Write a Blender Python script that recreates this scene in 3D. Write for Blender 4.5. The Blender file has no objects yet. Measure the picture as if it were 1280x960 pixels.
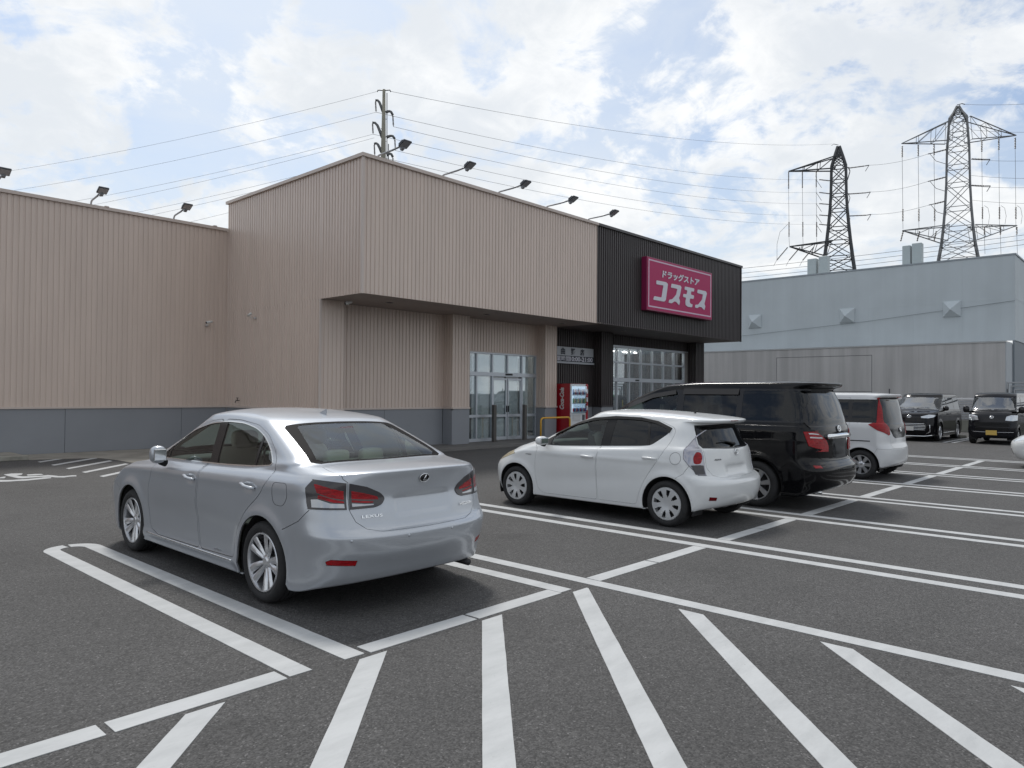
import bpy, math, random
import numpy as np
from mathutils import Vector, Matrix
from mathutils.geometry import delaunay_2d_cdt
R = math.radians
rng = random.Random(7)
SC = bpy.context.scene
COL = SC.collection
# ------------------------------------------------------------------ camera
cam_d = bpy.data.cameras.new('camera')
cam = bpy.data.objects.new('camera', cam_d)
COL.objects.link(cam)
cam_d.sensor_width = 36.0
cam_d.lens = 25.704
cam_d.clip_start = 0.05
cam_d.clip_end = 3000
_r = Vector((0.67688476, -0.73604705, 0.0078593))
_u = Vector((-0.01495731, -0.0030786, 0.99988339))
_f = Vector((0.73593703, 0.67692338, 0.01309314))
cam.matrix_world = Matrix(((_r.x, _u.x, -_f.x, 0), (_r.y, _u.y, -_f.y, 0), (_r.z, _u.z, -_f.z, 1.65), (0, 0, 0, 1)))
SC.camera = cam
# ------------------------------------------------------------------ view
SC.view_settings.view_transform = 'Standard'
SC.view_settings.look = 'None'
SC.view_settings.gamma = 1
SC.view_settings.exposure = 0.42
# ------------------------------------------------------------------ sky and sun
SUN_EL, SUN_AZ = R(58), R(62)          # azimuth measured from +X towards +Y
w = bpy.data.worlds.new('World')
SC.world = w
w.use_nodes = True
nt = w.node_tree
nt.nodes.clear()
def N(t, **k):
    n = nt.nodes.new(t)
    for a, b in k.items():
        setattr(n, a, b)
    return n
out = N('ShaderNodeOutputWorld')
bg = N('ShaderNodeBackground')
bg.inputs['Strength'].default_value = 0.1
sky = N('ShaderNodeTexSky', sky_type='NISHITA', sun_disc=False)
sky.sun_elevation = SUN_EL
sky.sun_rotation = math.pi / 2 - SUN_AZ
sky.air_density = 1.0
sky.dust_density = 2.2
tc = N('ShaderNodeTexCoord')
sep = N('ShaderNodeSeparateXYZ')
nt.links.new(tc.outputs['Generated'], sep.inputs[0])
def M(op, a, b=None, c=None):
    n = N('ShaderNodeMath', operation=op)
    for i, v in enumerate((a, b, c)):
        if v is None: continue
        if isinstance(v, (int, float)): n.inputs[i].default_value = v
        else: nt.links.new(v, n.inputs[i])
    return n.outputs[0]
zz = M('MAXIMUM', sep.outputs[2], 0.0)
den = M('ADD', zz, 0.38)
cx = M('DIVIDE', sep.outputs[0], den)
cy = M('DIVIDE', sep.outputs[1], den)
cmb = N('ShaderNodeCombineXYZ')
nt.links.new(cx, cmb.inputs[0]); nt.links.new(cy, cmb.inputs[1])
mp = N('ShaderNodeMapping'); mp.inputs['Location'].default_value = (5.5, 7.7, 0.0)
nt.links.new(cmb.outputs[0], mp.inputs[0])
def noise(scale, detail, rough, vec, dist=0.0):
    n = N('ShaderNodeTexNoise'); n.noise_dimensions = '3D'
    n.inputs['Scale'].default_value = scale; n.inputs['Detail'].default_value = detail
    n.inputs['Roughness'].default_value = rough; n.inputs['Distortion'].default_value = dist
    nt.links.new(vec, n.inputs['Vector'])
    return n.outputs['Fac']
def ramp(v, a, b):
    n = N('ShaderNodeMapRange', interpolation_type='SMOOTHSTEP')
    n.inputs['From Min'].default_value = a; n.inputs['From Max'].default_value = b
    nt.links.new(v, n.inputs['Value'])
    return n.outputs[0]
n_big = noise(0.95, 4, 0.5, mp.outputs[0], 0.2)
n_mid = noise(3.4, 10, 0.60, mp.outputs[0], 0.45)
n_fine = noise(11.0, 8, 0.62, mp.outputs[0], 0.5)
shape = M('ADD', M('MULTIPLY', n_big, 0.20), M('ADD', M('MULTIPLY', n_mid, 0.52), M('MULTIPLY', n_fine, 0.28)))
puff = ramp(shape, 0.452, 0.528)                       # bright cumulus
veil = ramp(M('ADD', M('MULTIPLY', noise(1.1, 5, 0.55, mp.outputs[0], 0.6), .6), M('MULTIPLY', noise(4.0, 6, 0.6, mp.outputs[0], 0.8), .4)), 0.30, 0.66)   # thin high haze
low = ramp(sep.outputs[2], 0.42, 0.06)
veil2 = M('MAXIMUM', M('MULTIPLY_ADD', veil, 0.60, 0.12), M('MULTIPLY', low, 0.90))
dens = ramp(M('ADD', M('MULTIPLY', noise(1.9, 8, 0.6, mp.outputs[0], 0.3), .7), M('MULTIPLY', n_fine, .3)), 0.40, 0.60)
skyg = N('ShaderNodeMix', data_type='RGBA', blend_type='MULTIPLY'); skyg.inputs['Factor'].default_value = 1.0
nt.links.new(sky.outputs[0], skyg.inputs['A']); skyg.inputs['B'].default_value = (0.78, 0.90, 1.0, 1)
mixv = N('ShaderNodeMix', data_type='RGBA')
nt.links.new(veil2, mixv.inputs['Factor']); nt.links.new(skyg.outputs['Result'], mixv.inputs['A'])
mixv.inputs['B'].default_value = (6.1, 6.5, 6.9, 1)
mixc = N('ShaderNodeMix', data_type='RGBA')
nt.links.new(dens, mixc.inputs['Factor'])
mixc.inputs['A'].default_value = (8.0, 8.0, 7.9, 1)
mixc.inputs['B'].default_value = (6.1, 6.35, 6.6, 1)
mixs = N('ShaderNodeMix', data_type='RGBA')
nt.links.new(M('MULTIPLY', puff, 0.88), mixs.inputs['Factor'])
nt.links.new(mixv.outputs['Result'], mixs.inputs['A'])
nt.links.new(mixc.outputs['Result'], mixs.inputs['B'])
nt.links.new(mixs.outputs['Result'], bg.inputs['Color'])
nt.links.new(bg.outputs[0], out.inputs[0])
sun_d = bpy.data.lights.new('sun', 'SUN')
sun_d.energy = 1.6
sun_d.angle = R(10)
sun_d.color = (1.0, 0.965, 0.91)
sun = bpy.data.objects.new('sun', sun_d)
COL.objects.link(sun)
_sd = Vector((math.cos(SUN_EL) * math.cos(SUN_AZ), math.cos(SUN_EL) * math.sin(SUN_AZ), math.sin(SUN_EL)))
sun.rotation_euler = (-_sd).to_track_quat('-Z', 'Y').to_euler()
sun.location = _sd * 100

# ------------------------------------------------------------------ materials
MATS = {}
def mat(name, col, rough=0.6, metal=0.0, noise_amt=0.0, noise_scale=8.0, bump=0.0, bump_scale=60.0, coat=0.0,
        coat_rough=0.05, spec=0.5, stretch=None, flake=0.0, ior=None):
    if name in MATS: return MATS[name]
    m = bpy.data.materials.new(name); m.use_nodes = True
    t = m.node_tree; b = t.nodes['Principled BSDF']
    b.inputs['Base Color'].default_value = (*col, 1)
    b.inputs['Roughness'].default_value = rough
    b.inputs['Metallic'].default_value = metal
    b.inputs['Specular IOR Level'].default_value = spec
    b.inputs['Coat Weight'].default_value = coat
    b.inputs['Coat Roughness'].default_value = coat_rough
    if noise_amt or bump or flake:
        tcn = t.nodes.new('ShaderNodeTexCoord'); mpn = t.nodes.new('ShaderNodeMapping')
        t.links.new(tcn.outputs['Object'], mpn.inputs[0])
        if stretch: mpn.inputs['Scale'].default_value = stretch
    if noise_amt:
        n = t.nodes.new('ShaderNodeTexNoise'); n.inputs['Scale'].default_value = noise_scale; n.inputs['Detail'].default_value = 6
        n.inputs['Roughness'].default_value = 0.6
        t.links.new(mpn.outputs[0], n.inputs['Vector'])
        r = t.nodes.new('ShaderNodeMapRange'); r.inputs['From Min'].default_value = 0.3; r.inputs['From Max'].default_value = 0.7
        r.inputs['To Min'].default_value = 1 - noise_amt; r.inputs['To Max'].default_value = 1 + noise_amt
        t.links.new(n.outputs['Fac'], r.inputs['Value'])
        x = t.nodes.new('ShaderNodeMix'); x.data_type = 'RGBA'; x.blend_type = 'MULTIPLY'; x.inputs['Factor'].default_value = 1
        x.inputs['A'].default_value = (*col, 1); t.links.new(r.outputs[0], x.inputs['B'])
        t.links.new(x.outputs['Result'], b.inputs['Base Color'])
    if bump:
        n2 = t.nodes.new('ShaderNodeTexNoise'); n2.inputs['Scale'].default_value = bump_scale; n2.inputs['Detail'].default_value = 4
        t.links.new(mpn.outputs[0], n2.inputs['Vector'])
        bp = t.nodes.new('ShaderNodeBump'); bp.inputs['Strength'].default_value = bump; bp.inputs['Distance'].default_value = 0.01
        t.links.new(n2.outputs['Fac'], bp.inputs['Height']); t.links.new(bp.outputs[0], b.inputs['Normal'])
    MATS[name] = m
    return m

def glass_mat(name, tint, refl_rough=0.0, mult=1.0, base=0.0):
    """thin pane: tinted see-through plus mirror reflection growing towards grazing"""
    if name in MATS: return MATS[name]
    m = bpy.data.materials.new(name); m.use_nodes = True
    t = m.node_tree; t.nodes.clear()
    o = t.nodes.new('ShaderNodeOutputMaterial'); tr = t.nodes.new('ShaderNodeBsdfTransparent'); gl = t.nodes.new('ShaderNodeBsdfGlossy')
    tr.inputs['Color'].default_value = (*tint, 1); gl.inputs['Roughness'].default_value = refl_rough
    gl.inputs['Color'].default_value = (0.95, 0.97, 1.0, 1)
    fr = t.nodes.new('ShaderNodeFresnel'); fr.inputs['IOR'].default_value = 1.5
    ma = t.nodes.new('ShaderNodeMath'); ma.operation = 'MULTIPLY_ADD'; ma.inputs[1].default_value = mult; ma.inputs[2].default_value = base
    ma.use_clamp = True
    geo = t.nodes.new('ShaderNodeNewGeometry')
    t.links.new(fr.outputs[0], ma.inputs[0])
    mx = t.nodes.new('ShaderNodeMixShader')
    t.links.new(ma.outputs[0], mx.inputs[0]); t.links.new(tr.outputs[0], mx.inputs[1]); t.links.new(gl.outputs[0], mx.inputs[2])
    t.links.new(mx.outputs[0], o.inputs[0])
    MATS[name] = m
    return m

# ------------------------------------------------------------------ object helpers
def tag(o, label=None, cat=None, group=None, kind=None):
    if label: o['label'] = label
    if cat: o['category'] = cat
    if group: o['group'] = group
    if kind: o['kind'] = kind
    return o
def empty(name, loc=(0, 0, 0), rz=0.0, label=None, cat=None, group=None, parent=None):
    o = bpy.data.objects.new(name, None); COL.objects.link(o)
    o.empty_display_size = 0.2
    o.location = loc; o.rotation_euler = (0, 0, rz)
    if parent: o.parent = parent
    tag(o, label, cat, group)
    return o
def link_mesh(name, me, mats, parent=None, loc=None, smooth=False):
    o = bpy.data.objects.new(name, me); COL.objects.link(o)
    for m in (mats if isinstance(mats, (list, tuple)) else [mats]): me.materials.append(m)
    if parent: o.parent = parent
    if loc: o.location = loc
    if smooth:
        me.polygons.foreach_set('use_smooth', [True] * len(me.polygons))
    return o
def kids(o): return [c for c in bpy.data.objects if c.parent == o]
class MB:
    def __init__(s): s.v = []; s.f = []; s.m = []
    def add(s, vs, fs, mi=0):
        b = len(s.v); s.v += [tuple(v) for v in vs]; s.f += [tuple(b + i for i in f) for f in fs]; s.m += [mi] * len(fs)
        return s
    def box(s, x0, x1, y0, y1, z0, z1, mi=0, M=None):
        vs = [Vector((x, y, z)) for z in (z0, z1) for y in (y0, y1) for x in (x0, x1)]
        if M: vs = [M @ v for v in vs]
        return s.add(vs, [(0, 2, 3, 1), (4, 5, 7, 6), (0, 1, 5, 4), (2, 6, 7, 3), (0, 4, 6, 2), (1, 3, 7, 5)], mi)
    def cbox(s, x0, x1, y0, y1, z0, z1, c=0.005, mi=0, M=None):
        """box with chamfered edges"""
        vs = []; 
        for (sx, sy, sz) in [(a, b, d) for a in (0, 1) for b in (0, 1) for d in (0, 1)]:
            px, py, pz = (x0, x1)[sx], (y0, y1)[sy], (z0, z1)[sz]
            ix, iy, iz = px + (c if sx == 0 else -c), py + (c if sy == 0 else -c), pz + (c if sz == 0 else -c)
            vs += [Vector((px, iy, iz)), Vector((ix, py, iz)), Vector((ix, iy, pz))]
        def I(sx, sy, sz, a): return ((sx * 2 + sy) * 2 + sz) * 3 + a
        fs = []
        fs.append([I(0, 0, 0, 0), I(0, 0, 1, 0), I(0, 1, 1, 0), I(0, 1, 0, 0)]); fs.append([I(1, 0, 0, 0), I(1, 1, 0, 0), I(1, 1, 1, 0), I(1, 0, 1, 0)])
        fs.append([I(0, 0, 0, 1), I(1, 0, 0, 1), I(1, 0, 1, 1), I(0, 0, 1, 1)]); fs.append([I(0, 1, 0, 1), I(0, 1, 1, 1), I(1, 1, 1, 1), I(1, 1, 0, 1)])
        fs.append([I(0, 0, 0, 2), I(0, 1, 0, 2), I(1, 1, 0, 2), I(1, 0, 0, 2)]); fs.append([I(0, 0, 1, 2), I(1, 0, 1, 2), I(1, 1, 1, 2), I(0, 1, 1, 2)])
        for a in (0, 1):
            for b in (0, 1):
                fs.append([I(a, b, 0, 0), I(a, b, 1, 0), I(a, b, 1, 1), I(a, b, 0, 1)][:: (1 if (a + b) % 2 else -1)])
                fs.append([I(a, 0, b, 0), I(a, 1, b, 0), I(a, 1, b, 2), I(a, 0, b, 2)][:: (1 if (a + b) % 2 == 0 else -1)])
                fs.append([I(0, a, b, 1), I(1, a, b, 1), I(1, a, b, 2), I(0, a, b, 2)][:: (1 if (a + b) % 2 else -1)])
        for sx in (0, 1):
            for sy in (0, 1):
                for sz in (0, 1):
                    t = [I(sx, sy, sz, 0), I(sx, sy, sz, 1), I(sx, sy, sz, 2)]
                    fs.append(t if (sx + sy + sz) % 2 else t[::-1])
        if M: vs = [M @ v for v in vs]
        return s.add(vs, fs, mi)
    def tube(s, pts, r, n=8, mi=0, cap=True):
        pts = [Vector(p) for p in pts]; rr = r if isinstance(r, (list, tuple)) else [r] * len(pts)
        vs = []; up0 = None
        for i, p in enumerate(pts):
            d = (pts[min(i + 1, len(pts) - 1)] - pts[max(i - 1, 0)]).normalized()
            if up0 is None: up0 = d.orthogonal().normalized()
            a = (up0 - d * up0.dot(d)).normalized(); up0 = a; b = d.cross(a)
            for k in range(n):
                t = 2 * math.pi * k / n; vs.append(p + (a * math.cos(t) + b * math.sin(t)) * rr[i])
        fs = []
        for i in range(len(pts) - 1):
            for k in range(n):
                fs.append((i * n + k, i * n + (k + 1) % n, (i + 1) * n + (k + 1) % n, (i + 1) * n + k))
        if cap:
            fs.append(tuple(range(n))[::-1]); fs.append(tuple((len(pts) - 1) * n + k for k in range(n)))
        return s.add(vs, fs, mi)
    def bar(s, a, b, wd, mi=0): return s.tube([a, b], wd, 4, mi)
    def lathe(s, prof, n=32, mi=0, M=None, closed=False):
        """prof: (r, h) about local z"""
        vs = []; m = len(prof)
        for k in range(n):
            t = 2 * math.pi * k / n
            for r, h in prof: vs.append(Vector((r * math.cos(t), r * math.sin(t), h)))
        if M: vs = [M @ v for v in vs]
        fs = []
        for k in range(n):
            k2 = (k + 1) % n
            for j in range(m if closed else m - 1):
                j2 = (j + 1) % m
                fs.append((k * m + j, k2 * m + j, k2 * m + j2, k * m + j2))
        return s.add(vs, fs, mi)
    def prism(s, poly, h0, h1, mi=0, M=None):
        """poly ccw 2D in local xy extruded h0..h1"""
        n = len(poly)
        vs = [Vector((x, y, h0)) for x, y in poly] + [Vector((x, y, h1)) for x, y in poly]
        if M: vs = [M @ v for v in vs]
        fs = [tuple(range(n))[::-1], tuple(range(n, 2 * n))] + [(i, (i + 1) % n, n + (i + 1) % n, n + i) for i in range(n)]
        return s.add(vs, fs, mi)
    def build(s, name, mats, parent=None, loc=None, smooth=False, angle=None):
        me = bpy.data.meshes.new(name); me.from_pydata(s.v, [], s.f)
        if any(s.m): me.polygons.foreach_set('material_index', s.m)
        me.update()
        o = link_mesh(name, me, mats, parent, loc, smooth or angle is not None)
        if angle is not None:
            me.set_sharp_from_angle(angle=R(angle))
        return o
def frameM(o, x, y, z):
    """matrix with columns x,y,z and origin o"""
    x, y, z, o = Vector(x), Vector(y), Vector(z), Vector(o)
    return Matrix(((x.x, y.x, z.x, o.x), (x.y, y.y, z.y, o.y), (x.z, y.z, z.z, o.z), (0, 0, 0, 1)))
def smoothbox(name, c, s, m, parent, e=0.35, n=12, rot=None):
    """superellipsoid cushion"""
    vs = []; fs = []
    def sp(v, p): return math.copysign(abs(v) ** p, v)
    for i in range(n + 1):
        a = -math.pi / 2 + math.pi * i / n
        for j in range(2 * n):
            b = 2 * math.pi * j / (2 * n)
            v = Vector((sp(math.cos(a), e) * sp(math.cos(b), e) * s[0] / 2, sp(math.cos(a), e) * sp(math.sin(b), e) * s[1] / 2, sp(math.sin(a), e) * s[2] / 2))
            if rot: v = rot @ v
            vs.append(v + Vector(c))
    for i in range(n):
        for j in range(2 * n):
            fs.append((i * 2 * n + j, i * 2 * n + (j + 1) % (2 * n), (i + 1) * 2 * n + (j + 1) % (2 * n), (i + 1) * 2 * n + j))
    return MB().add(vs, fs).build(name, m, parent, smooth=True)
_fonts = {}
def text_mesh(name, body, size, m, parent, M, extrude=0.001, offset=0.0, align='CENTER', shear=0.0, spacing=1.0, fitw=None, fith=None):
    cu = bpy.data.curves.new('lettering', 'FONT'); cu.body = body; cu.size = size; cu.extrude = extrude; cu.offset = offset
    cu.align_x = align; cu.align_y = 'CENTER'; cu.shear = shear; cu.space_character = spacing; cu.resolution_u = 3
    o = bpy.data.objects.new('lettering', cu); COL.objects.link(o)
    dg = bpy.context.evaluated_depsgraph_get(); me = bpy.data.meshes.new_from_object(o.evaluated_get(dg))
    bpy.data.objects.remove(o); bpy.data.curves.remove(cu)
    if len(me.vertices):
        co = np.empty(len(me.vertices) * 3, 'f'); me.vertices.foreach_get('co', co); co = co.reshape(-1, 3)
        if fitw: 
            mn, mx = co[:, 0].min(), co[:, 0].max(); co[:, 0] = (co[:, 0] - (mn + mx) / 2) * fitw / (mx - mn)
        if fith:
            mn, mx = co[:, 1].min(), co[:, 1].max(); co[:, 1] = (co[:, 1] - (mn + mx) / 2) * fith / (mx - mn)
        me.vertices.foreach_set('co', co.ravel())
    me.transform(M); me.materials.clear(); me.name = name
    return link_mesh(name, me, m, parent)
# ------------------------------------------------------------------ car kit
def pchip1(xs, ys, x):
    xs = np.asarray(xs, float); ys = np.asarray(ys, float)
    if xs[0] > xs[-1]: xs, ys = xs[::-1], ys[::-1]
    if len(xs) == 1: return np.full_like(x, ys[0])
    h = np.diff(xs); d = np.diff(ys) / h
    m = np.zeros_like(ys)
    for i in range(1, len(xs) - 1):
        if d[i - 1] * d[i] > 0:
            w1, w2 = 2 * h[i] + h[i - 1], h[i] + 2 * h[i - 1]
            m[i] = (w1 + w2) / (w1 / d[i - 1] + w2 / d[i])
    m[0], m[-1] = d[0], d[-1]
    x = np.clip(x, xs[0], xs[-1]); k = np.clip(np.searchsorted(xs, x) - 1, 0, len(xs) - 2)
    t = (x - xs[k]) / h[k]
    return (2 * t**3 - 3 * t**2 + 1) * ys[k] + (t**3 - 2 * t**2 + t) * h[k] * m[k] + (-2 * t**3 + 3 * t**2) * ys[k + 1] + (t**3 - t**2) * h[k] * m[k + 1]
def arc_table(wd, c, n, N=120):
    a = np.linspace(0, math.pi / 2, 600)
    x = wd * np.sin(a) ** (2 / n); y = c * (1 - np.cos(a) ** (2 / n))
    s = np.concatenate([[0], np.cumsum(np.hypot(np.diff(x), np.diff(y)))]); s /= s[-1]
    q = np.linspace(0, 1, N)
    return np.interp(q, s, x), np.interp(q, s, y)
class Surf:
    NA, NS, SUB = 120, 160, 14
    def __init__(s, levels, deform=None, blur=3, taper=None):
        P = []
        for L in levels:
            wd = L['w']; cr = L.get('cr', .45); cf = L.get('cf', .5); nr = L.get('nr', 2.6); nf = L.get('nf', 2.4)
            xr, yr = arc_table(wd, cr, nr, s.NA); xf, yf = arc_table(wd, cf, nf, s.NA)
            ys = np.linspace(L['yr'] + cr, L['yf'] - cf, s.NS + 2)[1:-1]
            x = np.concatenate([xr, np.full(s.NS, wd), xf[::-1]])
            y = np.concatenate([L['yr'] + yr, ys, L['yf'] - yf[::-1]])
            z = L['z']
            z = pchip1([p[0] for p in z], [p[1] for p in z], y) if isinstance(z, list) else np.full_like(y, z)
            if 'zc' in L: z = z + L['zc'] * (1 - (x / max(wd, 1e-3)) ** 2)
            tp = L.get('taper', taper)
            if tp is not None: x = x * pchip1([p[0] for p in tp], [p[1] for p in tp], y)
            P.append(np.stack([x, y, z], 1))
        P = np.array(P)                                   # L, U, 3
        nL = len(P); d = np.diff(P, axis=0)
        m = np.zeros_like(P)
        a, b = d[:-1], d[1:]
        with np.errstate(divide='ignore', invalid='ignore'):
            hm = np.where(a * b > 0, 2 * a * b / (a + b), 0)
        cat_ = (a + b) / 2
        m[1:-1] = hm * 0.6 + cat_ * 0.4
        m[0], m[-1] = d[0], d[-1]
        G = []
        for i in range(nL - 1):
            for k in range(s.SUB):
                t = k / s.SUB
                G.append((2 * t**3 - 3 * t**2 + 1) * P[i] + (t**3 - 2 * t**2 + t) * m[i] + (-2 * t**3 + 3 * t**2) * P[i + 1] + (t**3 - t**2) * m[i + 1])
        G.append(P[-1]); G = np.array(G)
        for _ in range(blur):
            H = G.copy(); H[1:-1] = (G[:-2] + 2 * G[1:-1] + G[2:]) / 4; G = H
        for _ in range(6):
            H = G.copy(); H[:, 1:-1] = (G[:, :-2] + 2 * G[:, 1:-1] + G[:, 2:]) / 4; G = H
        if deform: 
            X, Y, Z = deform(G[..., 0].copy(), G[..., 1].copy(), G[..., 2].copy()); G = np.stack([X, Y, Z], -1)
        G[:, 0, 0] = 0; G[:, -1, 0] = 0
        s.G = G; s.nv, s.nu = G.shape[:2]
        E = np.concatenate([G[:, 1:2] * [-1, 1, 1], G, G[:, -2:-1] * [-1, 1, 1]], 1)
        du = (E[:, 2:] - E[:, :-2]) / 2
        dv = np.gradient(G, axis=0)
        s.du, s.dv = du, dv
        n = np.cross(du, dv); n /= np.maximum(np.linalg.norm(n, axis=-1, keepdims=True), 1e-9)
        s.Nn = n
    def _bl(s, A, uv):
        x = np.clip(uv[:, 0], 0, 1) * (s.nu - 1); y = np.clip(uv[:, 1], 0, 1) * (s.nv - 1)
        i = np.minimum(x.astype(int), s.nu - 2); j = np.minimum(y.astype(int), s.nv - 2)
        fx = (x - i)[:, None]; fy = (y - j)[:, None]
        return (A[j, i] * (1 - fx) + A[j, i + 1] * fx) * (1 - fy) + (A[j + 1, i] * (1 - fx) + A[j + 1, i + 1] * fx) * fy
    def pos(s, uv): return s._bl(s.G, uv)
    def nrm(s, uv):
        n = s._bl(s.Nn, uv); return n / np.linalg.norm(n, axis=1, keepdims=True)
    AX = {'s': (1, 2), 'r': (0, 2), 'f': (0, 2), 't': (0, 1)}
    def inv(s, view, a, b):
        """u,v of the surface point that shows at (a,b) in the view"""
        ia, ib = s.AX[view]
        N_ = s.Nn; ok = {'s': N_[..., 0] > .2, 'r': N_[..., 1] < -.12, 'f': N_[..., 1] > .12, 't': N_[..., 2] > .25}[view]
        D = (s.G[..., ia] - a) ** 2 + (s.G[..., ib] - b) ** 2 + np.where(ok, 0, 100)
        j, i = np.unravel_index(np.argmin(D), D.shape)
        u, v = float(i), float(j)
        for _ in range(4):
            q = np.array([[u / (s.nu - 1), v / (s.nv - 1)]])
            p = s._bl(s.G, q)[0]; pu = s._bl(s.du, q)[0]; pv = s._bl(s.dv, q)[0]
            A = np.array([[pu[ia], pv[ia]], [pu[ib], pv[ib]]]); r = np.array([a - p[ia], b - p[ib]])
            if abs(np.linalg.det(A)) < 1e-9: break
            e = np.linalg.solve(A, r); e = np.clip(e, -1.5, 1.5)
            if abs(u + e[0] - i) > 3 or abs(v + e[1] - j) > 3: break
            u += e[0]; v += e[1]
        u = min(max(u, 0), s.nu - 1); v = min(max(v, 0), s.nv - 1)
        if view in 'rft' and abs(a) < 1e-6: u = 0 if u < s.nu / 2 else s.nu - 1
        return (u / (s.nu - 1), v / (s.nv - 1))
    def at(s, view, a, b, side=1, off=0.0):
        uv = np.array([s.inv(view, abs(a) if view != 's' else a, b)])
        p = s.pos(uv)[0]; n = s.nrm(uv)[0]
        if view == 's': sg = side
        else: sg = 1 if a >= 0 else -1
        p = p + n * off
        return Vector((p[0] * sg, p[1], p[2])), Vector((n[0] * sg, n[1], n[2]))
def chaikin(pts, it=2, closed=True):
    P = [np.array(p, float) for p in pts]
    for _ in range(it):
        Q = []; n = len(P)
        for i in range(n if closed else n - 1):
            a, b = P[i], P[(i + 1) % n]; Q += [a * .75 + b * .25, a * .25 + b * .75]
        if not closed: Q = [P[0]] + Q + [P[-1]]
        P = Q
    return [tuple(p) for p in P]
def roundp(pts, r, n=5, closed=True):
    """round corners of polygon with radius-ish r (scalar or list)"""
    if isinstance(pts[0][0], str): return [(pts[0][0], *q) for q in roundp([p[1:] for p in pts], r, n, closed)]
    out = []; m = len(pts)
    for i in range(m):
        p = np.array(pts[i], float)
        rr = r[i] if isinstance(r, (list, tuple)) else r
        if (not closed and i in (0, m - 1)) or rr <= 0: out.append(tuple(p)); continue
        a = np.array(pts[i - 1], float); b = np.array(pts[(i + 1) % m], float)
        la, lb = np.linalg.norm(a - p), np.linalg.norm(b - p); d = min(rr, la * .48, lb * .48)
        A = p + (a - p) / la * d; B = p + (b - p) / lb * d
        for k in range(n + 1):
            t = k / n; out.append(tuple((1 - t)**2 * A + 2 * t * (1 - t) * p + t**2 * B))
    return out
def circ(cy, cz, r, n=40, a0=0, a1=2 * math.pi): return [(cy + r * math.cos(a0 + (a1 - a0) * k / n), cz + r * math.sin(a0 + (a1 - a0) * k / n)) for k in range(n)]
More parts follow.
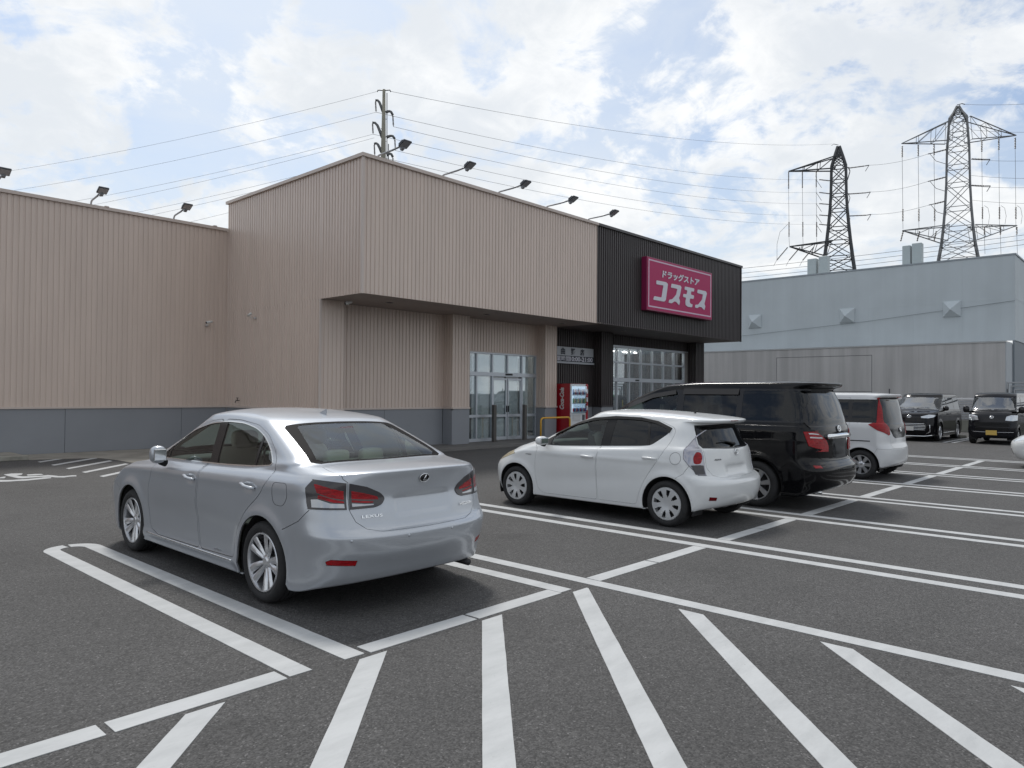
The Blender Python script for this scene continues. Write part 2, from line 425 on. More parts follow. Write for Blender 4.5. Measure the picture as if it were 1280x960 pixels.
class Car:
    def __init__(s, surf, gu=150, gv=90):
        s.S = surf; s.regs = []; s.gu, s.gv = gu, gv; s.arches = []
    def uvpoly(s, view, pts, closed=True, step=0.035):
        """pts: list of (a,b) in view, or (view,a,b)"""
        P = [(p if isinstance(p[0], str) else (view, p[0], p[1])) for p in pts]
        out = []; n = len(P)
        for i in range(n if closed else n - 1):
            a, b = P[i], P[(i + 1) % n]
            if a[0] == b[0]:
                L = math.hypot(a[1] - b[1], a[2] - b[2]); k = max(1, int(L / step))
                for j in range(k):
                    t = j / k; out.append(s.S.inv(a[0], a[1] + (b[1] - a[1]) * t, a[2] + (b[2] - a[2]) * t))
            else:
                qa, qb = s.S.inv(*a), s.S.inv(*b)
                pa, pb = s.S.pos(np.array([qa]))[0], s.S.pos(np.array([qb]))[0]
                k = max(1, int(np.linalg.norm(pa - pb) / step))
                for j in range(k):
                    t = j / k; out.append((qa[0] + (qb[0] - qa[0]) * t, qa[1] + (qb[1] - qa[1]) * t))
        if not closed: out.append(s.S.inv(*P[-1]))
        q = np.array(out)
        keep = np.ones(len(q), bool)
        for i in range(1, len(q)):
            if np.abs(q[i] - q[i - 1]).max() < 1e-6: keep[i] = False
        return q[keep]
    def offset(s, q, d, closed=True):
        """move outline by d metres to its left in (u,v)"""
        S = s.S; su = np.linalg.norm(S._bl(S.du, q), axis=1) * (S.nu - 1); sv = np.linalg.norm(S._bl(S.dv, q), axis=1) * (S.nv - 1)
        su = np.maximum(su, .3); sv = np.maximum(sv, .3)
        if closed: t = np.roll(q, -1, 0) - np.roll(q, 1, 0)
        else: t = np.gradient(q, axis=0)
        # ignore the run along the centre line
        on = (q[:, 0] < 1e-5) | (q[:, 0] > 1 - 1e-5)
        tx, ty = t[:, 0] * su, t[:, 1] * sv; L = np.maximum(np.hypot(tx, ty), 1e-9)
        nx, ny = -ty / L, tx / L
        nx = np.where(on, 0, nx); 
        r = q + np.stack([nx / su, ny / sv], 1) * d
        r[:, 0] = np.where(on, q[:, 0], np.clip(r[:, 0], 0, 1)); r[:, 1] = np.clip(r[:, 1], 0, 1)
        return r
    @staticmethod
    def area(q):
        x, y = q[:, 0], q[:, 1]; return 0.5 * np.sum(x * np.roll(y, -1) - np.roll(x, -1) * y)
    def region(s, cls, view, pts, gap=0.0, split=False, **k):
        q = s.uvpoly(view, pts) if not isinstance(pts, np.ndarray) else pts
        if s.area(q) < 0: q = q[::-1]
        if gap:
            s.regs.append((cls, s.offset(q, gap), k)); s.regs.append(('gap', q, {}))
        else: s.regs.append((cls, q, k))
        return q
    def ring(s, cls, view, pts, wd, **k):
        """band of width wd outside an outline; the outline itself is a separate region added before"""
        q = s.uvpoly(view, pts)
        if s.area(q) < 0: q = q[::-1]
        s.regs.append((cls, s.offset(q, -wd), k))
    def stroke(s, view, pts, wd=0.005, cls='gap', **k):
        q = s.uvpoly(view, pts, closed=False)
        a, b = s.offset(q, wd / 2, False), s.offset(q, -wd / 2, False)
        s.regs.append((cls, np.concatenate([a, b[::-1]]), k))
    def triangulate(s):
        gu, gv = s.gu, s.gv
        drop = np.zeros((gv + 1, gu + 1), bool)
        cv, ce = [], []
        for cls, q, k in s.regs:
            b = len(cv); n = len(q)
            cv += [tuple(p) for p in q]; ce += [(b + i, b + (i + 1) % n) for i in range(n)]
            x, y = q[:, 0] * gu, q[:, 1] * gv
            for ox in (0, 1):
                for oy in (0, 1):
                    i = np.minimum(np.floor(x).astype(int) + ox, gu); j = np.minimum(np.floor(y).astype(int) + oy, gv)
                    m = np.hypot(x - i, y - j) < .42; drop[j[m], i[m]] = True
        drop[0, 0] = drop[0, -1] = drop[-1, 0] = drop[-1, -1] = False
        jj, ii = np.nonzero(~drop)
        pts = [Vector(p) for p in cv] + [Vector((i / gu, j / gv)) for i, j in zip(ii, jj)]
        b = len(cv)
        # rectangle border
        bb = len(pts); pts += [Vector((0, 0)), Vector((1, 0)), Vector((1, 1)), Vector((0, 1))]
        ce += [(bb, bb + 1), (bb + 1, bb + 2), (bb + 2, bb + 3), (bb + 3, bb)]
        V, E_, F, *_ = delaunay_2d_cdt(pts, ce, [], 0, 1e-6, False)
        uv = np.array([(v.x, v.y) for v in V]); T = np.array([tuple(f) for f in F if len(f) == 3])
        c = uv[T].mean(1); cl = np.full(len(T), -1)
        for k in range(len(s.regs) - 1, -1, -1):
            q = s.regs[k][1]; mn, mx = q.min(0), q.max(0)
            idx = np.nonzero((c[:, 0] >= mn[0]) & (c[:, 0] <= mx[0]) & (c[:, 1] >= mn[1]) & (c[:, 1] <= mx[1]))[0]
            if not len(idx): continue
            px, py = c[idx, 0][:, None], c[idx, 1][:, None]
            x0, y0 = q[:, 0][None], q[:, 1][None]; x1, y1 = np.roll(q[:, 0], -1)[None], np.roll(q[:, 1], -1)[None]
            with np.errstate(divide='ignore', invalid='ignore'):
                cr = ((y0 > py) != (y1 > py)) & (px < (x1 - x0) * (py - y0) / (y1 - y0) + x0)
            cl[idx[cr.sum(1) % 2 == 1]] = k
        # drop slivers with reversed order
        a = uv[T]; ar = (a[:, 1, 0] - a[:, 0, 0]) * (a[:, 2, 1] - a[:, 0, 1]) - (a[:, 1, 1] - a[:, 0, 1]) * (a[:, 2, 0] - a[:, 0, 0])
        T[ar < 0] = T[ar < 0][:, ::-1]
        ok = np.abs(ar) > 1e-12
        s.uv, s.T, s.cl = uv, T[ok], cl[ok]
        s.P = s.S.pos(uv); s.Nr = s.S.nrm(uv)
        on = (uv[:, 0] < 1e-5) | (uv[:, 0] > 1 - 1e-5) | (uv[:, 1] > 1 - 1e-6)
        s.P[on, 0] = 0; s.Nr[on, 0] = 0; s.on = on
        s.cls = np.array(['body' if k < 0 else s.regs[k][0] for k in s.cl])
    def piece(s, name, classes, mats, parent, side=0, flange=0.012, off=0.0, smooth_only=False):
        """classes: dict class->material slot. side 0 both halves in one mesh, +1 right, -1 left"""
        sel = np.isin(s.cls, list(classes)); T = s.T[sel]; mi0 = np.array([classes[c] for c in s.cls[sel]], int)
        if not len(T): return None
        if name == 'tailgate':
            lab = np.arange(len(s.P))
            while True:
                m = lab[T].min(1); new = lab.copy(); np.minimum.at(new, T.ravel(), np.repeat(m, 3)); new = new[new]
                if (new == lab).all(): break
                lab = new
            tl = lab[T[:, 0]]; u_, c_ = np.unique(tl, return_counts=True); big = u_[np.argmax(c_)]
            T = T[tl == big]; mi0 = mi0[tl == big]
        ids, inv_ = np.unique(T, return_inverse=True); T = inv_.reshape(-1, 3)
        P = s.P[ids] + s.Nr[ids] * off; Nn = s.Nr[ids]; on = s.on[ids]
        e = np.concatenate([T[:, [0, 1]], T[:, [1, 2]], T[:, [2, 0]]]); key = np.sort(e, 1)
        kk = key[:, 0].astype(np.int64) * (len(P) + 1) + key[:, 1]
        uq, first, cnt = np.unique(kk, return_index=True, return_counts=True)
        be = e[first[cnt == 1]]
        be = be[~(on[be[:, 0]] & on[be[:, 1]])]
        V = []; F = []; LN = []; MI = []
        def half(sg):
            base = len(V)
            if sg > 0: V.extend(P.tolist())
            else: V.extend((P * [-1, 1, 1]).tolist())
            N2 = Nn * [sg, 1, 1]
            TT = T if sg > 0 else T[:, ::-1]
            for t, m_ in zip(TT.tolist(), mi0.tolist()):
                F.append([base + i for i in t]); MI.append(m_); LN.extend(N2[t].tolist())
            if flange and len(be):
                bv = np.unique(be); mp_ = {int(b_): len(V) + i for i, b_ in enumerate(bv)}
                V.extend(((P[bv] - Nn[bv] * flange) * [sg, 1, 1]).tolist())
                m0 = int(mi0[0])
                for a_, b_ in be.tolist():
                    q = [base + b_, base + a_, mp_[a_], mp_[b_]]
                    if sg < 0: q = q[::-1]
                    p0, p1, p2 = (np.array(V[q[k_]]) for k_ in (0, 1, 2)); n_ = np.cross(p1 - p0, p2 - p1); l_ = np.linalg.norm(n_)
                    n_ = (n_ / l_ if l_ > 1e-12 else np.array([0, 0, 1.])).tolist()
                    F.append(q); MI.append(m0); LN.extend([n_] * 4)
        if side >= 0: half(1)
        if side <= 0: half(-1)
        me = bpy.data.meshes.new(name); me.from_pydata(V, [], F)
        me.polygons.foreach_set('use_smooth', [True] * len(F)); me.polygons.foreach_set('material_index', MI)
        me.update()
        me.normals_split_custom_set(LN)
        return link_mesh(name, me, mats, parent)
    def comps(s, name, classes, mats, parent, **k):
        """one object per connected patch and side"""
        sel = np.nonzero(np.isin(s.cls, list(classes)))[0]
        if not len(sel): return []
        lab = np.arange(len(s.P)); T = s.T[sel]
        while True:
            m = lab[T].min(1); new = lab.copy(); np.minimum.at(new, T.ravel(), np.repeat(m, 3)); new = new[new]
            if (new == lab).all(): break
            lab = new
        tl = lab[T[:, 0]]; out = []; keep = s.cls.copy()
        for L in np.unique(tl):
            if (tl == L).sum() < 3: continue
            s.cls = np.array(keep, dtype=object); s.cls[sel[tl != L]] = '_'
            out += [s.piece(name, classes, mats, parent, side=sg, **k) for sg in (1, -1)]
        s.cls = keep
        return out
    def both(s, name, classes, mats, parent, **k):
        return [s.piece(name, classes, mats, parent, side=sg, **k) for sg in (1, -1)]
    def arch(s, cy, cz, r, x0, depth, parent, m):
        """lower opening for a wheel, its liner"""
        s.region('arch', 's', circ(cy, cz, r, 44))
        s.arches.append((cy, cz, r, x0, depth))
    def liners(s, parent, m):
        for cy, cz, r, x0, depth in s.arches:
            for sg in (1, -1):
                mb = MB(); n = 20; vs = []; rr = r + .012
                for k in range(n + 1):
                    a = -0.35 + (math.pi + .7) * k / n; y, z = cy + rr * math.cos(a), cz + rr * math.sin(a)
                    vs += [(sg * (x0 - .012), y, z), (sg * (x0 - depth), y, z)]
                fs = [(2 * k, 2 * k + 1, 2 * k + 3, 2 * k + 2) for k in range(n)]
                vs.append((sg * (x0 - depth), cy, cz)); c = len(vs) - 1
                fs += [(2 * k + 1, c, 2 * k + 3) for k in range(n)]
                mb.add(vs, fs); mb.build('wheel_arch_liner', m, parent, smooth=True)
def wheel(parent, side, x, y, r, wd, style, mt, rim_r, rot=0.0, flip=False):
    """wheel lathe about x axis; outer face towards side"""
    w_ = empty('wheel', (side * x, y, r), parent=parent)
    M_ = frameM((0, 0, 0), (0, 1, 0), (0, 0, 1), (side, 0, 0)) if side > 0 else frameM((0, 0, 0), (0, -1, 0), (0, 0, 1), (-1, 0, 0))
    h = wd / 2; Rr = rim_r
    prof = [(Rr, h * .80), (Rr + .006, h * .93), (Rr + .018, h * .99), (Rr + (r - Rr) * .35, h * 1.03), (Rr + (r - Rr) * .38, h * 1.035), (Rr + (r - Rr) * .55, h * 1.03),
            (Rr + (r - Rr) * .78, h * .95), (r - .012, h * .86), (r - .003, h * .74), (r, h * .6),
            (r, h * .42), (r - .007, h * .41), (r - .007, h * .37), (r, h * .36), (r, h * .04), (r - .007, h * .03), (r - .007, -h * .03), (r, -h * .04), (r, -h * .36), (r - .007, -h * .37), (r - .007, -h * .41), (r, -h * .42),
            (r - .01, -h * .86), (Rr + (r - Rr) * .5, -h), (Rr, -h * .8)]
    MB().lathe(prof, 48, M=M_).build('tyre', mt['tyre'], w_, angle=50)
    mb = MB()
    mb.lathe([(Rr + .004, h * .84), (Rr - .004, h * .95), (Rr - .014, h * .93), (Rr - .02, h * .7), (Rr - .022, -h * .8), (Rr, -h * .84)], 48, M=M_)
    if style == 'paired':                                   # ten twisted spokes in pairs
        for k in range(10):
            a = 2 * math.pi * k / 10 + rot + (0.03 if k % 2 else -0.03); tw = 0.07 if k % 2 else -0.07
            def pt(rad, ang, hh): return M_ @ Vector((rad * math.cos(ang), rad * math.sin(ang), hh))
            r0, r1 = .045, Rr - .010; w0, w1 = .15, .085
            secs = []
            for t in (0, .3, .65, 1):
                rad = r0 + (r1 - r0) * t; an = a + tw * t; hw = (.019 + .016 * t) / max(rad, .05); hh = h * (.62 + .28 * t ** .8)
                if t == 0: hw = .28
                secs.append([pt(rad, an - hw, hh - .012), pt(rad, an - hw * .25, hh), pt(rad, an + hw * .45, hh - .003), pt(rad, an + hw, hh - .018), pt(rad, an, hh - .045)])
            vs = [p for q in secs for p in q]
            fs = [(i * 5 + j, i * 5 + (j + 1) % 5, (i + 1) * 5 + (j + 1) % 5, (i + 1) * 5 + j) for i in range(3) for j in range(5)]
            mb.add(vs, fs)
        mb.lathe([(.0, h * .70), (.028, h * .70), (.036, h * .64), (.055, h * .60), (.065, h * .3)], 24, M=M_)
    elif style in ('cap9', 'cap8', 'cap6'):                 # plastic hub cap with windows
        ns = int(style[3:]); nn = ns * 10; vs = []; fs = []
        rad = [.0, .035, .06, .085, Rr * .52, Rr * .72, Rr * .86, Rr - .006]
        hh = [.70, .70, .78, .86, .92, .96, .98, .96]
        for k in range(nn):
            an = 2 * math.pi * k / nn + rot
            for r_, h_ in zip(rad, hh): vs.append(M_ @ Vector((r_ * math.cos(an), r_ * math.sin(an), h * h_)))
        m_ = len(rad)
        for k in range(nn):
            ph = (k % 10)
            for j in range(m_ - 1):
                hole = (j == 3 and ph in (4, 5)) or (j == 4 and ph in (3, 4, 5, 6)) or (j == 5 and ph in (3, 4, 5, 6))
                if hole: continue
                k2 = (k + 1) % nn
                fs.append((k * m_ + j, k2 * m_ + j, k2 * m_ + j + 1, k * m_ + j + 1))
        mb.add(vs, fs)
    else:                                                   # plain five/seven spoke alloy
        ns = int(style[5:])
        for k in range(ns):
            a = 2 * math.pi * k / ns + rot
            secs = []
            for t in (0, .5, 1):
                rad_ = .05 + (Rr - .06) * t; hw = (.030 + .012 * t) / max(rad_, .06); hh_ = h * (.70 + .2 * t)
                secs.append([M_ @ Vector((rad_ * math.cos(a + d_), rad_ * math.sin(a + d_), hh_ + z_)) for d_, z_ in ((-hw, -.02), (-hw * .7, 0), (hw * .7, 0), (hw, -.02))])
            vs = [p for q in secs for p in q]
            fs = [(i * 4 + j, i * 4 + (j + 1) % 4, (i + 1) * 4 + (j + 1) % 4, (i + 1) * 4 + j) for i in range(2) for j in range(4)]
            mb.add(vs, fs)
        mb.lathe([(.0, h * .78), (.05, h * .76), (.07, h * .6)], 20, M=M_)
    mb.build('rim', mt['rim'] if not style.startswith('cap') else mt['cap'], w_, angle=35)
    bk = MB(); bk.lathe([(0, h * .1), (Rr * .75, h * .1), (Rr * .75, h * .02), (Rr - .02, h * 0.0)], 28, M=M_)
    bk.lathe([(.0, h * .35), (Rr * .62, h * .35), (Rr * .62, h * .1)], 28, M=M_)
    bk.build('brake_disc', mt['brake'], w_, angle=40)
    return w_
def ribbon_trim(name, pts, r, m, parent, n=6, closed=True):
    P = list(pts) + ([pts[0], pts[1]] if closed else [])
    return MB().tube(P, r, n, cap=not closed).build(name, m, parent, smooth=True)
def surf_line(S, view, pts, side, off, step=.03):
    out = []
    for i in range(len(pts) - 1):
        a, b = pts[i], pts[i + 1]; L = math.hypot(a[0] - b[0], a[1] - b[1]); k = max(1, int(L / step))
        for j in range(k): 
            t = j / k; out.append(S.at(view, a[0] + (b[0] - a[0]) * t, a[1] + (b[1] - a[1]) * t, side, off)[0])
    out.append(S.at(view, pts[-1][0], pts[-1][1], side, off)[0])
    return out
# fix-up: everything low inside the wheel openings is open
_tri = Car.triangulate
def _tri2(s):
    _tri(s)
    c = s.P[s.T].mean(1)
    for cy, cz, r, x0, d in s.arches:
        m = (c[:, 2] < cz) & (np.abs(c[:, 1] - cy) < r * .97); s.cls[m] = 'arch'
Car.triangulate = _tri2
MT = dict(
    tyre=mat('tyre_rubber', (.018, .018, .019), .82, bump=.25, bump_scale=90, noise_amt=.25, noise_scale=12),
    rim=mat('alloy_rim', (.62, .63, .65), .28, .85), cap=mat('hub_cap_plastic', (.52, .53, .54), .38, .3),
    brake=mat('brake_dark', (.03, .03, .032), .6, .3), under=mat('underbody_black', (.012, .012, .013), .8),
    inner=mat('cabin_dark', (.03, .03, .032), .8), trim=mat('black_trim', (.012, .012, .013), .55, spec=.3),
    gloss=mat('gloss_black', (.010, .010, .012), .15, spec=.4), chrome=mat('chrome', (.78, .79, .80), .12, 1.0),
    red=mat('lamp_red', (.27, .002, .006), .18, spec=.3, coat=.15, noise_amt=.55, noise_scale=14, stretch=(1, 1, 6), bump=.3, bump_scale=60), dred=mat('lamp_dark_red', (.12, .003, .006), .2, spec=.3, coat=.2),
    clear=mat('lamp_clear', (.42, .43, .45), .14, .35, coat=1.0), smoke=mat('lamp_smoke', (.05, .047, .05), .12, spec=.5),
    head=mat('headlight_lens', (.62, .65, .68), .08, .45, coat=1.0), amber=mat('lamp_amber', (.55, .22, .03), .2, coat=1.0),
    plate=mat('plate_blank', (.62, .62, .60), .4), seat=mat('seat_beige', (.40, .37, .31), .8, bump=.1, bump_scale=200),
    seatd=mat('seat_grey', (.10, .10, .105), .85), lining=mat('headlining', (.25, .25, .24), .9),
    g_clear=glass_mat('glass_green', (.66, .80, .73), mult=1.0), g_dark=glass_mat('glass_privacy', (.05, .055, .06), mult=.9),
    g_mid=glass_mat('glass_side', (.58, .64, .61), mult=.9))
def car_paint(name, col, metal, rough, coat=.55, flake=0.0):
    m = mat(name, col, rough, metal, coat=coat, coat_rough=.03, noise_amt=.03, noise_scale=1.2)
    return m
def std_parts(c, root, paint, inner_cls_skip=('arch',), inner_mat=None, glass=(), gap_m=None):
    allc = set(c.cls.tolist())
    keep = {k: 0 for k in allc if k not in glass and k != 'arch'}
    c.piece('inner_shell', keep, inner_mat or MT['inner'], root, flange=0, off=-.018)
    c.liners(root, MT['under'])
    S = c.S; G = S.G[0]; n = S.nu; vs = [(x, y, z + .004) for x, y, z in G[::6].tolist()] + [(-x, y, z + .004) for x, y, z in G[::6].tolist()]; k = len(G[::6])
    MB().add(vs, [(i, i + 1, k + i + 1, k + i) for i in range(k - 1)]).build('underbody', MT['under'], root)
def mirror(root, sd, p, s, m, dark=None, stalk=(.09, -.02, -.10)):
    q = Vector((sd * p[0], p[1], p[2]))
    o = smoothbox('side_mirror', q, s, m, root, e=.78, n=16)
    g = MB(); g.cbox(q.x - s[0] * .40, q.x + s[0] * .40, q.y - s[1] * .52, q.y - s[1] * .42, q.z - s[2] * .34, q.z + s[2] * .34, .008)
    g.build('mirror_glass', MT['chrome'], o)
    st = MB(); st.tube([q + Vector((-sd * s[0] * .25, s[1] * .1, -s[2] * .30)), q + Vector((-sd * stalk[0] * .7, stalk[1], stalk[2] * .8)), q + Vector((-sd * stalk[0] * 1.5, stalk[1] * 1.2, stalk[2]))], [.045, .032, .035], 10)
    st.build('mirror_stalk', dark or MT['trim'], o, smooth=True)
    return o
def handle(S, root, sd, y0, y1, z, m, dz=.02):
    a, na = S.at('s', y0, z, sd); b, nb = S.at('s', y1, z + dz, sd)
    d = .032; md = (a + b) / 2 + na * (d + .004)
    mb = MB(); pts = [a + na * .004, a.lerp(b, .10) + na * d * .8, a.lerp(b, .3) + na * d, md, a.lerp(b, .7) + nb * d, a.lerp(b, .90) + nb * d * .8, b + nb * .004]
    mb.tube(pts, [.010, .014, .015, .0155, .0155, .016, .012], 10)
    h = mb.build('door_handle', m, root, smooth=True)
    # cupped recess behind the grip
    c = a.lerp(b, .5) + na * .0015; ax = (b - a).normalized(); up = na.cross(ax)
    L = (b - a).length * .34
    vs = [c + na * .001] + [c + ax * (math.cos(t) * L) + up * (math.sin(t) * .036) for t in [2 * math.pi * k / 20 for k in range(20)]]
    return h
def place_text(S, root, name, body, view, a, b, size, m, side=1, fitw=None, fith=None, off=.004, ext=.0015, offset=0.0, shear=0.0):
    p, n = S.at(view, a, b, side, off)
    up = Vector((0, 0, 1)); up = (up - n * up.dot(n)).normalized(); x = up.cross(n)
    return text_mesh(name, body, size, m, root, frameM(p, x, up, n), ext, offset, fitw=fitw, fith=fith, shear=shear)
def ovals(S, root, name, view, a, b, r1, r2, m, tube=.0035, off=.006, side=1, fill=None, rings=((0, 0, 1, 1),)):
    p, n = S.at(view, a, b, side, off); up = Vector((0, 0, 1)); up = (up - n * up.dot(n)).normalized(); x = up.cross(n)
    mb = MB()
    if fill is not None:
        mb.lathe([(0, .002), (1, .002), (1.04, -.004)], 32, 1, frameM(p, x * r1, up * r2, n))
    for (cx_, cy_, k1, k2) in rings:
        mb.tube([p + x * (r1 * (cx_ + k1 * math.cos(t))) + up * (r2 * (cy_ + k2 * math.sin(t))) + n * .003 for t in [2 * math.pi * k / 32 for k in range(33)]], tube, 6, cap=False)
    return mb.build(name, [m, fill or m], root, smooth=True), p, n, x, up
# ------------------------------------------------------------------ silver sedan
def build_sedan(loc):
    root = empty('silver_sedan', loc, 0, 'silver four-door sedan with chrome-edged windows parked nose towards the store, nearest car', 'car', 'cars parked in the marked bays')
    paint = car_paint('paint_silver', (.44, .465, .50), .50, .30)
    WB0, WF = -1.345, 1.315
    tp = [(-2.4, .955), (-1.9, .98), (-1.2, 1.0), (.6, 1.0), (1.5, .985), (2.0, .955), (2.35, .93)]
    def Lv(z, wd, yr, yf, **k): return dict(z=z, w=wd, yr=yr, yf=yf, **k)
    bell = [(-2.3, 1.0), (-1.4, 1.035), (-.8, 1.0), (.3, .965), (1.0, .955), (1.5, .90), (2.2, .72)]
    lv = [
        Lv([(-2.2, .30), (-1.8, .22), (0, .17), (1.8, .18), (2.2, .20)], .62, -2.05, 2.0),
        Lv([(-2.3, .275), (-2.0, .215), (-1.75, .165), (0, .165), (1.8, .17), (2.3, .19)], .855, -2.22, 2.16, cr=.50),
        Lv([(-2.3, .31), (-2.0, .25), (-1.7, .20), (0, .20), (1.8, .21), (2.3, .23)], .873, -2.265, 2.22, cr=.50),
        Lv([(-2.3, .40), (0, .30), (2.3, .36)], .878, -2.30, 2.27, cr=.50),
        Lv([(-2.3, .50), (0, .44), (2.3, .46)], .884, -2.335, 2.29, cr=.50),
        Lv([(-2.3, .585), (0, .58), (2.3, .55)], .892, -2.345, 2.30, cr=.50),
        Lv([(-2.3, .612), (-1.9, .64), (0, .66), (2.3, .60)], .893, -2.325, 2.29, cr=.50),
        Lv([(-2.3, .640), (-1.9, .70), (0, .72), (2.3, .64)], .892, -2.275, 2.27, cr=.50, nr=2.8),
        Lv([(-2.3, .74), (-1.9, .78), (0, .78), (1.4, .72), (2.3, .68)], .890, -2.25, 2.22, cr=.50, nr=2.8),
        Lv([(-2.3, .87), (-1.9, .87), (0, .86), (1.4, .80), (2.3, .72)], .882, -2.225, 2.13, cr=.50, nr=2.8, nf=2.2),
        Lv([(-2.3, .985), (-1.9, .965), (-1.4, .95), (0, .925), (1.4, .86), (2.2, .745)], .873, -2.235, 2.02, cr=.52, nr=2.7, nf=2.2, zc=.0),
        Lv([(-2.3, 1.045), (-1.9, 1.01), (-1.4, 1.00), (0, .957), (1.4, .885), (2.1, .765)], .842, -2.250, 1.95, cr=.54, nr=2.6, nf=2.2),
        Lv([(-2.25, 1.062), (-1.9, 1.035), (-1.4, 1.018), (0, .972), (1.2, .93), (2.0, .80)], .820, -2.235, 1.86, cr=.55, nr=2.6, nf=2.2),
        Lv([(-2.1, 1.080), (-1.7, 1.065), (-1.3, 1.03), (0, .982), (1.0, .955), (1.6, .885)], .806, -1.98, 1.58, cr=.50, cf=.55, nr=2.8, nf=2.3, zc=.015),
        Lv([(-1.75, 1.098), (-1.5, 1.09), (-1.25, 1.05), (-.8, 1.0), (0, .985), (.8, .985), (1.25, .985)], .795, -1.745, 1.27, cr=.24, cf=.45, nr=3.4, nf=2.5),
        Lv([(-1.65, 1.15), (-1.3, 1.12), (-.8, 1.10), (0, 1.08), (.8, 1.07), (1.1, 1.06)], .762, -1.66, 1.09, cr=.25, cf=.45, nr=3.4, nf=2.5),
        Lv([(-1.4, 1.265), (-.8, 1.245), (0, 1.24), (.8, 1.20)], .700, -1.40, .76, cr=.27, cf=.42, nr=3.3, nf=2.5),
        Lv([(-1.1, 1.385), (-.7, 1.395), (-.2, 1.405), (.2, 1.385), (.45, 1.345)], .628, -1.085, .40, cr=.24, cf=.34, nr=3.2, nf=2.6),
        Lv([(-1.05, 1.402), (-.7, 1.430), (-.2, 1.448), (.15, 1.430), (.35, 1.385)], .585, -1.045, .335, cr=.24, cf=.32, nr=3.1, nf=2.6),
        Lv([(-1.0, 1.420), (-.6, 1.462), (-.15, 1.478), (.1, 1.460), (.30, 1.41)], .44, -.98, .27, cr=.22, cf=.24, nr=2.6, nf=2.4),
        Lv([(-.85, 1.448), (-.5, 1.480), (-.1, 1.492), (.1, 1.478), (.2, 1.455)], .22, -.80, .12, cr=.16, cf=.16, nr=2.2, nf=2.2),
        Lv([(-.6, 1.470), (-.4, 1.487), (-.1, 1.495), (.0, 1.490)], .02, -.55, .0, cr=.02, cf=.02, nr=2, nf=2),
    ]
    for L in lv: L.setdefault('taper', tp if L['z'] is not lv[-1]['z'] else None)
    def deform(X, Y, Z):
        for cy in (WB0, WF):
            r = np.hypot(Y - cy, Z - .315)
            X = X + np.where((X > .6), .016 * np.exp(-((r - .385) / .055) ** 2) * (Z < .80) * np.clip((Z - .12) / .1, 0, 1), 0)
        # sculpted side: shoulder line, scooped lower door
        side = (X > .78)
        zl = .86 + (.02 - .02 * Y) ; 
        X = X + side * .006 * np.exp(-((Z - zl) / .035) ** 2) * np.exp(-((Y + .4) / 1.5) ** 4)
        X = X - side * .014 * np.exp(-((Z - .52 - .02 * Y) / .11) ** 2) * np.exp(-((Y - .0) / .95) ** 4)
        X = X + side * .016 * np.exp(-((Z - .26) / .035) ** 2) * np.exp(-(Y / 1.1) ** 8)
        for yh, zh in ((-.07, .868), (-1.135, .888)):
            X = X - side * .013 * np.exp(-((Y - yh) / .075) ** 4 - ((Z - zh - .004) / .036) ** 2)
        # plate recess in the boot lid
        m = (Y < -1.9)
        Y = Y + m * .016 * np.exp(-(np.abs(X) / .27) ** 14) * np.exp(-((Z - .795) / .075) ** 10)
        # emblem swelling
        Y = Y - m * .008 * np.exp(-(X / .07) ** 2 - ((Z - .985) / .045) ** 2)
        # lower rear diffuser undercut
        Y = Y + m * .010 * np.exp(-((Z - .33) / .07) ** 2) * np.exp(-(X / .62) ** 6)
        return X, Y, Z
    S = Surf(lv, deform, blur=4); c = Car(S, 170, 120)
    c.arch(WB0, .315, .372, .86, .30, None, None); c.arch(WF, .315, .372, .86, .30, None, None)
    dlo = [(.80, 1.0), (.50, 1.185), (.28, 1.285), (.0, 1.35), (-.3, 1.376), (-.6, 1.370), (-.85, 1.335), (-1.05, 1.27), (-1.22, 1.17), (-1.32, 1.085), (-1.30, 1.068), (-1.05, 1.045), (-.5, 1.022), (.1, 1.010)]
    dlo = roundp(dlo, [.03, .08, .08, .08, .08, .08, .08, .08, .06, .02, .02, .05, .1, .1], 4)
    def clip_band(y0, y1):
        ys = [y0, y1]; P = dlo; out = []
        def inside(p, a, b, sgn): return sgn * (p[0] - (a + (p[1] - 1.05) * b)) >= 0
        def clip(P, a, b, sgn):
            o = []
            for i in range(len(P)):
                p, q = P[i - 1], P[i]; ip, iq = inside(p, a, b, sgn), inside(q, a, b, sgn)
                if ip != iq:
                    fp = (p[0] - (a + (p[1] - 1.05) * b)); fq = (q[0] - (a + (q[1] - 1.05) * b)); t = fp / (fp - fq)
                    o.append((p[0] + (q[0] - p[0]) * t, p[1] + (q[1] - p[1]) * t))
                if iq: o.append(q)
            return o
        return clip(clip(P, y0[0], y0[1], 1), y1[0], y1[1], -1)
    c.region('glass_front', 's', clip_band((-.235, .25), (.62, 0)), off=0)
    c.region('glass_mirror_q', 's', clip_band((.645, 0), (1, 0)))
    c.region('glass_rear', 's', clip_band((-1.03, .15), (-.375, .25)))
    c.region('glass_quarter', 's', clip_band((-2, 0), (-1.065, .15)))
    c.region('pillar', 's', dlo)
    c.ring('chrome_ring', 's', dlo, .012)
    # doors
    fd = [(-.215, 1.06), (-.205, .85), (-.19, .66), (-.215, .44), (-.28, .275), (.60, .270), (.80, .31), (.86, .50), (.86, .70), (.80, .93), (.80, 1.02), (.50, 1.215), (.28, 1.315), (0, 1.382), (-.20, 1.402), (-.225, 1.25)]
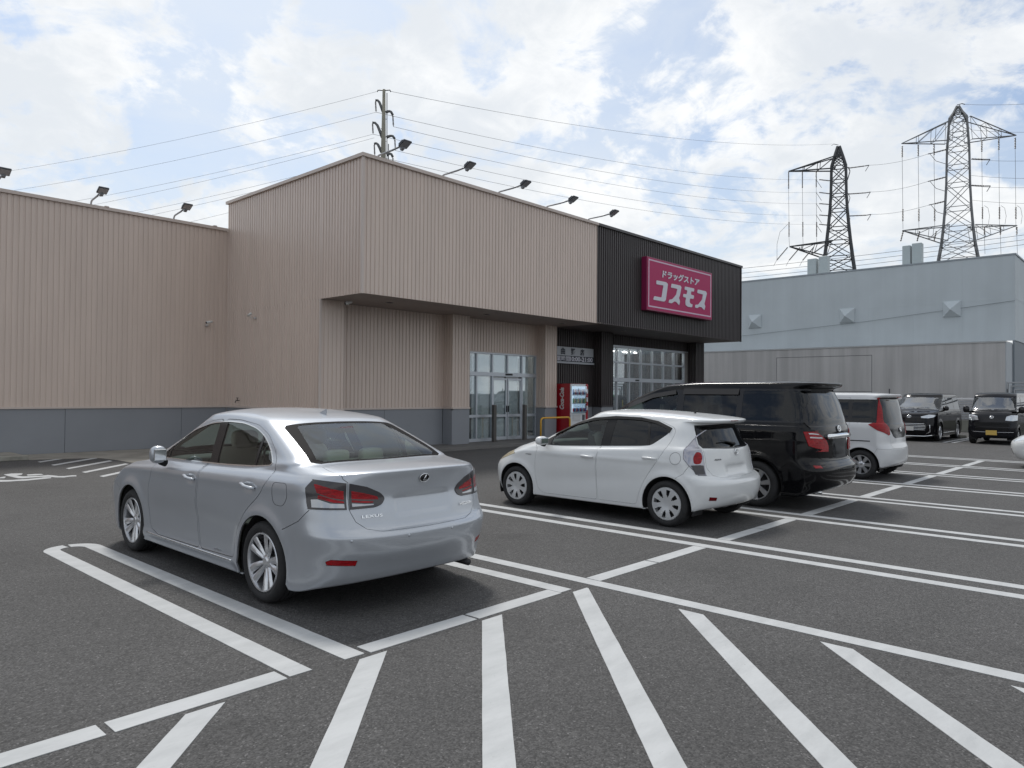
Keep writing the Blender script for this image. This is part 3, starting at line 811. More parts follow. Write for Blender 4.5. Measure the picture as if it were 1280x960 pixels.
    rd = [(-.245, 1.402), (-.5, 1.402), (-.85, 1.368), (-1.08, 1.298), (-1.27, 1.19), (-1.40, 1.08), (-1.42, .98), (-1.30, .83), (-1.12, .70), (-.97, .52), (-.92, .40), (-.91, .285), (-.30, .275), (-.235, .44), (-.21, .66), (-.225, .85), (-.235, 1.06), (-.245, 1.25)]
    c.region('front_door', 's', roundp(fd, .05, 4), gap=.006, split=True)
    c.region('rear_door', 's', roundp(rd, .05, 4), gap=.006, split=True)
    # fuel lid only drawn as seam on both halves would be wrong; kept to the left by hand below
    # tail lamps
    lo = [('s', -1.935, 1.0), ('s', -1.90, .945), ('s', -1.925, .84), ('r', .845, .795), ('r', .648, .790), ('r', .640, .982), ('r', .80, 1.006)]
    li = [('r', .622, .980), ('r', .50, .950), ('r', .39, .898), ('r', .355, .855), ('r', .385, .812), ('r', .44, .794), ('r', .630, .790)]
    c.region('lo_red', 'r', [('s', -1.96, .975), ('s', -1.99, .915), ('r', .74, .880), ('r', .66, .862), ('r', .66, .925), ('r', .72, .942), ('r', .80, .975)])
    c.region('lo_red', 'r', [('r', .795, .90), ('r', .725, .868), ('r', .66, .850), ('r', .66, .838), ('r', .72, .843), ('r', .80, .875)])
    c.region('lo_clear', 'r', [('s', -1.955, .865), ('r', .83, .810), ('r', .66, .803), ('r', .66, .832), ('r', .74, .838), ('r', .80, .868)])
    c.region('lamp_outer', 'r', lo)
    c.region('li_red', 'r', [(.61, .925), (.52, .905), (.42, .872), (.41, .850), (.50, .856), (.61, .866)])
    c.region('li_red', 'r', [(.61, .858), (.52, .846), (.45, .838), (.46, .828), (.52, .832), (.61, .842)])
    c.region('li_clear', 'r', [(.61, .834), (.52, .824), (.45, .820), (.455, .812), (.61, .810)])
    c.region('lamp_inner', 'r', roundp(li, [.0, .0, .03, .02, .02, .02, 0], 4))
    # boot lid
    tl = [('r', 0, .618), ('r', .42, .622), ('r', .53, .645), ('r', .60, .70), ('r', .625, .76), ('r', .635, .79), ('r', .633, .985), ('r', .66, 1.01), ('t', .675, -1.95), ('t', .655, -1.83), ('t', .40, -1.80), ('t', 0, -1.805)]
    c.region('boot_lid', 'r', tl, gap=.004)
    # glazing
    c.region('rear_glass', 't', [('t', 0, -1.725), ('t', .55, -1.70), ('t', .60, -1.66), ('t', .46, -1.15), ('t', .43, -1.12), ('t', 0, -1.112)])
    c.region('rear_band', 't', [('t', 0, -1.755), ('t', .60, -1.73), ('t', .66, -1.68), ('t', .565, -1.12), ('t', .53, -1.085), ('t', 0, -1.075)])
    c.region('windscreen', 't', [('t', 0, 1.24), ('t', .35, 1.19), ('t', .62, 1.02), ('t', .50, .44), ('t', .48, .37), ('t', .25, .40), ('t', 0, .41)])
    c.region('black_band', 't', [('t', 0, 1.28), ('t', .36, 1.23), ('t', .665, 1.04), ('t', .54, .42), ('t', .50, .34), ('t', .25, .37), ('t', 0, .38)])
    # bonnet
    c.region('bonnet', 't', [('t', 0, 1.31), ('t', .38, 1.27), ('t', .70, 1.12), ('t', .72, 1.5), ('t', .62, 1.92), ('t', .35, 2.08), ('t', 0, 2.12)], gap=.004)
    c.region('headlight', 'f', [('s', 1.75, .80), ('s', 1.72, .76), ('s', 1.9, .66), ('f', .66, .62), ('f', .45, .62), ('f', .42, .66), ('f', .60, .74)], gap=.003)
    c.region('grille', 'f', [('f', 0, .64), ('f', .30, .63), ('f', .36, .60), ('f', .30, .50), ('f', 0, .50)])
    c.region('lower_grille', 'f', [('f', 0, .40), ('f', .42, .40), ('f', .46, .32), ('f', .40, .28), ('f', 0, .28)])
    # bumper joint seams
    c.stroke('s', [(-1.955, .79), (-1.86, .70), (-1.73, .645), (-1.66, .615)], .005)
    c.stroke('s', [(1.62, .60), (1.75, .66)], .005)
    # reflectors in the bumper
    c.region('reflector', 'r', [(.60, .425), (.76, .440), (.785, .425), (.775, .395), (.605, .383)], gap=.004)
    c.triangulate()
    gl = ['glass_front', 'glass_mirror_q', 'glass_rear', 'glass_quarter', 'rear_glass', 'windscreen']
    c.piece('body', {'body': 0}, paint, root)
    for nm, cl in (('front_door', 'front_door'), ('rear_door', 'rear_door')):
        for sd in (1, -1):
            d = c.piece(nm, {cl: 0}, paint, root, side=sd)
            y0, y1, z = ((-.165, .03, .865) if cl == 'front_door' else (-1.235, -1.03, .885))
            handle(S, d, sd, y0, y1, z, paint)
            if cl == 'front_door':
                c.piece('window', {'glass_front': 0, 'glass_mirror_q': 0}, MT['g_mid'], d, side=sd, flange=0, off=-.003)
                mirror(d, sd, (.955, .47, 1.05), (.145, .12, .165), paint, stalk=(.06, .03, -.09))
            else:
                c.piece('window', {'glass_rear': 0, 'glass_quarter': 0}, MT['g_mid'], d, side=sd, flange=0, off=-.003)
    c.comps('window_pillar', {'pillar': 0}, MT['gloss'], root, flange=.01)
    for sd in (1, -1):
        c.piece('window_moulding', {'chrome_ring': 0}, MT['chrome'], root, side=sd, flange=.01, off=.003)
    b = c.piece('boot_lid', {'boot_lid': 0}, paint, root)
    c.piece('rear_window', {'rear_glass': 0}, MT['g_clear'], root, flange=0, off=-.001)
    c.piece('windscreen', {'windscreen': 0}, MT['g_clear'], root, flange=0, off=-.001)
    c.piece('glass_border', {'black_band': 0}, MT['gloss'], root, flange=.004)
    c.piece('glass_border', {'rear_band': 0}, mat('frit_black', (.016, .015, .015), .6, spec=.04), root, flange=.004)
    c.piece('bonnet', {'bonnet': 0}, paint, root)
    for sd in (1, -1):
        c.piece('headlight', {'headlight': 0}, MT['head'], root, side=sd, off=.002)
        c.piece('tail_light', {'lamp_outer': 0, 'lo_red': 1, 'lo_clear': 2, 'lamp_inner': 0, 'li_red': 1, 'li_clear': 2}, [MT['smoke'], MT['red'], MT['clear']], root, side=sd, off=.006)
        c.piece('rear_reflector', {'reflector': 0}, MT['red'], root, side=sd, off=.0)
    c.piece('grille', {'grille': 0}, MT['gloss'], root, off=-.01)
    c.piece('lower_grille', {'lower_grille': 0}, MT['trim'], root, off=-.01)
    std_parts(c, root, paint, glass=gl, inner_mat=mat('lining_light', (.16, .155, .14), .9))
    # fuel lid seam on the left flank
    fl = roundp([(-1.49, .955), (-1.68, .96), (-1.70, .85), (-1.65, .785), (-1.53, .79), (-1.49, .85)], .04, 5)
    pts = surf_line(S, 's', fl + [fl[0]], -1, .0005, .02)
    MB().tube(pts, .0016, 5, cap=False).build('fuel_lid_seam', MT['under'], root)
    # wheels
    for sd in (1, -1):
        wheel(root, sd, .775, WB0, .318, .215, 'paired', MT, .232, rot=.3)
        wheel(root, sd, .770, WF, .318, .215, 'paired', MT, .232, rot=.1)
    # badges
    fill = MT['gloss']
    ovals(S, b, 'emblem', 'r', 0, .985, .048, .033, MT['chrome'], fill=fill, off=.004)
    p, n = S.at('r', 0, .985, 1, .010); up = (Vector((0, 0, 1)) - n * n.z).normalized(); x = up.cross(n)
    MB().tube([p + up * .024 + x * .014, p - up * .018 - x * .010, p - up * .019 + x * .030], [.005, .005, .004], 6).build('emblem_stroke', MT['chrome'], b, smooth=True)
    place_text(S, b, 'badge_lettering', 'LEXUS', 'r', -.475, .735, .035, MT['chrome'], fitw=.165, fith=.022, offset=.0006)
    place_text(S, b, 'badge_lettering', 'HS250h', 'r', .475, .735, .035, MT['chrome'], fitw=.165, fith=.024, offset=.0006)
    # blank plate recess rim (the plate itself is not readable)
    rim = roundp([(-.30, .868), (.30, .868), (.30, .722), (-.30, .722)], .05, 6)
    # side skirt moulding
    for sd in (1, -1):
        a = surf_line(S, 's', [(.86, .265), (.3, .262), (-.3, .262), (-.88, .262)], sd, .003)
        MB().tube(a, .007, 6).build('sill_moulding', MT['chrome'], root, smooth=True)
    place_text(S, kids(root)[0], 'badge_lettering', 'HYBRID', 's', -.62, .312, .03, MT['chrome'], side=-1, fitw=.13, fith=.016)
    # parking sensors, antenna, exhaust, plate lamp bar
    for a in (-.66, -.22, .22, .66):
        p, n = S.at('r', a, .575, 1, 0); MB().lathe([(0, .003), (.010, .003), (.011, 0)], 12, M=frameM(p, n.orthogonal().normalized(), n.cross(n.orthogonal().normalized()), n)).build('parking_sensor', paint, root, smooth=True)
    MB().prism([(-.09, 0), (.06, 0), (-.085, .055), (-.10, .055)], -.004, .004, M=frameM((0, -.78, 1.44), (0, 1, 0), (0, 0, 1), (1, 0, 0))).build('aerial', paint, root)
    MB().tube([(.56, -1.95, .225), (.57, -2.17, .215)], .028, 12).build('exhaust_pipe', MT['brake'], root, smooth=True)
    MB().tube([(.30, -1.55, .22), (-.30, -1.55, .22)], .10, 12).build('silencer', MT['under'], root, smooth=True)
    # cabin
    cab = mat('seat_pale_beige', (.52, .49, .41), .8)
    MB().cbox(-.60, .60, -1.72, -1.08, .955, .985, .01).build('parcel_shelf', mat('shelf_beige', (.48, .50, .44), .8), root)
    smoothbox('rear_seat', (0, -.93, .80), (1.25, .24, .46), cab, root, .3, rot=Matrix.Rotation(R(-16), 3, 'X'))
    for x in (-.38, 0, .38): smoothbox('headrest', (x, -1.04, 1.06), (.25, .10, .15), cab, root, .5)
    for x in (-.38, .38):
        smoothbox('front_seat', (x, .02, .82), (.48, .18, .62), cab, root, .4, rot=Matrix.Rotation(R(-14), 3, 'X'))
        smoothbox('front_seat_base', (x, .28, .52), (.48, .50, .16), cab, root, .4)
        smoothbox('headrest', (x, -.09, 1.20), (.25, .10, .17), cab, root, .5)
    smoothbox('dashboard', (0, .98, .88), (1.35, .42, .20), MT['seatd'], root, .3)
    MB().lathe([(.17, -.014), (.185, 0), (.17, .014), (.155, 0)], 28, M=frameM((.38, .62, .93), (1, 0, 0), (0, .4, .92), (0, -.92, .4)), closed=True).build('steering_wheel', MT['trim'], root, smooth=True)
    MB().box(-.66, .66, -1.1, 1.0, .30, .34).build('cabin_floor', MT['inner'], root)
    # third brake light behind the glass
    MB().cbox(-.07, .07, -1.20, -1.16, 1.325, 1.345, .004).build('brake_light', MT['dred'], root)
    return root
PB = mat('paint_black', (.005, .005, .006), .08, 0, spec=.28, coat=0)
def lev(z, wd, yr, yf, **k): return dict(z=z, w=wd, yr=yr, yf=yf, **k)
def flares(X, Y, Z, cys, cz, r0, amp, ztop, xmin=.5):
    for cy in cys:
        r = np.hypot(Y - cy, Z - cz); X = X + np.where(X > xmin, amp * np.exp(-((r - r0) / .05) ** 2) * (Z < ztop) * np.clip((Z - .1) / .1, 0, 1), 0)
    return X
def cabin(root, ys, seat, w=.36, z0=.55, hz=1.2, ang=-12, floor=(-1.3, 1.0), dash=None, wheel_y=None, half=.62):
    for i, y in enumerate(ys):
        for x in (-w, w):
            smoothbox('seat_back', (x, y, z0 + .30), (.46, .16, .60), seat, root, .4, 8, Matrix.Rotation(R(ang), 3, 'X'))
            smoothbox('seat_base', (x, y + .25, z0 - .02), (.46, .46, .16), seat, root, .4, 8)
            smoothbox('headrest', (x, y - .09, hz), (.24, .09, .16), seat, root, .5, 8)
    if dash: smoothbox('dashboard', (0, dash[0], dash[1]), (half * 2 + .05, .36, .2), MT['seatd'], root, .3, 8)
    if wheel_y: MB().lathe([(.17, -.014), (.185, 0), (.17, .014), (.155, 0)], 24, M=frameM((.36, wheel_y, dash[1] + .04), (1, 0, 0), (0, .4, .92), (0, -.92, .4)), closed=True).build('steering_wheel', MT['trim'], root, smooth=True)
    MB().box(-half, half, floor[0], floor[1], .30, .34).build('cabin_floor', MT['inner'], root)
# ------------------------------------------------------------------ white hatchback
def build_hatch(loc, label, group, paint, rz=0.0, name='white_hatchback', side_glass='g_dark', kind=0):
    root = empty(name, loc, rz, label, 'car', group)
    W0, W1 = -1.265, 1.265
    lv = [
        lev([(-1.9, .26), (-1.5, .20), (0, .185), (1.6, .20), (1.9, .22)], .58, -1.66, 1.66),
        lev([(-1.9, .27), (-1.65, .235), (-1.5, .19), (0, .185), (1.6, .19), (1.9, .20)], .805, -1.80, 1.80, cr=.40, cf=.52),
        lev([(-1.9, .31), (-1.5, .24), (0, .22), (1.9, .24)], .830, -1.86, 1.88, cr=.40, cf=.54),
        lev([(-1.9, .42), (0, .34), (1.9, .36)], .838, -1.915, 1.95, cr=.40, cf=.56),
        lev([(-1.9, .54), (0, .48), (1.9, .48)], .842, -1.925, 1.975, cr=.40, cf=.58),
        lev([(-1.9, .590), (-1.5, .62), (0, .58), (1.9, .56)], .844, -1.90, 1.97, cr=.40, cf=.6),
        lev([(-1.9, .625), (-1.5, .68), (0, .66), (1.9, .62)], .843, -1.82, 1.94, cr=.40, cf=.62),
        lev([(-1.9, .74), (0, .74), (1.2, .72), (1.9, .67)], .840, -1.795, 1.87, cr=.40, cf=.64),
        lev([(-1.9, .86), (0, .84), (1.2, .80), (1.9, .71)], .832, -1.785, 1.79, cr=.42, cf=.66, nf=2.2),
        lev([(-1.9, .96), (-.8, .93), (.4, .875), (1.2, .84), (1.8, .745)], .812, -1.775, 1.70, cr=.44, cf=.7, nf=2.2),
        lev([(-1.9, .985), (-1.2, .975), (-.8, .95), (.4, .895), (1.2, .88), (1.7, .79)], .795, -1.765, 1.58, cr=.46, cf=.7, nf=2.2),
        lev([(-1.8, .995), (-1.2, 1.0), (-.8, .965), (.4, .915), (1.15, .93), (1.4, .89)], .778, -1.755, 1.34, cr=.48, cf=.65, nf=2.2),
        lev([(-1.8, 1.01), (-1.2, 1.02), (-.8, .985), (.4, .94), (1.15, .985)], .765, -1.745, 1.16, cr=.48, cf=.6, nf=2.2),
        lev([(-1.75, 1.11), (-.8, 1.11), (.3, 1.08), (.8, 1.10)], .715, -1.70, .84, cr=.46, cf=.5, nf=2.3),
        lev([(-1.7, 1.215), (-.8, 1.23), (-.2, 1.225), (.5, 1.22)], .660, -1.655, .53, cr=.40, cf=.42, nf=2.4),
        lev([(-1.65, 1.290), (-.8, 1.320), (-.2, 1.335), (.25, 1.325)], .605, -1.62, .24, cr=.32, cf=.34, nf=2.5),
        lev([(-1.75, 1.288), (-1.2, 1.345), (-.6, 1.365), (-.2, 1.37), (.2, 1.355)], .580, -1.73, .19, cr=.30, cf=.32, nr=3.2),
        lev([(-1.80, 1.328), (-1.2, 1.37), (-.6, 1.395), (-.2, 1.398), (.15, 1.382)], .545, -1.77, .14, cr=.28, cf=.30, nr=3.2),
        lev([(-1.80, 1.340), (-1.2, 1.395), (-.6, 1.425), (-.2, 1.425), (.1, 1.405)], .40, -1.72, .09, cr=.22, cf=.24),
        lev([(-1.6, 1.365), (-1.0, 1.415), (-.5, 1.440), (-.2, 1.438), (.0, 1.425)], .20, -1.6, .0, cr=.16, cf=.16),
        lev([(-1.4, 1.385), (-.9, 1.425), (-.5, 1.443), (-.2, 1.441)], .02, -1.4, -.1, cr=.02, cf=.02, nr=2, nf=2)]
    def deform(X, Y, Z):
        X = flares(X, Y, Z, (W0, W1), .285, .36, .015, .80, .5)
        sd = X > .7
        X = X - sd * .014 * np.exp(-((Z - .50 + .10 * Y) / .12) ** 2) * np.exp(-(Y / .85) ** 4)
        X = X + sd * .008 * np.exp(-((Z - .80) / .03) ** 2) * np.exp(-((Y + .3) / 1.1) ** 4)
        m = Y < -1.5
        Y = Y + m * .018 * np.exp(-(np.abs(X) / .26) ** 8) * np.exp(-((Z - .70) / .07) ** 6)
        return X, Y, Z
    S = Surf(lv, deform, blur=2); c = Car(S, 140, 100)
    c.arch(W0, .285, .345, .82, .28, None, None); c.arch(W1, .285, .345, .82, .28, None, None)
    dlo = [(.93, .925), (.62, 1.075), (.32, 1.205), (.0, 1.285), (-.35, 1.318), (-.75, 1.312), (-1.0, 1.275), (-1.20, 1.205), (-1.215, 1.16), (-1.10, 1.07), (-1.00, 1.00), (-.85, .985), (-.3, .955), (.5, .915)]
    dl = roundp(dlo, [.02, .1, .1, .1, .1, .1, .08, .04, .04, .05, .05, .03, .1, .1], 3)
    def half(P, a, b, sgn):
        o = []
        for i in range(len(P)):
            p, q = P[i - 1], P[i]; fp, fq = sgn * (p[0] - (a + (p[1] - 1.05) * b)), sgn * (q[0] - (a + (q[1] - 1.05) * b))
            if (fp >= 0) != (fq >= 0): t = fp / (fp - fq); o.append((p[0] + (q[0] - p[0]) * t, p[1] + (q[1] - p[1]) * t))
            if fq >= 0: o.append(q)
        return o
    c.region('gf', 's', half(half(dl, -.215, -.06, 1), .66, 0, -1)); c.region('gr', 's', half(half(dl, -.93, .2, 1), -.36, -.06, -1)); c.region('gq', 's', half(dl, -.965, .2, -1))
    c.region('pillar', 's', dl)
    c.region('visor', 's', [(.66, 1.055), (.62, 1.10), (.32, 1.235), (.0, 1.32), (-.35, 1.352), (-.75, 1.345), (-1.02, 1.305), (-1.25, 1.225), (-1.225, 1.165), (-.9, 1.20), (-.3, 1.2), (.3, 1.1)])
    fd = [(-.225, .98), (-.19, .82), (-.175, .68), (-.185, .45), (-.21, .235), (.72, .23), (.83, .27), (.89, .45), (.90, .70), (.87, .86), (.97, .93), (.64, 1.115), (.33, 1.245), (0, 1.332), (-.25, 1.362), (-.24, 1.15)]
    rdp = [(-.255, 1.362), (-.75, 1.355), (-1.03, 1.318), (-1.28, 1.235), (-1.31, 1.18), (-1.27, 1.04), (-1.14, .82), (-1.02, .66), (-.93, .52), (-.86, .36), (-.83, .235), (-.22, .235), (-.195, .45), (-.185, .68), (-.2, .82), (-.235, .98), (-.25, 1.15)]
    c.region('front_door', 's', roundp(fd, .05, 3), gap=.004); c.region('rear_door', 's', roundp(rdp, .05, 3), gap=.004)
    # tail lamp: tall boomerang on the corner
    c.region('lp_red', 'r', roundp([('s', -1.61, .95), ('s', -1.65, .94), ('s', -1.668, .88), ('s', -1.662, .80), ('s', -1.605, .80), ('s', -1.59, .88)], .03, 4))
    c.region('lp_smoke', 'r', [('s', -1.575, .785), ('s', -1.655, .79), ('r', .665, .785), ('r', .663, .672), ('s', -1.635, .675)])
    c.region('lamp', 'r', [('s', -1.475, .975), ('s', -1.53, 1.10), ('s', -1.60, 1.215), ('r', .600, 1.13), ('r', .635, 1.02), ('r', .645, .93), ('r', .650, .66), ('s', -1.66, .665), ('s', -1.56, .775), ('s', -1.49, .86)], gap=.006)
    c.region('tg_glass', 'r', [('r', 0, 1.262), ('r', .50, 1.245), ('r', .535, 1.20), ('r', .585, 1.06), ('r', .58, 1.005), ('r', 0, .985)])
    c.region('tg_black', 'r', [('r', 0, 1.275), ('r', .53, 1.262), ('r', .56, 1.21), ('r', .615, 1.05), ('r', .61, .99), ('r', 0, .965)])
    c.region('tailgate', 'r', [('r', 0, .615), ('r', .45, .63), ('r', .56, .66), ('r', .628, .75), ('r', .632, 1.0), ('r', .60, 1.10), ('r', .568, 1.23), ('r', .55, 1.27), ('r', 0, 1.282)], gap=.004)
    c.region('wsc', 't', [('t', 0, 1.13), ('t', .35, 1.08), ('t', .62, .90), ('t', .60, .84), ('t', .50, .30), ('t', .47, .22), ('t', 0, .26)])
    c.region('ws_black', 't', [('t', 0, 1.17), ('t', .37, 1.12), ('t', .66, .93), ('t', .64, .82), ('t', .53, .27), ('t', .50, .19), ('t', 0, .23)])
    c.region('bonnet', 't', [('t', 0, 1.20), ('t', .40, 1.15), ('t', .68, .98), ('t', .66, 1.30), ('t', .52, 1.62), ('t', .3, 1.74), ('t', 0, 1.78)], gap=.004)
    c.region('headl', 's', [('s', 1.38, .805), ('s', 1.30, .765), ('s', 1.50, .70), ('s', 1.66, .65), ('f', .52, .60), ('f', .45, .64), ('f', .56, .715)], gap=.003)
    c.region('grille', 'f', [('f', 0, .645), ('f', .35, .635), ('f', .38, .615), ('f', 0, .62)])
    c.region('low_grille', 'f', [('f', 0, .46), ('f', .45, .44), ('f', .50, .32), ('f', .42, .27), ('f', 0, .27)])
    c.region('refl', 'r', [(.60, .40), (.70, .41), (.70, .365), (.60, .36)])
    c.stroke('s', [(-1.50, .86), (-1.56, .775), (-1.50, .68), (-1.40, .615)], .004)
    c.triangulate()
    gl = ['gf', 'gr', 'gq', 'tg_glass', 'wsc']
    c.piece('body', {'body': 0}, paint, root)
    for nm in ('front_door', 'rear_door'):
        for sd in (1, -1):
            d = c.piece(nm, {nm: 0}, paint, root, side=sd)
            y0, y1, z = ((-.14, .06, .80) if nm == 'front_door' else (-1.12, -.92, .835)); handle(S, d, sd, y0, y1, z, paint, dz=.005)
            if nm == 'front_door':
                c.piece('window', {'gf': 0}, MT['g_mid'], d, side=sd, flange=0, off=-.003)
                mirror(d, sd, (.93, .70, .985), (.20, .13, .125), paint, stalk=(.07, .03, -.06))
            else: c.piece('window', {'gr': 0, 'gq': 0}, MT[side_glass], d, side=sd, flange=0, off=-.003)
    c.comps('window_pillar', {'pillar': 0}, MT['trim'], root, flange=.01)
    c.both('door_visor', {'visor': 0}, mat('visor_smoke', (.016, .015, .014), .25, spec=.3), root, flange=.012, off=.010)
    t = c.piece('tailgate', {'tailgate': 0}, paint, root)
    c.piece('rear_window', {'tg_glass': 0}, MT['g_dark'], t, flange=0, off=-.001); c.piece('glass_border', {'tg_black': 0}, MT['gloss'], t, flange=.004)
    c.piece('windscreen', {'wsc': 0}, MT['g_clear'], root, flange=0, off=-.001); c.piece('glass_border', {'ws_black': 0}, MT['gloss'], root, flange=.004)
    c.piece('bonnet', {'bonnet': 0}, paint, root)
    hd = mat('headlight_yellowed', (.50, .44, .30), .2, .2, coat=.6) if kind == 0 else MT['head']
    c.both('headlight', {'headl': 0}, hd, root, off=.003)
    c.both('tail_light', {'lamp': 0, 'lp_red': 1, 'lp_smoke': 2}, [mat('lamp_silver', (.33, .33, .37), .10, .5, coat=1.0), MT['red'], MT['smoke']], root, off=.007)
    c.both('rear_reflector', {'refl': 0}, MT['dred'], root, off=.003)
    c.piece('grille', {'grille': 0}, MT['gloss'], root, off=-.004); c.piece('lower_grille', {'low_grille': 0}, MT['trim'], root, off=-.006)
    std_parts(c, root, paint, glass=gl)
    for sd in (1, -1):
        wheel(root, sd, .752, W0, .288, .18, 'cap8', MT, .205, rot=.2); wheel(root, sd, .752, W1, .288, .18, 'cap8', MT, .205, rot=.5)
    if kind == 0:
        ovals(S, t, 'emblem', 'r', 0.02, .925, .052, .036, MT['chrome'], tube=.006, rings=((0, 0, 1, 1), (0, .05, .42, .95), (0, .45, .75, .45)), off=.006)
        place_text(S, t, 'badge_lettering', 'AQUA', 'r', -.43, .845, .03, mat('badge_grey', (.10, .10, .11), .3, .6), fitw=.13, fith=.024)
        pts = surf_line(S, 's', circ(-1.385, .86, .075, 20) + [(-1.385 + .075, .86)], -1, .0005, .02)
        MB().tube(pts, .002, 5, cap=False).build('fuel_lid_seam', MT['under'], root)
        place_text(S, root, 'badge_lettering', 'HYBRID', 's', 1.02, .77, .02, mat('badge_grey', (.1, .1, .11), .3), side=-1, fitw=.11, fith=.012)
        p, n = S.at('r', .02, 1.02, 1, .018); q, n2 = S.at('r', -.20, 1.055, 1, .022)
        MB().tube([p - n * .02, p, p.lerp(q, .5) + n * .004, q], [.020, .018, .011, .009], 8).build('rear_wiper', MT['trim'], t, smooth=True)
        MB().tube([q + Vector((.20, 0, -.018)), q + Vector((-.12, .0, .012))], .006, 6).build('wiper_blade', MT['trim'], t)
        MB().tube([(0, -1.20, 1.41), (0, -1.26, 1.45)], [.012, .006], 8).build('aerial', MT['trim'], root, smooth=True)
        MB().cbox(-.10, .10, -1.775, -1.76, 1.318, 1.328, .002).build('brake_light', MT['dred'], root)
    MB().cbox(-.45, .45, -1.55, -1.40, .22, .34, .03).build('rear_axle', MT['under'], root)
    cabin(root, (-.78, .05), MT['seatd'], hz=1.16, dash=(.98, .86), wheel_y=.62, half=.58)
    smoothbox('seat_cover', (-.36, .06, 1.0), (.44, .2, .26), mat('seat_light', (.34, .35, .33), .9), root, .5, 8)
    return root
# ------------------------------------------------------------------ tall boxy cars
def boxy_levels(W, H, yr, yf, rock, belt, nose, ws0, ws1, rear_in=.06, hood_z=.95, rearz=.30, wt=.70, roof_r=.06, spoiler=.0, cf=.45, cr=.30, nr=3.0, nf=2.6, bump=.05, roofc=.5, wsb=.0, drop=0.0):
    """W half width, H roof height, belt z, nose hood height, ws0/ws1 windscreen base/top y"""
    hb = hood_z
    L = [lev([(yr, rearz), (yr + .5, rock), (0, rock), (yf, rock + .02)], W * .68, yr + .30, yf - .30),
         lev([(yr, rearz), (yr + .45, rock), (0, rock), (yf, rock + .02)], W * .965, yr + .09, yf - .12, cr=cr, cf=cf),
         lev([(yr, rearz + .05), (0, rock + .06), (yf, rock + .06)], W * .985, yr + .02, yf - .05, cr=cr, cf=cf),
         lev([(yr, .46), (0, .42), (yf, .42)], W * .995, yr - .005, yf - .005, cr=cr, cf=cf),
         lev([(yr, .60), (0, .58), (yf, .58)], W, yr, yf, cr=cr, cf=cf),
         lev([(yr, .665), (0, .66), (yf, .66)], W, yr + bump * .5, yf - .01, cr=cr, cf=cf),
         lev([(yr, .73), (0, .74), (yf, .74)], W, yr + bump, yf - .03, cr=cr, cf=cf),
         lev([(yr, .90), (0, .86), (yf, hb - .10)], W * .995, yr + bump + .005, yf - .07, cr=cr, cf=cf),
         lev([(yr, belt - .08), (0, belt - .09), (ws0, hb - .0), (yf, hb - .04)], W * .985, yr + bump + .015, yf - .16, cr=cr, cf=cf),
         lev([(yr, belt), (0, belt), (ws0 - .25, belt - .01), (ws0, hb + .03), (yf - .2, hb + .0)], W * .965, yr + bump + .03, yf - .30, cr=cr, cf=cf * 1.05),
         lev([(yr, belt + .02), (0, belt + .02), (ws0 - .3, belt + .01), (ws0, hb + .06)], W * .945, yr + bump + .04, ws0 + .04, cr=cr, cf=cf * .9),
         lev([(yr, belt + .10), (0, belt + .10), (ws0 - .3, belt + .09), (ws0 - .1, hb + .17)], W * .92, yr + bump + .055, ws0 + (ws1 - ws0) * .22, cr=cr, cf=cf * .8)]
    g0 = belt + .10; g1 = H - roof_r - .07
    for t in (.45, .8, 1.0):
        z = g0 + (g1 - g0) * t
        L.append(lev([(yr, z), (ws1 - roofc, z), (ws0 + (ws1 - ws0) * t, z)], W * (.92 + (wt - .92) * t), yr + bump + .055 + rear_in * t, wsb * math.sin(math.pi * t * .9) + ws0 + (ws1 - ws0) * (.22 + .78 * t), cr=cr * .9, cf=cf * (.8 - .25 * t), nr=nr))
    yt = yr + bump + .055 + rear_in
    L += [lev([(yr, H - roof_r * .9 - spoiler * .35 - .02), (yr + .6, H - roof_r * .75), (ws1 - roofc, H - roof_r * .8), (ws1, H - roof_r * 1.25 - drop)], W * (wt - .035), yt - spoiler * .8, ws1 - .06, cr=cr * .8, cf=.28, nr=3.4),
          lev([(yr, H - roof_r * .55 - .015), (yr + .6, H - roof_r * .35), (ws1 - roofc, H - roof_r * .4), (ws1 - .1, H - roof_r * .9 - drop * .85)], W * (wt - .11), yt - spoiler, ws1 - .12, cr=cr * .7, cf=.25, nr=3.2),
          lev([(yr, H - .035), (yr + .6, H - .012), (ws1 - roofc, H - .012), (ws1 - .2, H - roof_r * .7 - drop * .6)], W * (wt - .33), yt - spoiler * .7 + .05, ws1 - .22, cr=.18, cf=.2),
          lev([(yr, H - .022), (yr + .6, H - .002), (ws1 - roofc - .1, H), (ws1 - .4, H - roof_r * .5 - drop * .35)], W * .2, yt + .22, ws1 - .38, cr=.12, cf=.14),
          lev([(yr, H - .018), (yr + .6, H), (ws1 - roofc - .2, H + .002), (ws1 - .5, H - roof_r * .3 - drop * .2)], .02, yt + .34, ws1 - .5, cr=.02, cf=.02, nr=2, nf=2)]
    return L
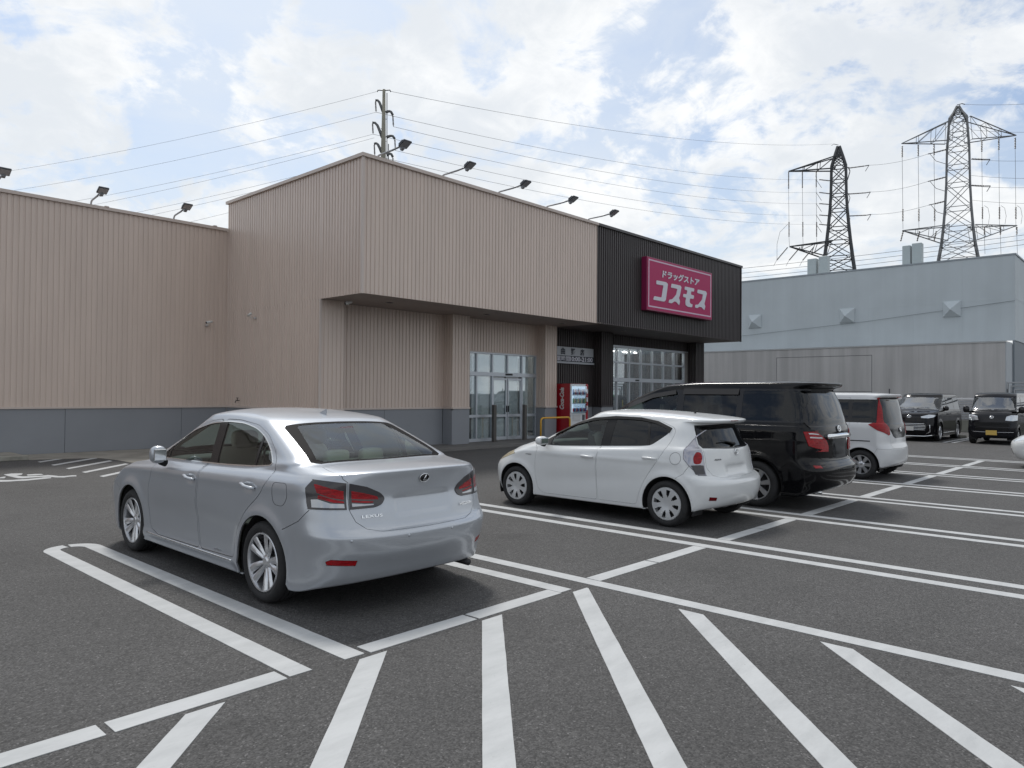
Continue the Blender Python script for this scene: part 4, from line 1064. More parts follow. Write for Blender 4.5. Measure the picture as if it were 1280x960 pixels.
def build_minivan(loc):
    root = empty('black_minivan', loc, 0, 'large black minivan with roof spoiler and red wrap-round tail lamps beside the white hatchback', 'car', 'cars parked in the marked bays')
    paint = PB
    W0, W1 = -1.475, 1.475; H = 1.875
    lv = boxy_levels(.915, H, -2.47, 2.37, .20, 1.20, 0, 1.62, .42, rear_in=.17, hood_z=1.02, rearz=.33, wt=.80, roof_r=.055, spoiler=.14, bump=.09, cr=.33, roofc=.95, wsb=.11, drop=.03)
    def deform(X, Y, Z):
        X = flares(X, Y, Z, (W0, W1), .335, .42, .012, .85, .6)
        sd = X > .8
        X = X + sd * .008 * np.exp(-((Z - 1.02) / .03) ** 2) * np.exp(-(Y / 2.0) ** 6) - sd * .015 * np.exp(-((Z - .55) / .15) ** 2) * np.exp(-(Y / 1.0) ** 4)
        return X, Y, Z
    S = Surf(lv, deform, blur=2); c = Car(S, 140, 100)
    c.arch(W0, .335, .395, .89, .32, None, None); c.arch(W1, .335, .395, .89, .32, None, None)
    w1 = roundp([(1.18, 1.30), (.80, 1.47), (.42, 1.62), (.08, 1.69), (-.10, 1.70), (-.10, 1.27), (.9, 1.26)], [.02, .1, .1, .06, .03, .03, .02], 3)
    w2 = roundp([(-.22, 1.72), (-1.13, 1.735), (-1.13, 1.275), (-.22, 1.27)], .03, 3)
    w3 = roundp([(-1.22, 1.735), (-2.10, 1.72), (-2.16, 1.60), (-2.13, 1.285), (-1.22, 1.275)], .03, 3)
    c.region('w1', 's', w1); c.region('w2', 's', w2); c.region('w3', 's', w3)
    c.region('wframe', 's', roundp([(1.34, 1.255), (.80, 1.51), (.38, 1.675), (-.1, 1.735), (-1.2, 1.755), (-2.16, 1.74), (-2.21, 1.60), (-2.17, 1.262), (-1, 1.25)], .03, 3))
    c.region('front_door', 's', roundp([(-.155, 1.77), (-.155, .80), (-.17, .27), (.92, .27), (1.04, .45), (1.06, .9), (1.14, 1.18), (1.38, 1.26), (.80, 1.535), (.36, 1.70)], .05, 3), gap=.004)
    c.region('slide_door', 's', roundp([(-.165, 1.785), (-1.175, 1.785), (-1.175, 1.0), (-1.10, .85), (-1.04, .60), (-1.03, .27), (-.18, .27)], .05, 3), gap=.004)
    # tail lamps
    c.region('lw', 'r', [('s', -2.22, 1.118), ('s', -2.30, 1.118), ('r', .78, 1.115), ('r', .66, 1.105), ('r', .64, 1.09), ('r', .78, 1.10), ('s', -2.30, 1.102), ('s', -2.23, 1.10)])
    c.region('lw', 'r', [('s', -2.235, 1.065), ('s', -2.30, 1.065), ('r', .78, 1.06), ('r', .58, 1.055), ('r', .56, 1.035), ('r', .78, 1.045), ('s', -2.30, 1.048), ('s', -2.24, 1.047)])
    c.region('lamp', 'r', [('s', -2.165, 1.14), ('s', -2.30, 1.145), ('r', .74, 1.14), ('r', .66, 1.13), ('r', .46, 1.005), ('r', .41, .92), ('r', .42, .835), ('r', .74, .85), ('s', -2.33, .875), ('s', -2.23, .93)], gap=.005)
    c.region('tgg', 'r', [('r', 0, 1.70), ('r', .62, 1.69), ('r', .66, 1.64), ('r', .765, 1.30), ('r', .73, 1.255), ('r', 0, 1.235)])
    c.region('tgb', 'r', [('r', 0, 1.72), ('r', .65, 1.71), ('r', .70, 1.65), ('r', .80, 1.28), ('r', .76, 1.16), ('r', 0, 1.13)])
    c.region('tailgate', 'r', [('r', 0, .70), ('r', .55, .71), ('r', .66, .76), ('r', .69, .82), ('r', .72, 1.15), ('r', .815, 1.20), ('r', .815, 1.29), ('r', .715, 1.66), ('r', .68, 1.74), ('r', 0, 1.75)], gap=.004)
    c.region('wsc', 'f', [('f', 0, 1.14), ('f', .55, 1.14), ('f', .76, 1.18), ('f', .73, 1.3), ('f', .62, 1.66), ('f', .58, 1.69), ('f', 0, 1.72)])
    c.region('headl', 'f', [('s', 1.95, .88), ('s', 2.05, .76), ('f', .60, .74), ('f', .52, .78), ('f', .60, .90)])
    c.region('grille', 'f', [('f', 0, .90), ('f', .50, .88), ('f', .46, .70), ('f', 0, .68)])
    c.region('refl', 'r', [(.70, .655), (.82, .66), (.82, .625), (.70, .62)])
    c.stroke('s', [(-2.45, .66), (-2.1, .655), (-1.95, .66), (-1.86, .60)], .004)
    c.triangulate()
    c.piece('body', {'body': 0}, paint, root)
    for sd in (1, -1):
        d = c.piece('front_door', {'front_door': 0}, paint, root, side=sd); handle(S, d, sd, -.08, .12, 1.0, paint, dz=.0)
        c.piece('window', {'w1': 0}, MT['g_mid'], d, side=sd, flange=0, off=-.004); mirror(d, sd, (1.04, .95, 1.22), (.24, .14, .22), paint)
        d = c.piece('sliding_door', {'slide_door': 0}, paint, root, side=sd); handle(S, d, sd, -.42, -.22, 1.0, paint, dz=.0)
        c.piece('window', {'w2': 0}, MT['g_dark'], d, side=sd, flange=0, off=-.004)
        c.piece('quarter_window', {'w3': 0}, MT['g_dark'], root, side=sd, flange=0, off=-.002)
    c.comps('window_frame', {'wframe': 0}, MT['gloss'], root, flange=.008)
    t = c.piece('tailgate', {'tailgate': 0}, paint, root)
    c.piece('rear_window', {'tgg': 0}, MT['g_dark'], t, flange=0); c.piece('glass_border', {'tgb': 0}, MT['gloss'], t, flange=.004)
    c.piece('windscreen', {'wsc': 0}, MT['g_clear'], root, flange=0)
    c.both('headlight', {'headl': 0}, MT['head'], root, off=.004); c.piece('grille', {'grille': 0}, MT['chrome'], root, off=.004)
    c.both('tail_light', {'lamp': 0, 'lw': 1}, [MT['red'], MT['clear']], root, off=.010)
    c.both('rear_reflector', {'refl': 0}, MT['red'], root, off=.004)
    std_parts(c, root, paint, glass=['w1', 'w2', 'w3', 'tgg', 'wsc'])
    # chrome garnish between the lamps, emblem, drip visors, plate lamp
    pts = surf_line(S, 'r', [(.44, 1.055), (.3, 1.058), (0, 1.06), (-.3, 1.058), (-.44, 1.055)], 1, .012, .1)
    MB().tube(pts, .042, 8).build('chrome_garnish', MT['chrome'], t, smooth=True)
    ovals(S, t, 'emblem', 'r', 0, 1.165, .062, .042, MT['chrome'], tube=.007, rings=((0, 0, 1, 1), (0, .05, .42, .95), (0, .45, .75, .45)), off=.012)
    for sd in (1, -1):
        for yy in ((-.04, -.06, 1), (-.20, -1.15, 0)):
            if yy[2]: continue
            P0 = [S.at('s', y, 1.752, sd, .006)[0] for y in np.linspace(yy[0], yy[1], 8)]; P1 = [S.at('s', y, 1.655, sd, .030)[0] for y in np.linspace(yy[0], yy[1], 8)]
            MB().add(P0 + P1, [(i, i + 1, 9 + i, 8 + i) for i in range(7)]).build('window_visor', mat('visor_black', (.014, .013, .014), .25, spec=.4), root, smooth=True)
        ff = [(1.15, 1.34), (.80, 1.50), (.38, 1.66), (-.05, 1.73)]
        P0 = [S.at('s', y, z, sd, .006)[0] for y, z in ff]; P1 = [S.at('s', y - .03, z - .07, sd, .028)[0] for y, z in ff]
        MB().add(P0 + P1, [(i, i + 1, 5 + i, 4 + i) for i in range(3)]).build('window_visor', mat('visor_black', (.014, .013, .014), .25, spec=.4), root, smooth=True)
        wheel(root, sd, .815, W0, .338, .215, 'alloy7', MT, .235, rot=.2); wheel(root, sd, .815, W1, .338, .215, 'alloy7', MT, .235, rot=.4)
    pts = surf_line(S, 's', roundp([(-1.72, 1.12), (-1.90, 1.12), (-1.90, .98), (-1.72, .98)], .03, 3) + [(-1.72, 1.09)], -1, .0005, .03)
    MB().tube(pts, .002, 5, cap=False).build('fuel_lid_seam', MT['under'], root)
    MB().cbox(-.5, .5, -1.9, -1.7, .24, .42, .03).build('rear_axle', MT['under'], root)
    MB().tube([(-.5, -2.30, .25), (-.5, -2.02, .25)], .03, 10).build('exhaust_pipe', MT['chrome'], root, smooth=True)
    cabin(root, (-1.35, -.45, .45), mat('seat_pale', (.22, .21, .19), .9), w=.40, z0=.70, hz=1.42, dash=(1.25, 1.06), wheel_y=.95, half=.70, floor=(-1.9, 1.4))
    return root
def build_smallwagon(loc):
    root = empty('white_compact_wagon', loc, 0, 'tall white compact wagon with pointed red tail lamps behind the black minivan', 'car', 'cars parked in the marked bays')
    paint = car_paint('paint_white_b', (.62, .63, .64), .0, .28)
    W0, W1 = -1.245, 1.245; H = 1.725
    lv = boxy_levels(.835, H, -1.79, 1.88, .20, 1.10, 0, 1.15, .35, rear_in=.09, hood_z=1.0, rearz=.27, wt=.84, roof_r=.05, spoiler=.07, bump=.04, cr=.26)
    def deform(X, Y, Z):
        X = flares(X, Y, Z, (W0, W1), .29, .35, .012, .80, .6); return X, Y, Z
    S = Surf(lv, deform, blur=2); c = Car(S, 110, 80)
    c.arch(W0, .29, .345, .82, .28, None, None); c.arch(W1, .29, .345, .82, .28, None, None)
    c.region('w1', 's', roundp([(1.0, 1.16), (.62, 1.50), (.50, 1.56), (-.12, 1.57), (-.12, 1.14)], .03, 3)); c.region('w2', 's', roundp([(-.22, 1.57), (-.98, 1.57), (-.98, 1.14), (-.22, 1.14)], .03, 3))
    c.region('w3', 's', roundp([(-1.06, 1.57), (-1.50, 1.57), (-1.50, 1.15), (-1.06, 1.14)], .03, 3)); c.region('wframe', 's', [(1.08, 1.13), (.62, 1.53), (.5, 1.59), (-1.52, 1.59), (-1.52, 1.125)])
    c.region('front_door', 's', roundp([(-.165, 1.63), (-.165, .25), (.80, .25), (.90, .5), (.92, 1.0), (1.12, 1.13), (.6, 1.57), (.5, 1.63)], .04, 3), gap=.004)
    c.region('slide_door', 's', roundp([(-.175, 1.63), (-1.02, 1.63), (-1.02, .8), (-.90, .62), (-.88, .25), (-.175, .25)], .04, 3), gap=.004)
    c.region('lamp', 'r', [('s', -1.50, 1.62), ('r', .625, 1.63), ('r', .645, 1.30), ('r', .66, 1.14), ('r', .56, 1.03), ('r', .55, .90), ('r', .60, .88), ('s', -1.55, .98), ('s', -1.38, 1.09), ('s', -1.52, 1.15)])
    c.region('tgg', 'r', [('r', 0, 1.56), ('r', .58, 1.55), ('r', .60, 1.50), ('r', .63, 1.15), ('r', .58, 1.10), ('r', 0, 1.06)])
    c.region('tgb', 'r', [('r', 0, 1.59), ('r', .64, 1.60), ('r', .66, 1.25), ('r', .665, 1.14), ('r', .56, 1.02), ('r', .42, .86), ('r', .32, .82), ('r', 0, .82)])
    c.region('tailgate', 'r', [('r', 0, .60), ('r', .50, .62), ('r', .545, .70), ('r', .548, 1.03), ('r', .652, 1.14), ('r', .625, 1.62), ('r', 0, 1.63)], gap=.004)
    c.region('wsc', 'f', [('f', 0, 1.10), ('f', .5, 1.10), ('f', .70, 1.15), ('f', .62, 1.52), ('f', .58, 1.57), ('f', 0, 1.60)])
    c.region('headl', 'f', [('s', 1.5, .90), ('s', 1.6, .76), ('f', .55, .74), ('f', .50, .84), ('f', .6, .93)])
    c.region('grille', 'f', [('f', 0, .88), ('f', .45, .86), ('f', .42, .72), ('f', 0, .70)])
    c.region('garn', 's', [(-1.42, .775), (-1.05, .775), (-1.05, .755), (-1.42, .755)])
    c.stroke('s', [(-1.75, .60), (-1.55, .62), (-1.5, .52)], .004)
    c.triangulate()
    c.piece('body', {'body': 0}, paint, root)
    for sd in (1, -1):
        d = c.piece('front_door', {'front_door': 0}, paint, root, side=sd); handle(S, d, sd, -.10, .10, .95, paint, dz=0); c.piece('window', {'w1': 0}, MT['g_mid'], d, side=sd, flange=0, off=-.003)
        mirror(d, sd, (.93, .85, 1.10), (.2, .13, .18), paint)
        d = c.piece('sliding_door', {'slide_door': 0}, paint, root, side=sd); handle(S, d, sd, -.42, -.22, .95, paint, dz=0); c.piece('window', {'w2': 0}, MT['g_dark'], d, side=sd, flange=0, off=-.003)
        c.piece('quarter_window', {'w3': 0}, MT['g_dark'], root, side=sd, flange=0, off=-.003)
    c.comps('window_frame', {'wframe': 0}, MT['gloss'], root, flange=.006)
    t = c.piece('tailgate', {'tailgate': 0}, paint, root); c.piece('rear_window', {'tgg': 0}, MT['g_dark'], t, flange=0); c.piece('glass_border', {'tgb': 0}, MT['gloss'], t, flange=.004)
    c.piece('windscreen', {'wsc': 0}, MT['g_clear'], root, flange=0); c.both('headlight', {'headl': 0}, MT['head'], root, off=.004); c.piece('grille', {'grille': 0}, MT['chrome'], root, off=.004)
    c.both('tail_light', {'lamp': 0}, MT['red'], root, off=.010); c.both('side_garnish', {'garn': 0}, MT['chrome'], root, off=.004)
    std_parts(c, root, paint, glass=['w1', 'w2', 'w3', 'tgg', 'wsc'])
    ovals(S, t, 'emblem', 'r', 0, .98, .055, .038, MT['chrome'], tube=.006, rings=((0, 0, 1, 1), (0, .05, .42, .95), (0, .45, .75, .45)), off=.012)
    MB().cbox(-.14, .14, -1.745, -1.73, 1.63, 1.645, .003).build('brake_light', MT['red'], root)
    for sd in (1, -1):
        wheel(root, sd, .745, W0, .29, .175, 'alloy7', MT, .19); wheel(root, sd, .745, W1, .29, .175, 'alloy7', MT, .19)
    cabin(root, (-.75, .15), MT['seatd'], hz=1.33, z0=.65, dash=(1.0, .98), wheel_y=.7, half=.6)
    return root
def build_front_van(name, loc, rz, label, group, W, H, L_, paint, style):
    """van seen from the front"""
    root = empty(name, loc, rz, label, 'van', group)
    hl = L_ / 2
    if style == 'minivan':
        W0, W1 = -1.42, 1.42; r = .33
        lv = boxy_levels(W, H, -hl, hl, .17, 1.12, 0, 1.62, .62, rear_in=.10, hood_z=1.06, rearz=.25, wt=.82, roof_r=.07, spoiler=.08, bump=.04, cr=.25, cf=.50)
    else:
        W0, W1 = -1.25, 1.20; r = .275
        lv = boxy_levels(W, H, -hl, hl, .20, 1.15, 0, hl - .22, hl - .62, rear_in=.04, hood_z=1.10, rearz=.25, wt=.87, roof_r=.05, spoiler=.02, bump=.03, cr=.14, cf=.24)
    S = Surf(lv, lambda X, Y, Z: (flares(X, Y, Z, (W0, W1), r, r + .08, .012, .8, .5), Y, Z), blur=2); c = Car(S, 100, 80)
    c.arch(W0, r, r + .06, W - .02, .28, None, None); c.arch(W1, r, r + .06, W - .02, .28, None, None)
    zt = H - .17
    if style == 'minivan':
        c.region('w1', 's', roundp([(1.28, 1.18), (.85, 1.52), (.66, zt - .04), (.12, zt), (.12, 1.16)], .03, 3))
        c.region('wsc', 'f', [('f', 0, 1.20), ('f', .5, 1.19), ('f', .74, 1.17), ('f', .66, 1.50), ('f', .60, zt - .02), ('f', 0, zt + .0)])
        w2 = (.02, -1.05); w3 = (-1.15, -2.05); dy = (1.32, .07, -1.10)
    else:
        c.region('w1', 's', roundp([(1.30, 1.20), (1.10, zt - .03), (.35, zt), (.35, 1.19)], .03, 3))
        c.region('wsc', 'f', [('f', 0, 1.21), ('f', .5, 1.21), ('f', .645, 1.225), ('f', .63, 1.35), ('f', .585, zt - .06), ('f', .55, zt - .02), ('f', 0, zt - .01)])
        w2 = (.22, -.68); w3 = (-.80, -1.48); dy = (1.32, .28, -.74)
    c.region('w2', 's', roundp([(w2[0], zt), (w2[1], zt), (w2[1], 1.17), (w2[0], 1.17)], .03, 3)); c.region('w3', 's', roundp([(w3[0], zt), (w3[1], zt), (w3[1], 1.17), (w3[0], 1.17)], .03, 3))
    c.region('front_door', 's', roundp([(dy[0], 1.14), (dy[0] - .02, .62), (dy[0] - .28, .40), (dy[0] - .30, .25), (dy[1], .25), (dy[1], zt + .05), (dy[0] - .62 if style == 'minivan' else dy[0] - .16, zt + .03)], .03, 3), gap=.004)
    c.region('slide_door', 's', [(dy[1] - .012, .25), (dy[2], .25), (dy[2], zt + .05), (dy[1] - .012, zt + .05)], gap=.004)
    if style == 'minivan':
        c.region('grA', 'f', [('f', 0, .70), ('f', .52, .72), ('f', .60, .60), ('f', .55, .40), ('f', 0, .38)])
        c.region('hl', 'f', [('s', 1.93, .98), ('s', 2.05, .90), ('f', .62, .86), ('f', .40, .87), ('f', .38, .92), ('f', .62, .99)])
        c.region('badgebar', 'f', [('f', 0, .93), ('f', .36, .92), ('f', .36, .875), ('f', 0, .87)])
        c.region('tl', 'r', [('s', -hl + .18, 1.4), ('r', .70, 1.4), ('r', .62, 1.0), ('s', -hl + .22, 1.0)])
    else:
        c.region('grA', 'f', [('f', 0, .78), ('f', .54, .78), ('f', .56, .70), ('f', .52, .62), ('f', 0, .62)])
        c.region('grB', 'f', [('f', 0, .60), ('f', .50, .60), ('f', .50, .50), ('f', 0, .50)])
        c.region('hl', 'f', [('s', hl - .30, 1.03), ('s', hl - .26, .86), ('f', .60, .83), ('f', .40, .85), ('f', .43, .98), ('f', .56, 1.03)])
        c.region('tl', 'r', [('s', -hl + .10, 1.2), ('r', .66, 1.2), ('r', .60, .8), ('s', -hl + .12, .8)])
    c.region('tgg', 'r', [('r', 0, zt), ('r', W - .26, zt), ('r', W - .17, 1.2), ('r', 0, 1.2)])
    c.triangulate()
    c.piece('body', {'body': 0}, paint, root)
    gm = MT['g_dark']
    for sd in (1, -1):
        d = c.piece('front_door', {'front_door': 0}, paint, root, side=sd); c.piece('window', {'w1': 0}, MT['g_mid'], d, side=sd, flange=0, off=-.003); handle(S, d, sd, dy[1] + .06, dy[1] + .26, 1.0, paint, dz=0)
        mirror(d, sd, (W + .10, dy[0] - (.24 if style == 'minivan' else .02), 1.22), (.2, .12, .24 if style != 'minivan' else .18), MT['gloss'])
        d = c.piece('sliding_door', {'slide_door': 0}, paint, root, side=sd); c.piece('window', {'w2': 0}, gm, d, side=sd, flange=0, off=-.003); handle(S, d, sd, dy[1] - .26, dy[1] - .08, 1.0, paint, dz=0)
        c.piece('quarter_window', {'w3': 0}, gm, root, side=sd, flange=0, off=-.003)
        wheel(root, sd, W - .10, W0, r, .19, 'alloy5' if style == 'minivan' else 'cap8', MT, r - .10); wheel(root, sd, W - .10, W1, r, .19, 'alloy5' if style == 'minivan' else 'cap8', MT, r - .10)
    c.piece('windscreen', {'wsc': 0}, glass_mat('glass_screen', (.45, .50, .48), base=.18), root, flange=0); c.piece('rear_window', {'tgg': 0}, gm, root, flange=0)
    c.both('headlight', {'hl': 0}, MT['head'], root, off=.006); c.both('tail_light', {'tl': 0}, MT['red'], root, off=.006)
    c.piece('grille', {'grA': 0, 'grB': 0} if style != 'minivan' else {'grA': 0}, MT['trim'], root, off=-.01)
    if style == 'minivan':
        c.piece('badge_bar', {'badgebar': 0}, MT['gloss'], root, off=.004)
        for z, wz in ((.655, .50), (.60, .54), (.545, .55), (.49, .54), (.435, .52)):
            MB().tube(surf_line(S, 'f', [(-wz, z), (-.3, z), (0, z), (.3, z), (wz, z)], 1, .004, .15), .012, 6).build('grille_bar', MT['chrome'], root, smooth=True)
        MB().tube(surf_line(S, 'f', [(-.78, .245), (-.5, .205), (0, .205), (.5, .205), (.78, .245)], 1, .01, .12), .022, 6).build('chrome_lip', MT['chrome'], root, smooth=True)
        for sd in (1, -1):
            MB().tube(surf_line(S, 'f', [(.66 * sd, .62), (.67 * sd, .36), (.55 * sd, .30)], 1, .008, .1), .014, 6).build('chrome_blade', MT['chrome'], root, smooth=True)
            MB().tube(surf_line(S, 's', [(.95, .30), (0, .30), (-.95, .30)], sd, .008, .2), .014, 6).build('sill_moulding', MT['chrome'], root, smooth=True)
        MB().cbox(-.165, .165, hl + .004, hl + .016, .40, .56, .003).build('number_plate', MT['plate'], root)
        ovals(S, root, 'emblem', 'f', 0, .915, .07, .045, MT['chrome'], tube=.008, rings=((0, 0, 1, 1), (0, .05, .42, .95), (0, .45, .75, .45)), off=.012)
    else:
        for z in (.74, .70, .66, .57, .54):
            MB().tube(surf_line(S, 'f', [(-.5, z), (0, z), (.5, z)], 1, .002, .2), .009, 6).build('grille_bar', MT['trim'], root, smooth=True)
        MB().tube(surf_line(S, 'f', [(-.64, .44), (0, .43), (.64, .44)], 1, .004, .12), .006, 6).build('bumper_line', MT['chrome'], root, smooth=True)
        MB().cbox(-.165, .165, hl + .002, hl + .014, .33, .495, .003).build('number_plate', mat('plate_yellow', (.62, .42, .10), .4), root)
        ovals(S, root, 'emblem', 'f', 0, .955, .06, .042, MT['chrome'], tube=.010, rings=((0, 0, 1, 1), (-.1, 0, .3, .9)), off=.008)
    for sd in (1, -1):
        a, n = S.at('f', .05 * sd, 1.215, 1, .006); b, n = S.at('f', .52 * sd + .06, 1.225, 1, .006)
        MB().tube([a, b], .009, 6).build('windscreen_wiper', MT['trim'], root)
    std_parts(c, root, paint, glass=['w1', 'w2', 'w3', 'tgg', 'wsc'])
    cabin(root, (-.5, .45), MT['seatd'], hz=1.42, z0=.70, w=.34, dash=(1.30 if style == 'minivan' else 1.35, 1.06), wheel_y=1.0, half=W - .18, floor=(-hl + .5, 1.3))
    return root
def lit(name, col, e):
    m = mat(name, col, .5); b = m.node_tree.nodes['Principled BSDF']; b.inputs['Emission Color'].default_value = (*col, 1); b.inputs['Emission Strength'].default_value = e; return m
# ------------------------------------------------------------------ ground and paint
def asphalt():
    m = bpy.data.materials.new('asphalt'); m.use_nodes = True; t = m.node_tree; b = t.nodes['Principled BSDF']
    def nd(ty, **k):
        n = t.nodes.new(ty)
        for a, v in k.items(): setattr(n, a, v)
        return n
    L = t.links.new
    tcn = nd('ShaderNodeTexCoord'); o = tcn.outputs['Object']
    def ns(sc, det, ro):
        n = nd('ShaderNodeTexNoise'); n.inputs['Scale'].default_value = sc; n.inputs['Detail'].default_value = det; n.inputs['Roughness'].default_value = ro; L(o, n.inputs['Vector']); return n.outputs['Fac']
    def mr(v, a, b_, c, d):
        n = nd('ShaderNodeMapRange'); n.inputs[1].default_value = a; n.inputs[2].default_value = b_; n.inputs[3].default_value = c; n.inputs[4].default_value = d; L(v, n.inputs[0]); return n.outputs[0]
    def mm(op, a, b_):
        n = nd('ShaderNodeMath', operation=op)
        for i, v in enumerate((a, b_)):
            if isinstance(v, float): n.inputs[i].default_value = v
            else: L(v, n.inputs[i])
        return n.outputs[0]
    vo = nd('ShaderNodeTexVoronoi'); vo.inputs['Scale'].default_value = 105; L(o, vo.inputs['Vector'])
    vc = nd('ShaderNodeSeparateColor'); L(vo.outputs['Color'], vc.inputs[0])
    stones = mr(vc.outputs[0], 0.0, 1.0, .48, 1.52)
    pale = mr(vc.outputs[1], .93, 1.0, 0.0, 1.4)
    big = mr(ns(.22, 5, .6), .3, .7, .82, 1.16); mid = mr(ns(1.7, 6, .65), .3, .7, .90, 1.10)
    v = mm('MULTIPLY', mm('MULTIPLY', mm('ADD', stones, pale), mr(ns(28, 4, .65), .3, .7, .84, 1.16)), mm('MULTIPLY', big, mid))
    # paving joint running along the bays
    sp = nd('ShaderNodeSeparateXYZ'); L(o, sp.inputs[0])
    wob = mr(ns(1.3, 4, .6), 0, 1, -.03, .03)
    dy = mm('ABSOLUTE', mm('ADD', mm('SUBTRACT', sp.outputs[1], 4.07), wob), 0.0)
    jt = mr(dy, .0, .014, .62, 1.0)
    v = mm('MULTIPLY', v, jt)
    v = mm('MULTIPLY', v, mr(ns(.9, 3, .5), .60, .72, 1.0, .74)); v = mm('MULTIPLY', v, mr(ns(6.5, 4, .6), .70, .76, 1.0, .70))
    mx = nd('ShaderNodeMix', data_type='RGBA', blend_type='MULTIPLY'); mx.inputs['Factor'].default_value = 1; mx.inputs['A'].default_value = (.056, .0545, .054, 1); L(v, mx.inputs['B'])
    L(mx.outputs['Result'], b.inputs['Base Color']); b.inputs['Roughness'].default_value = .83
    bp = nd('ShaderNodeBump'); bp.inputs['Strength'].default_value = .55; bp.inputs['Distance'].default_value = .006
    L(vo.outputs['Distance'], bp.inputs['Height']); bp.invert = True; L(bp.outputs[0], b.inputs['Normal'])
    return m
M_ASPH = asphalt()
def paint_mat():
    m = bpy.data.materials.new('road_paint'); m.use_nodes = True; t = m.node_tree; b = t.nodes['Principled BSDF']; L = t.links.new
    tcn = t.nodes.new('ShaderNodeTexCoord')
    mp_ = t.nodes.new('ShaderNodeMapping'); mp_.inputs['Rotation'].default_value = (0, 0, .6); mp_.inputs['Scale'].default_value = (1, 3, 1); L(tcn.outputs['Object'], mp_.inputs[0])
    n = t.nodes.new('ShaderNodeTexNoise'); n.inputs['Scale'].default_value = 2.0; n.inputs['Detail'].default_value = 8; n.inputs['Roughness'].default_value = .7; L(mp_.outputs[0], n.inputs['Vector'])
    n2 = t.nodes.new('ShaderNodeTexNoise'); n2.inputs['Scale'].default_value = 38; n2.inputs['Detail'].default_value = 5; n2.inputs['Roughness'].default_value = .7; L(tcn.outputs['Object'], n2.inputs['Vector'])
    cr = t.nodes.new('ShaderNodeValToRGB'); cr.color_ramp.elements[0].position = .25; cr.color_ramp.elements[0].color = (.35, .36, .365, 1); cr.color_ramp.elements[1].position = .62; cr.color_ramp.elements[1].color = (.45, .46, .465, 1)
    L(n.outputs['Fac'], cr.inputs[0])
    r2 = t.nodes.new('ShaderNodeMapRange'); r2.inputs[1].default_value = .27; r2.inputs[2].default_value = .33; L(n2.outputs['Fac'], r2.inputs[0])
    mx = t.nodes.new('ShaderNodeMix'); mx.data_type = 'RGBA'; mx.inputs['A'].default_value = (.16, .16, .165, 1); L(r2.outputs[0], mx.inputs['Factor']); L(cr.outputs[0], mx.inputs['B'])
    L(mx.outputs['Result'], b.inputs['Base Color']); b.inputs['Roughness'].default_value = .65
    bp = t.nodes.new('ShaderNodeBump'); bp.inputs['Strength'].default_value = .25; bp.inputs['Distance'].default_value = .004; L(n2.outputs['Fac'], bp.inputs['Height']); L(bp.outputs[0], b.inputs['Normal'])
    return m
M_PAINT = paint_mat()
def struct(o): o['kind'] = 'structure'; return o
struct(MB().box(-1500, 1500, -1500, 1500, -.5, 0).build('asphalt_ground', M_ASPH))
prng = random.Random(3)
def sheet(name, polys, z, m, h=.004, kind='structure'):
    mb = MB()
    for p in polys:
        a = sum(p[i - 1][0] * p[i][1] - p[i][0] * p[i - 1][1] for i in range(len(p)))
        if a < 0: p = p[::-1]
        if m is M_PAINT:
            q_ = []
            for i in range(len(p)):
                a_, b_ = Vector(p[i]), Vector(p[(i + 1) % len(p)]); L_ = (b_ - a_).length; k_ = min(60, max(1, int(L_ / .12))); q_.append((a_.x, a_.y))
                if L_ > .3:
                    n_ = Vector((a_.y - b_.y, b_.x - a_.x)) / L_
                    for j in range(1, k_): c_ = a_.lerp(b_, j / k_) + n_ * prng.gauss(0, .0007); q_.append((c_.x, c_.y))
            p = q_
        mb.prism(p, z - h + .0005, z)
    o = mb.build(name, m); o['kind'] = kind; return o
def line(x0, x1, y0, y1, name='parking_line'): return sheet(name, [[(x0, y0), (x1, y0), (x1, y1), (x0, y1)]], .004, M_PAINT)
def arcline(cx_, cy_, r0, r1, a0, a1, n=10):
    P = [(cx_ + r1 * math.cos(a0 + (a1 - a0) * i / n), cy_ + r1 * math.sin(a0 + (a1 - a0) * i / n)) for i in range(n + 1)]
    P += [(cx_ + r0 * math.cos(a1 + (a0 - a1) * i / n), cy_ + r0 * math.sin(a1 + (a0 - a1) * i / n)) for i in range(n + 1)]
    return P
YC0, YC1 = 3.80, 3.95
pairs = [2.53 + 2.495 * k for k in range(9)]
for k, xc in enumerate(pairs):
    ye, yb = 8.50, (3.815 if k == 0 else -1.05)
    for sg in (-1, 1):
        y0 = 3.815 if (k == 1 and sg < 0) else yb
        a, b = sorted((xc + sg * .115, xc + sg * .262))
        line(a, b, y0, ye)
        sheet('parking_line', [arcline(xc, ye, .115, .262, math.pi / 2 + sg * (-.10 if sg > 0 else .10) * sg, 0 if sg > 0 else math.pi)], .004, M_PAINT)
        if k > 0 and not (k == 1 and sg < 0): sheet('parking_line', [arcline(xc, yb, .115, .262, -math.pi / 2 + .0 + sg * .1, 0 if sg > 0 else -math.pi)], .004, M_PAINT)
line(-1.2, 1.285, YC0, YC1, 'bay_front_line'); line(1.325, 2.245, YC0, YC1, 'bay_front_line')
line(2.83, 3.775, YC0, YC1, 'bay_front_line'); line(3.80, 4.755, YC0, YC1, 'bay_front_line')
for k in range(1, 8):
    a, b = pairs[k] + .275, pairs[k + 1] - .275; mid = (a + b) / 2
    line(a, mid - .012, YC0, YC1, 'bay_front_line'); line(mid + .012, b, YC0, YC1, 'bay_front_line')
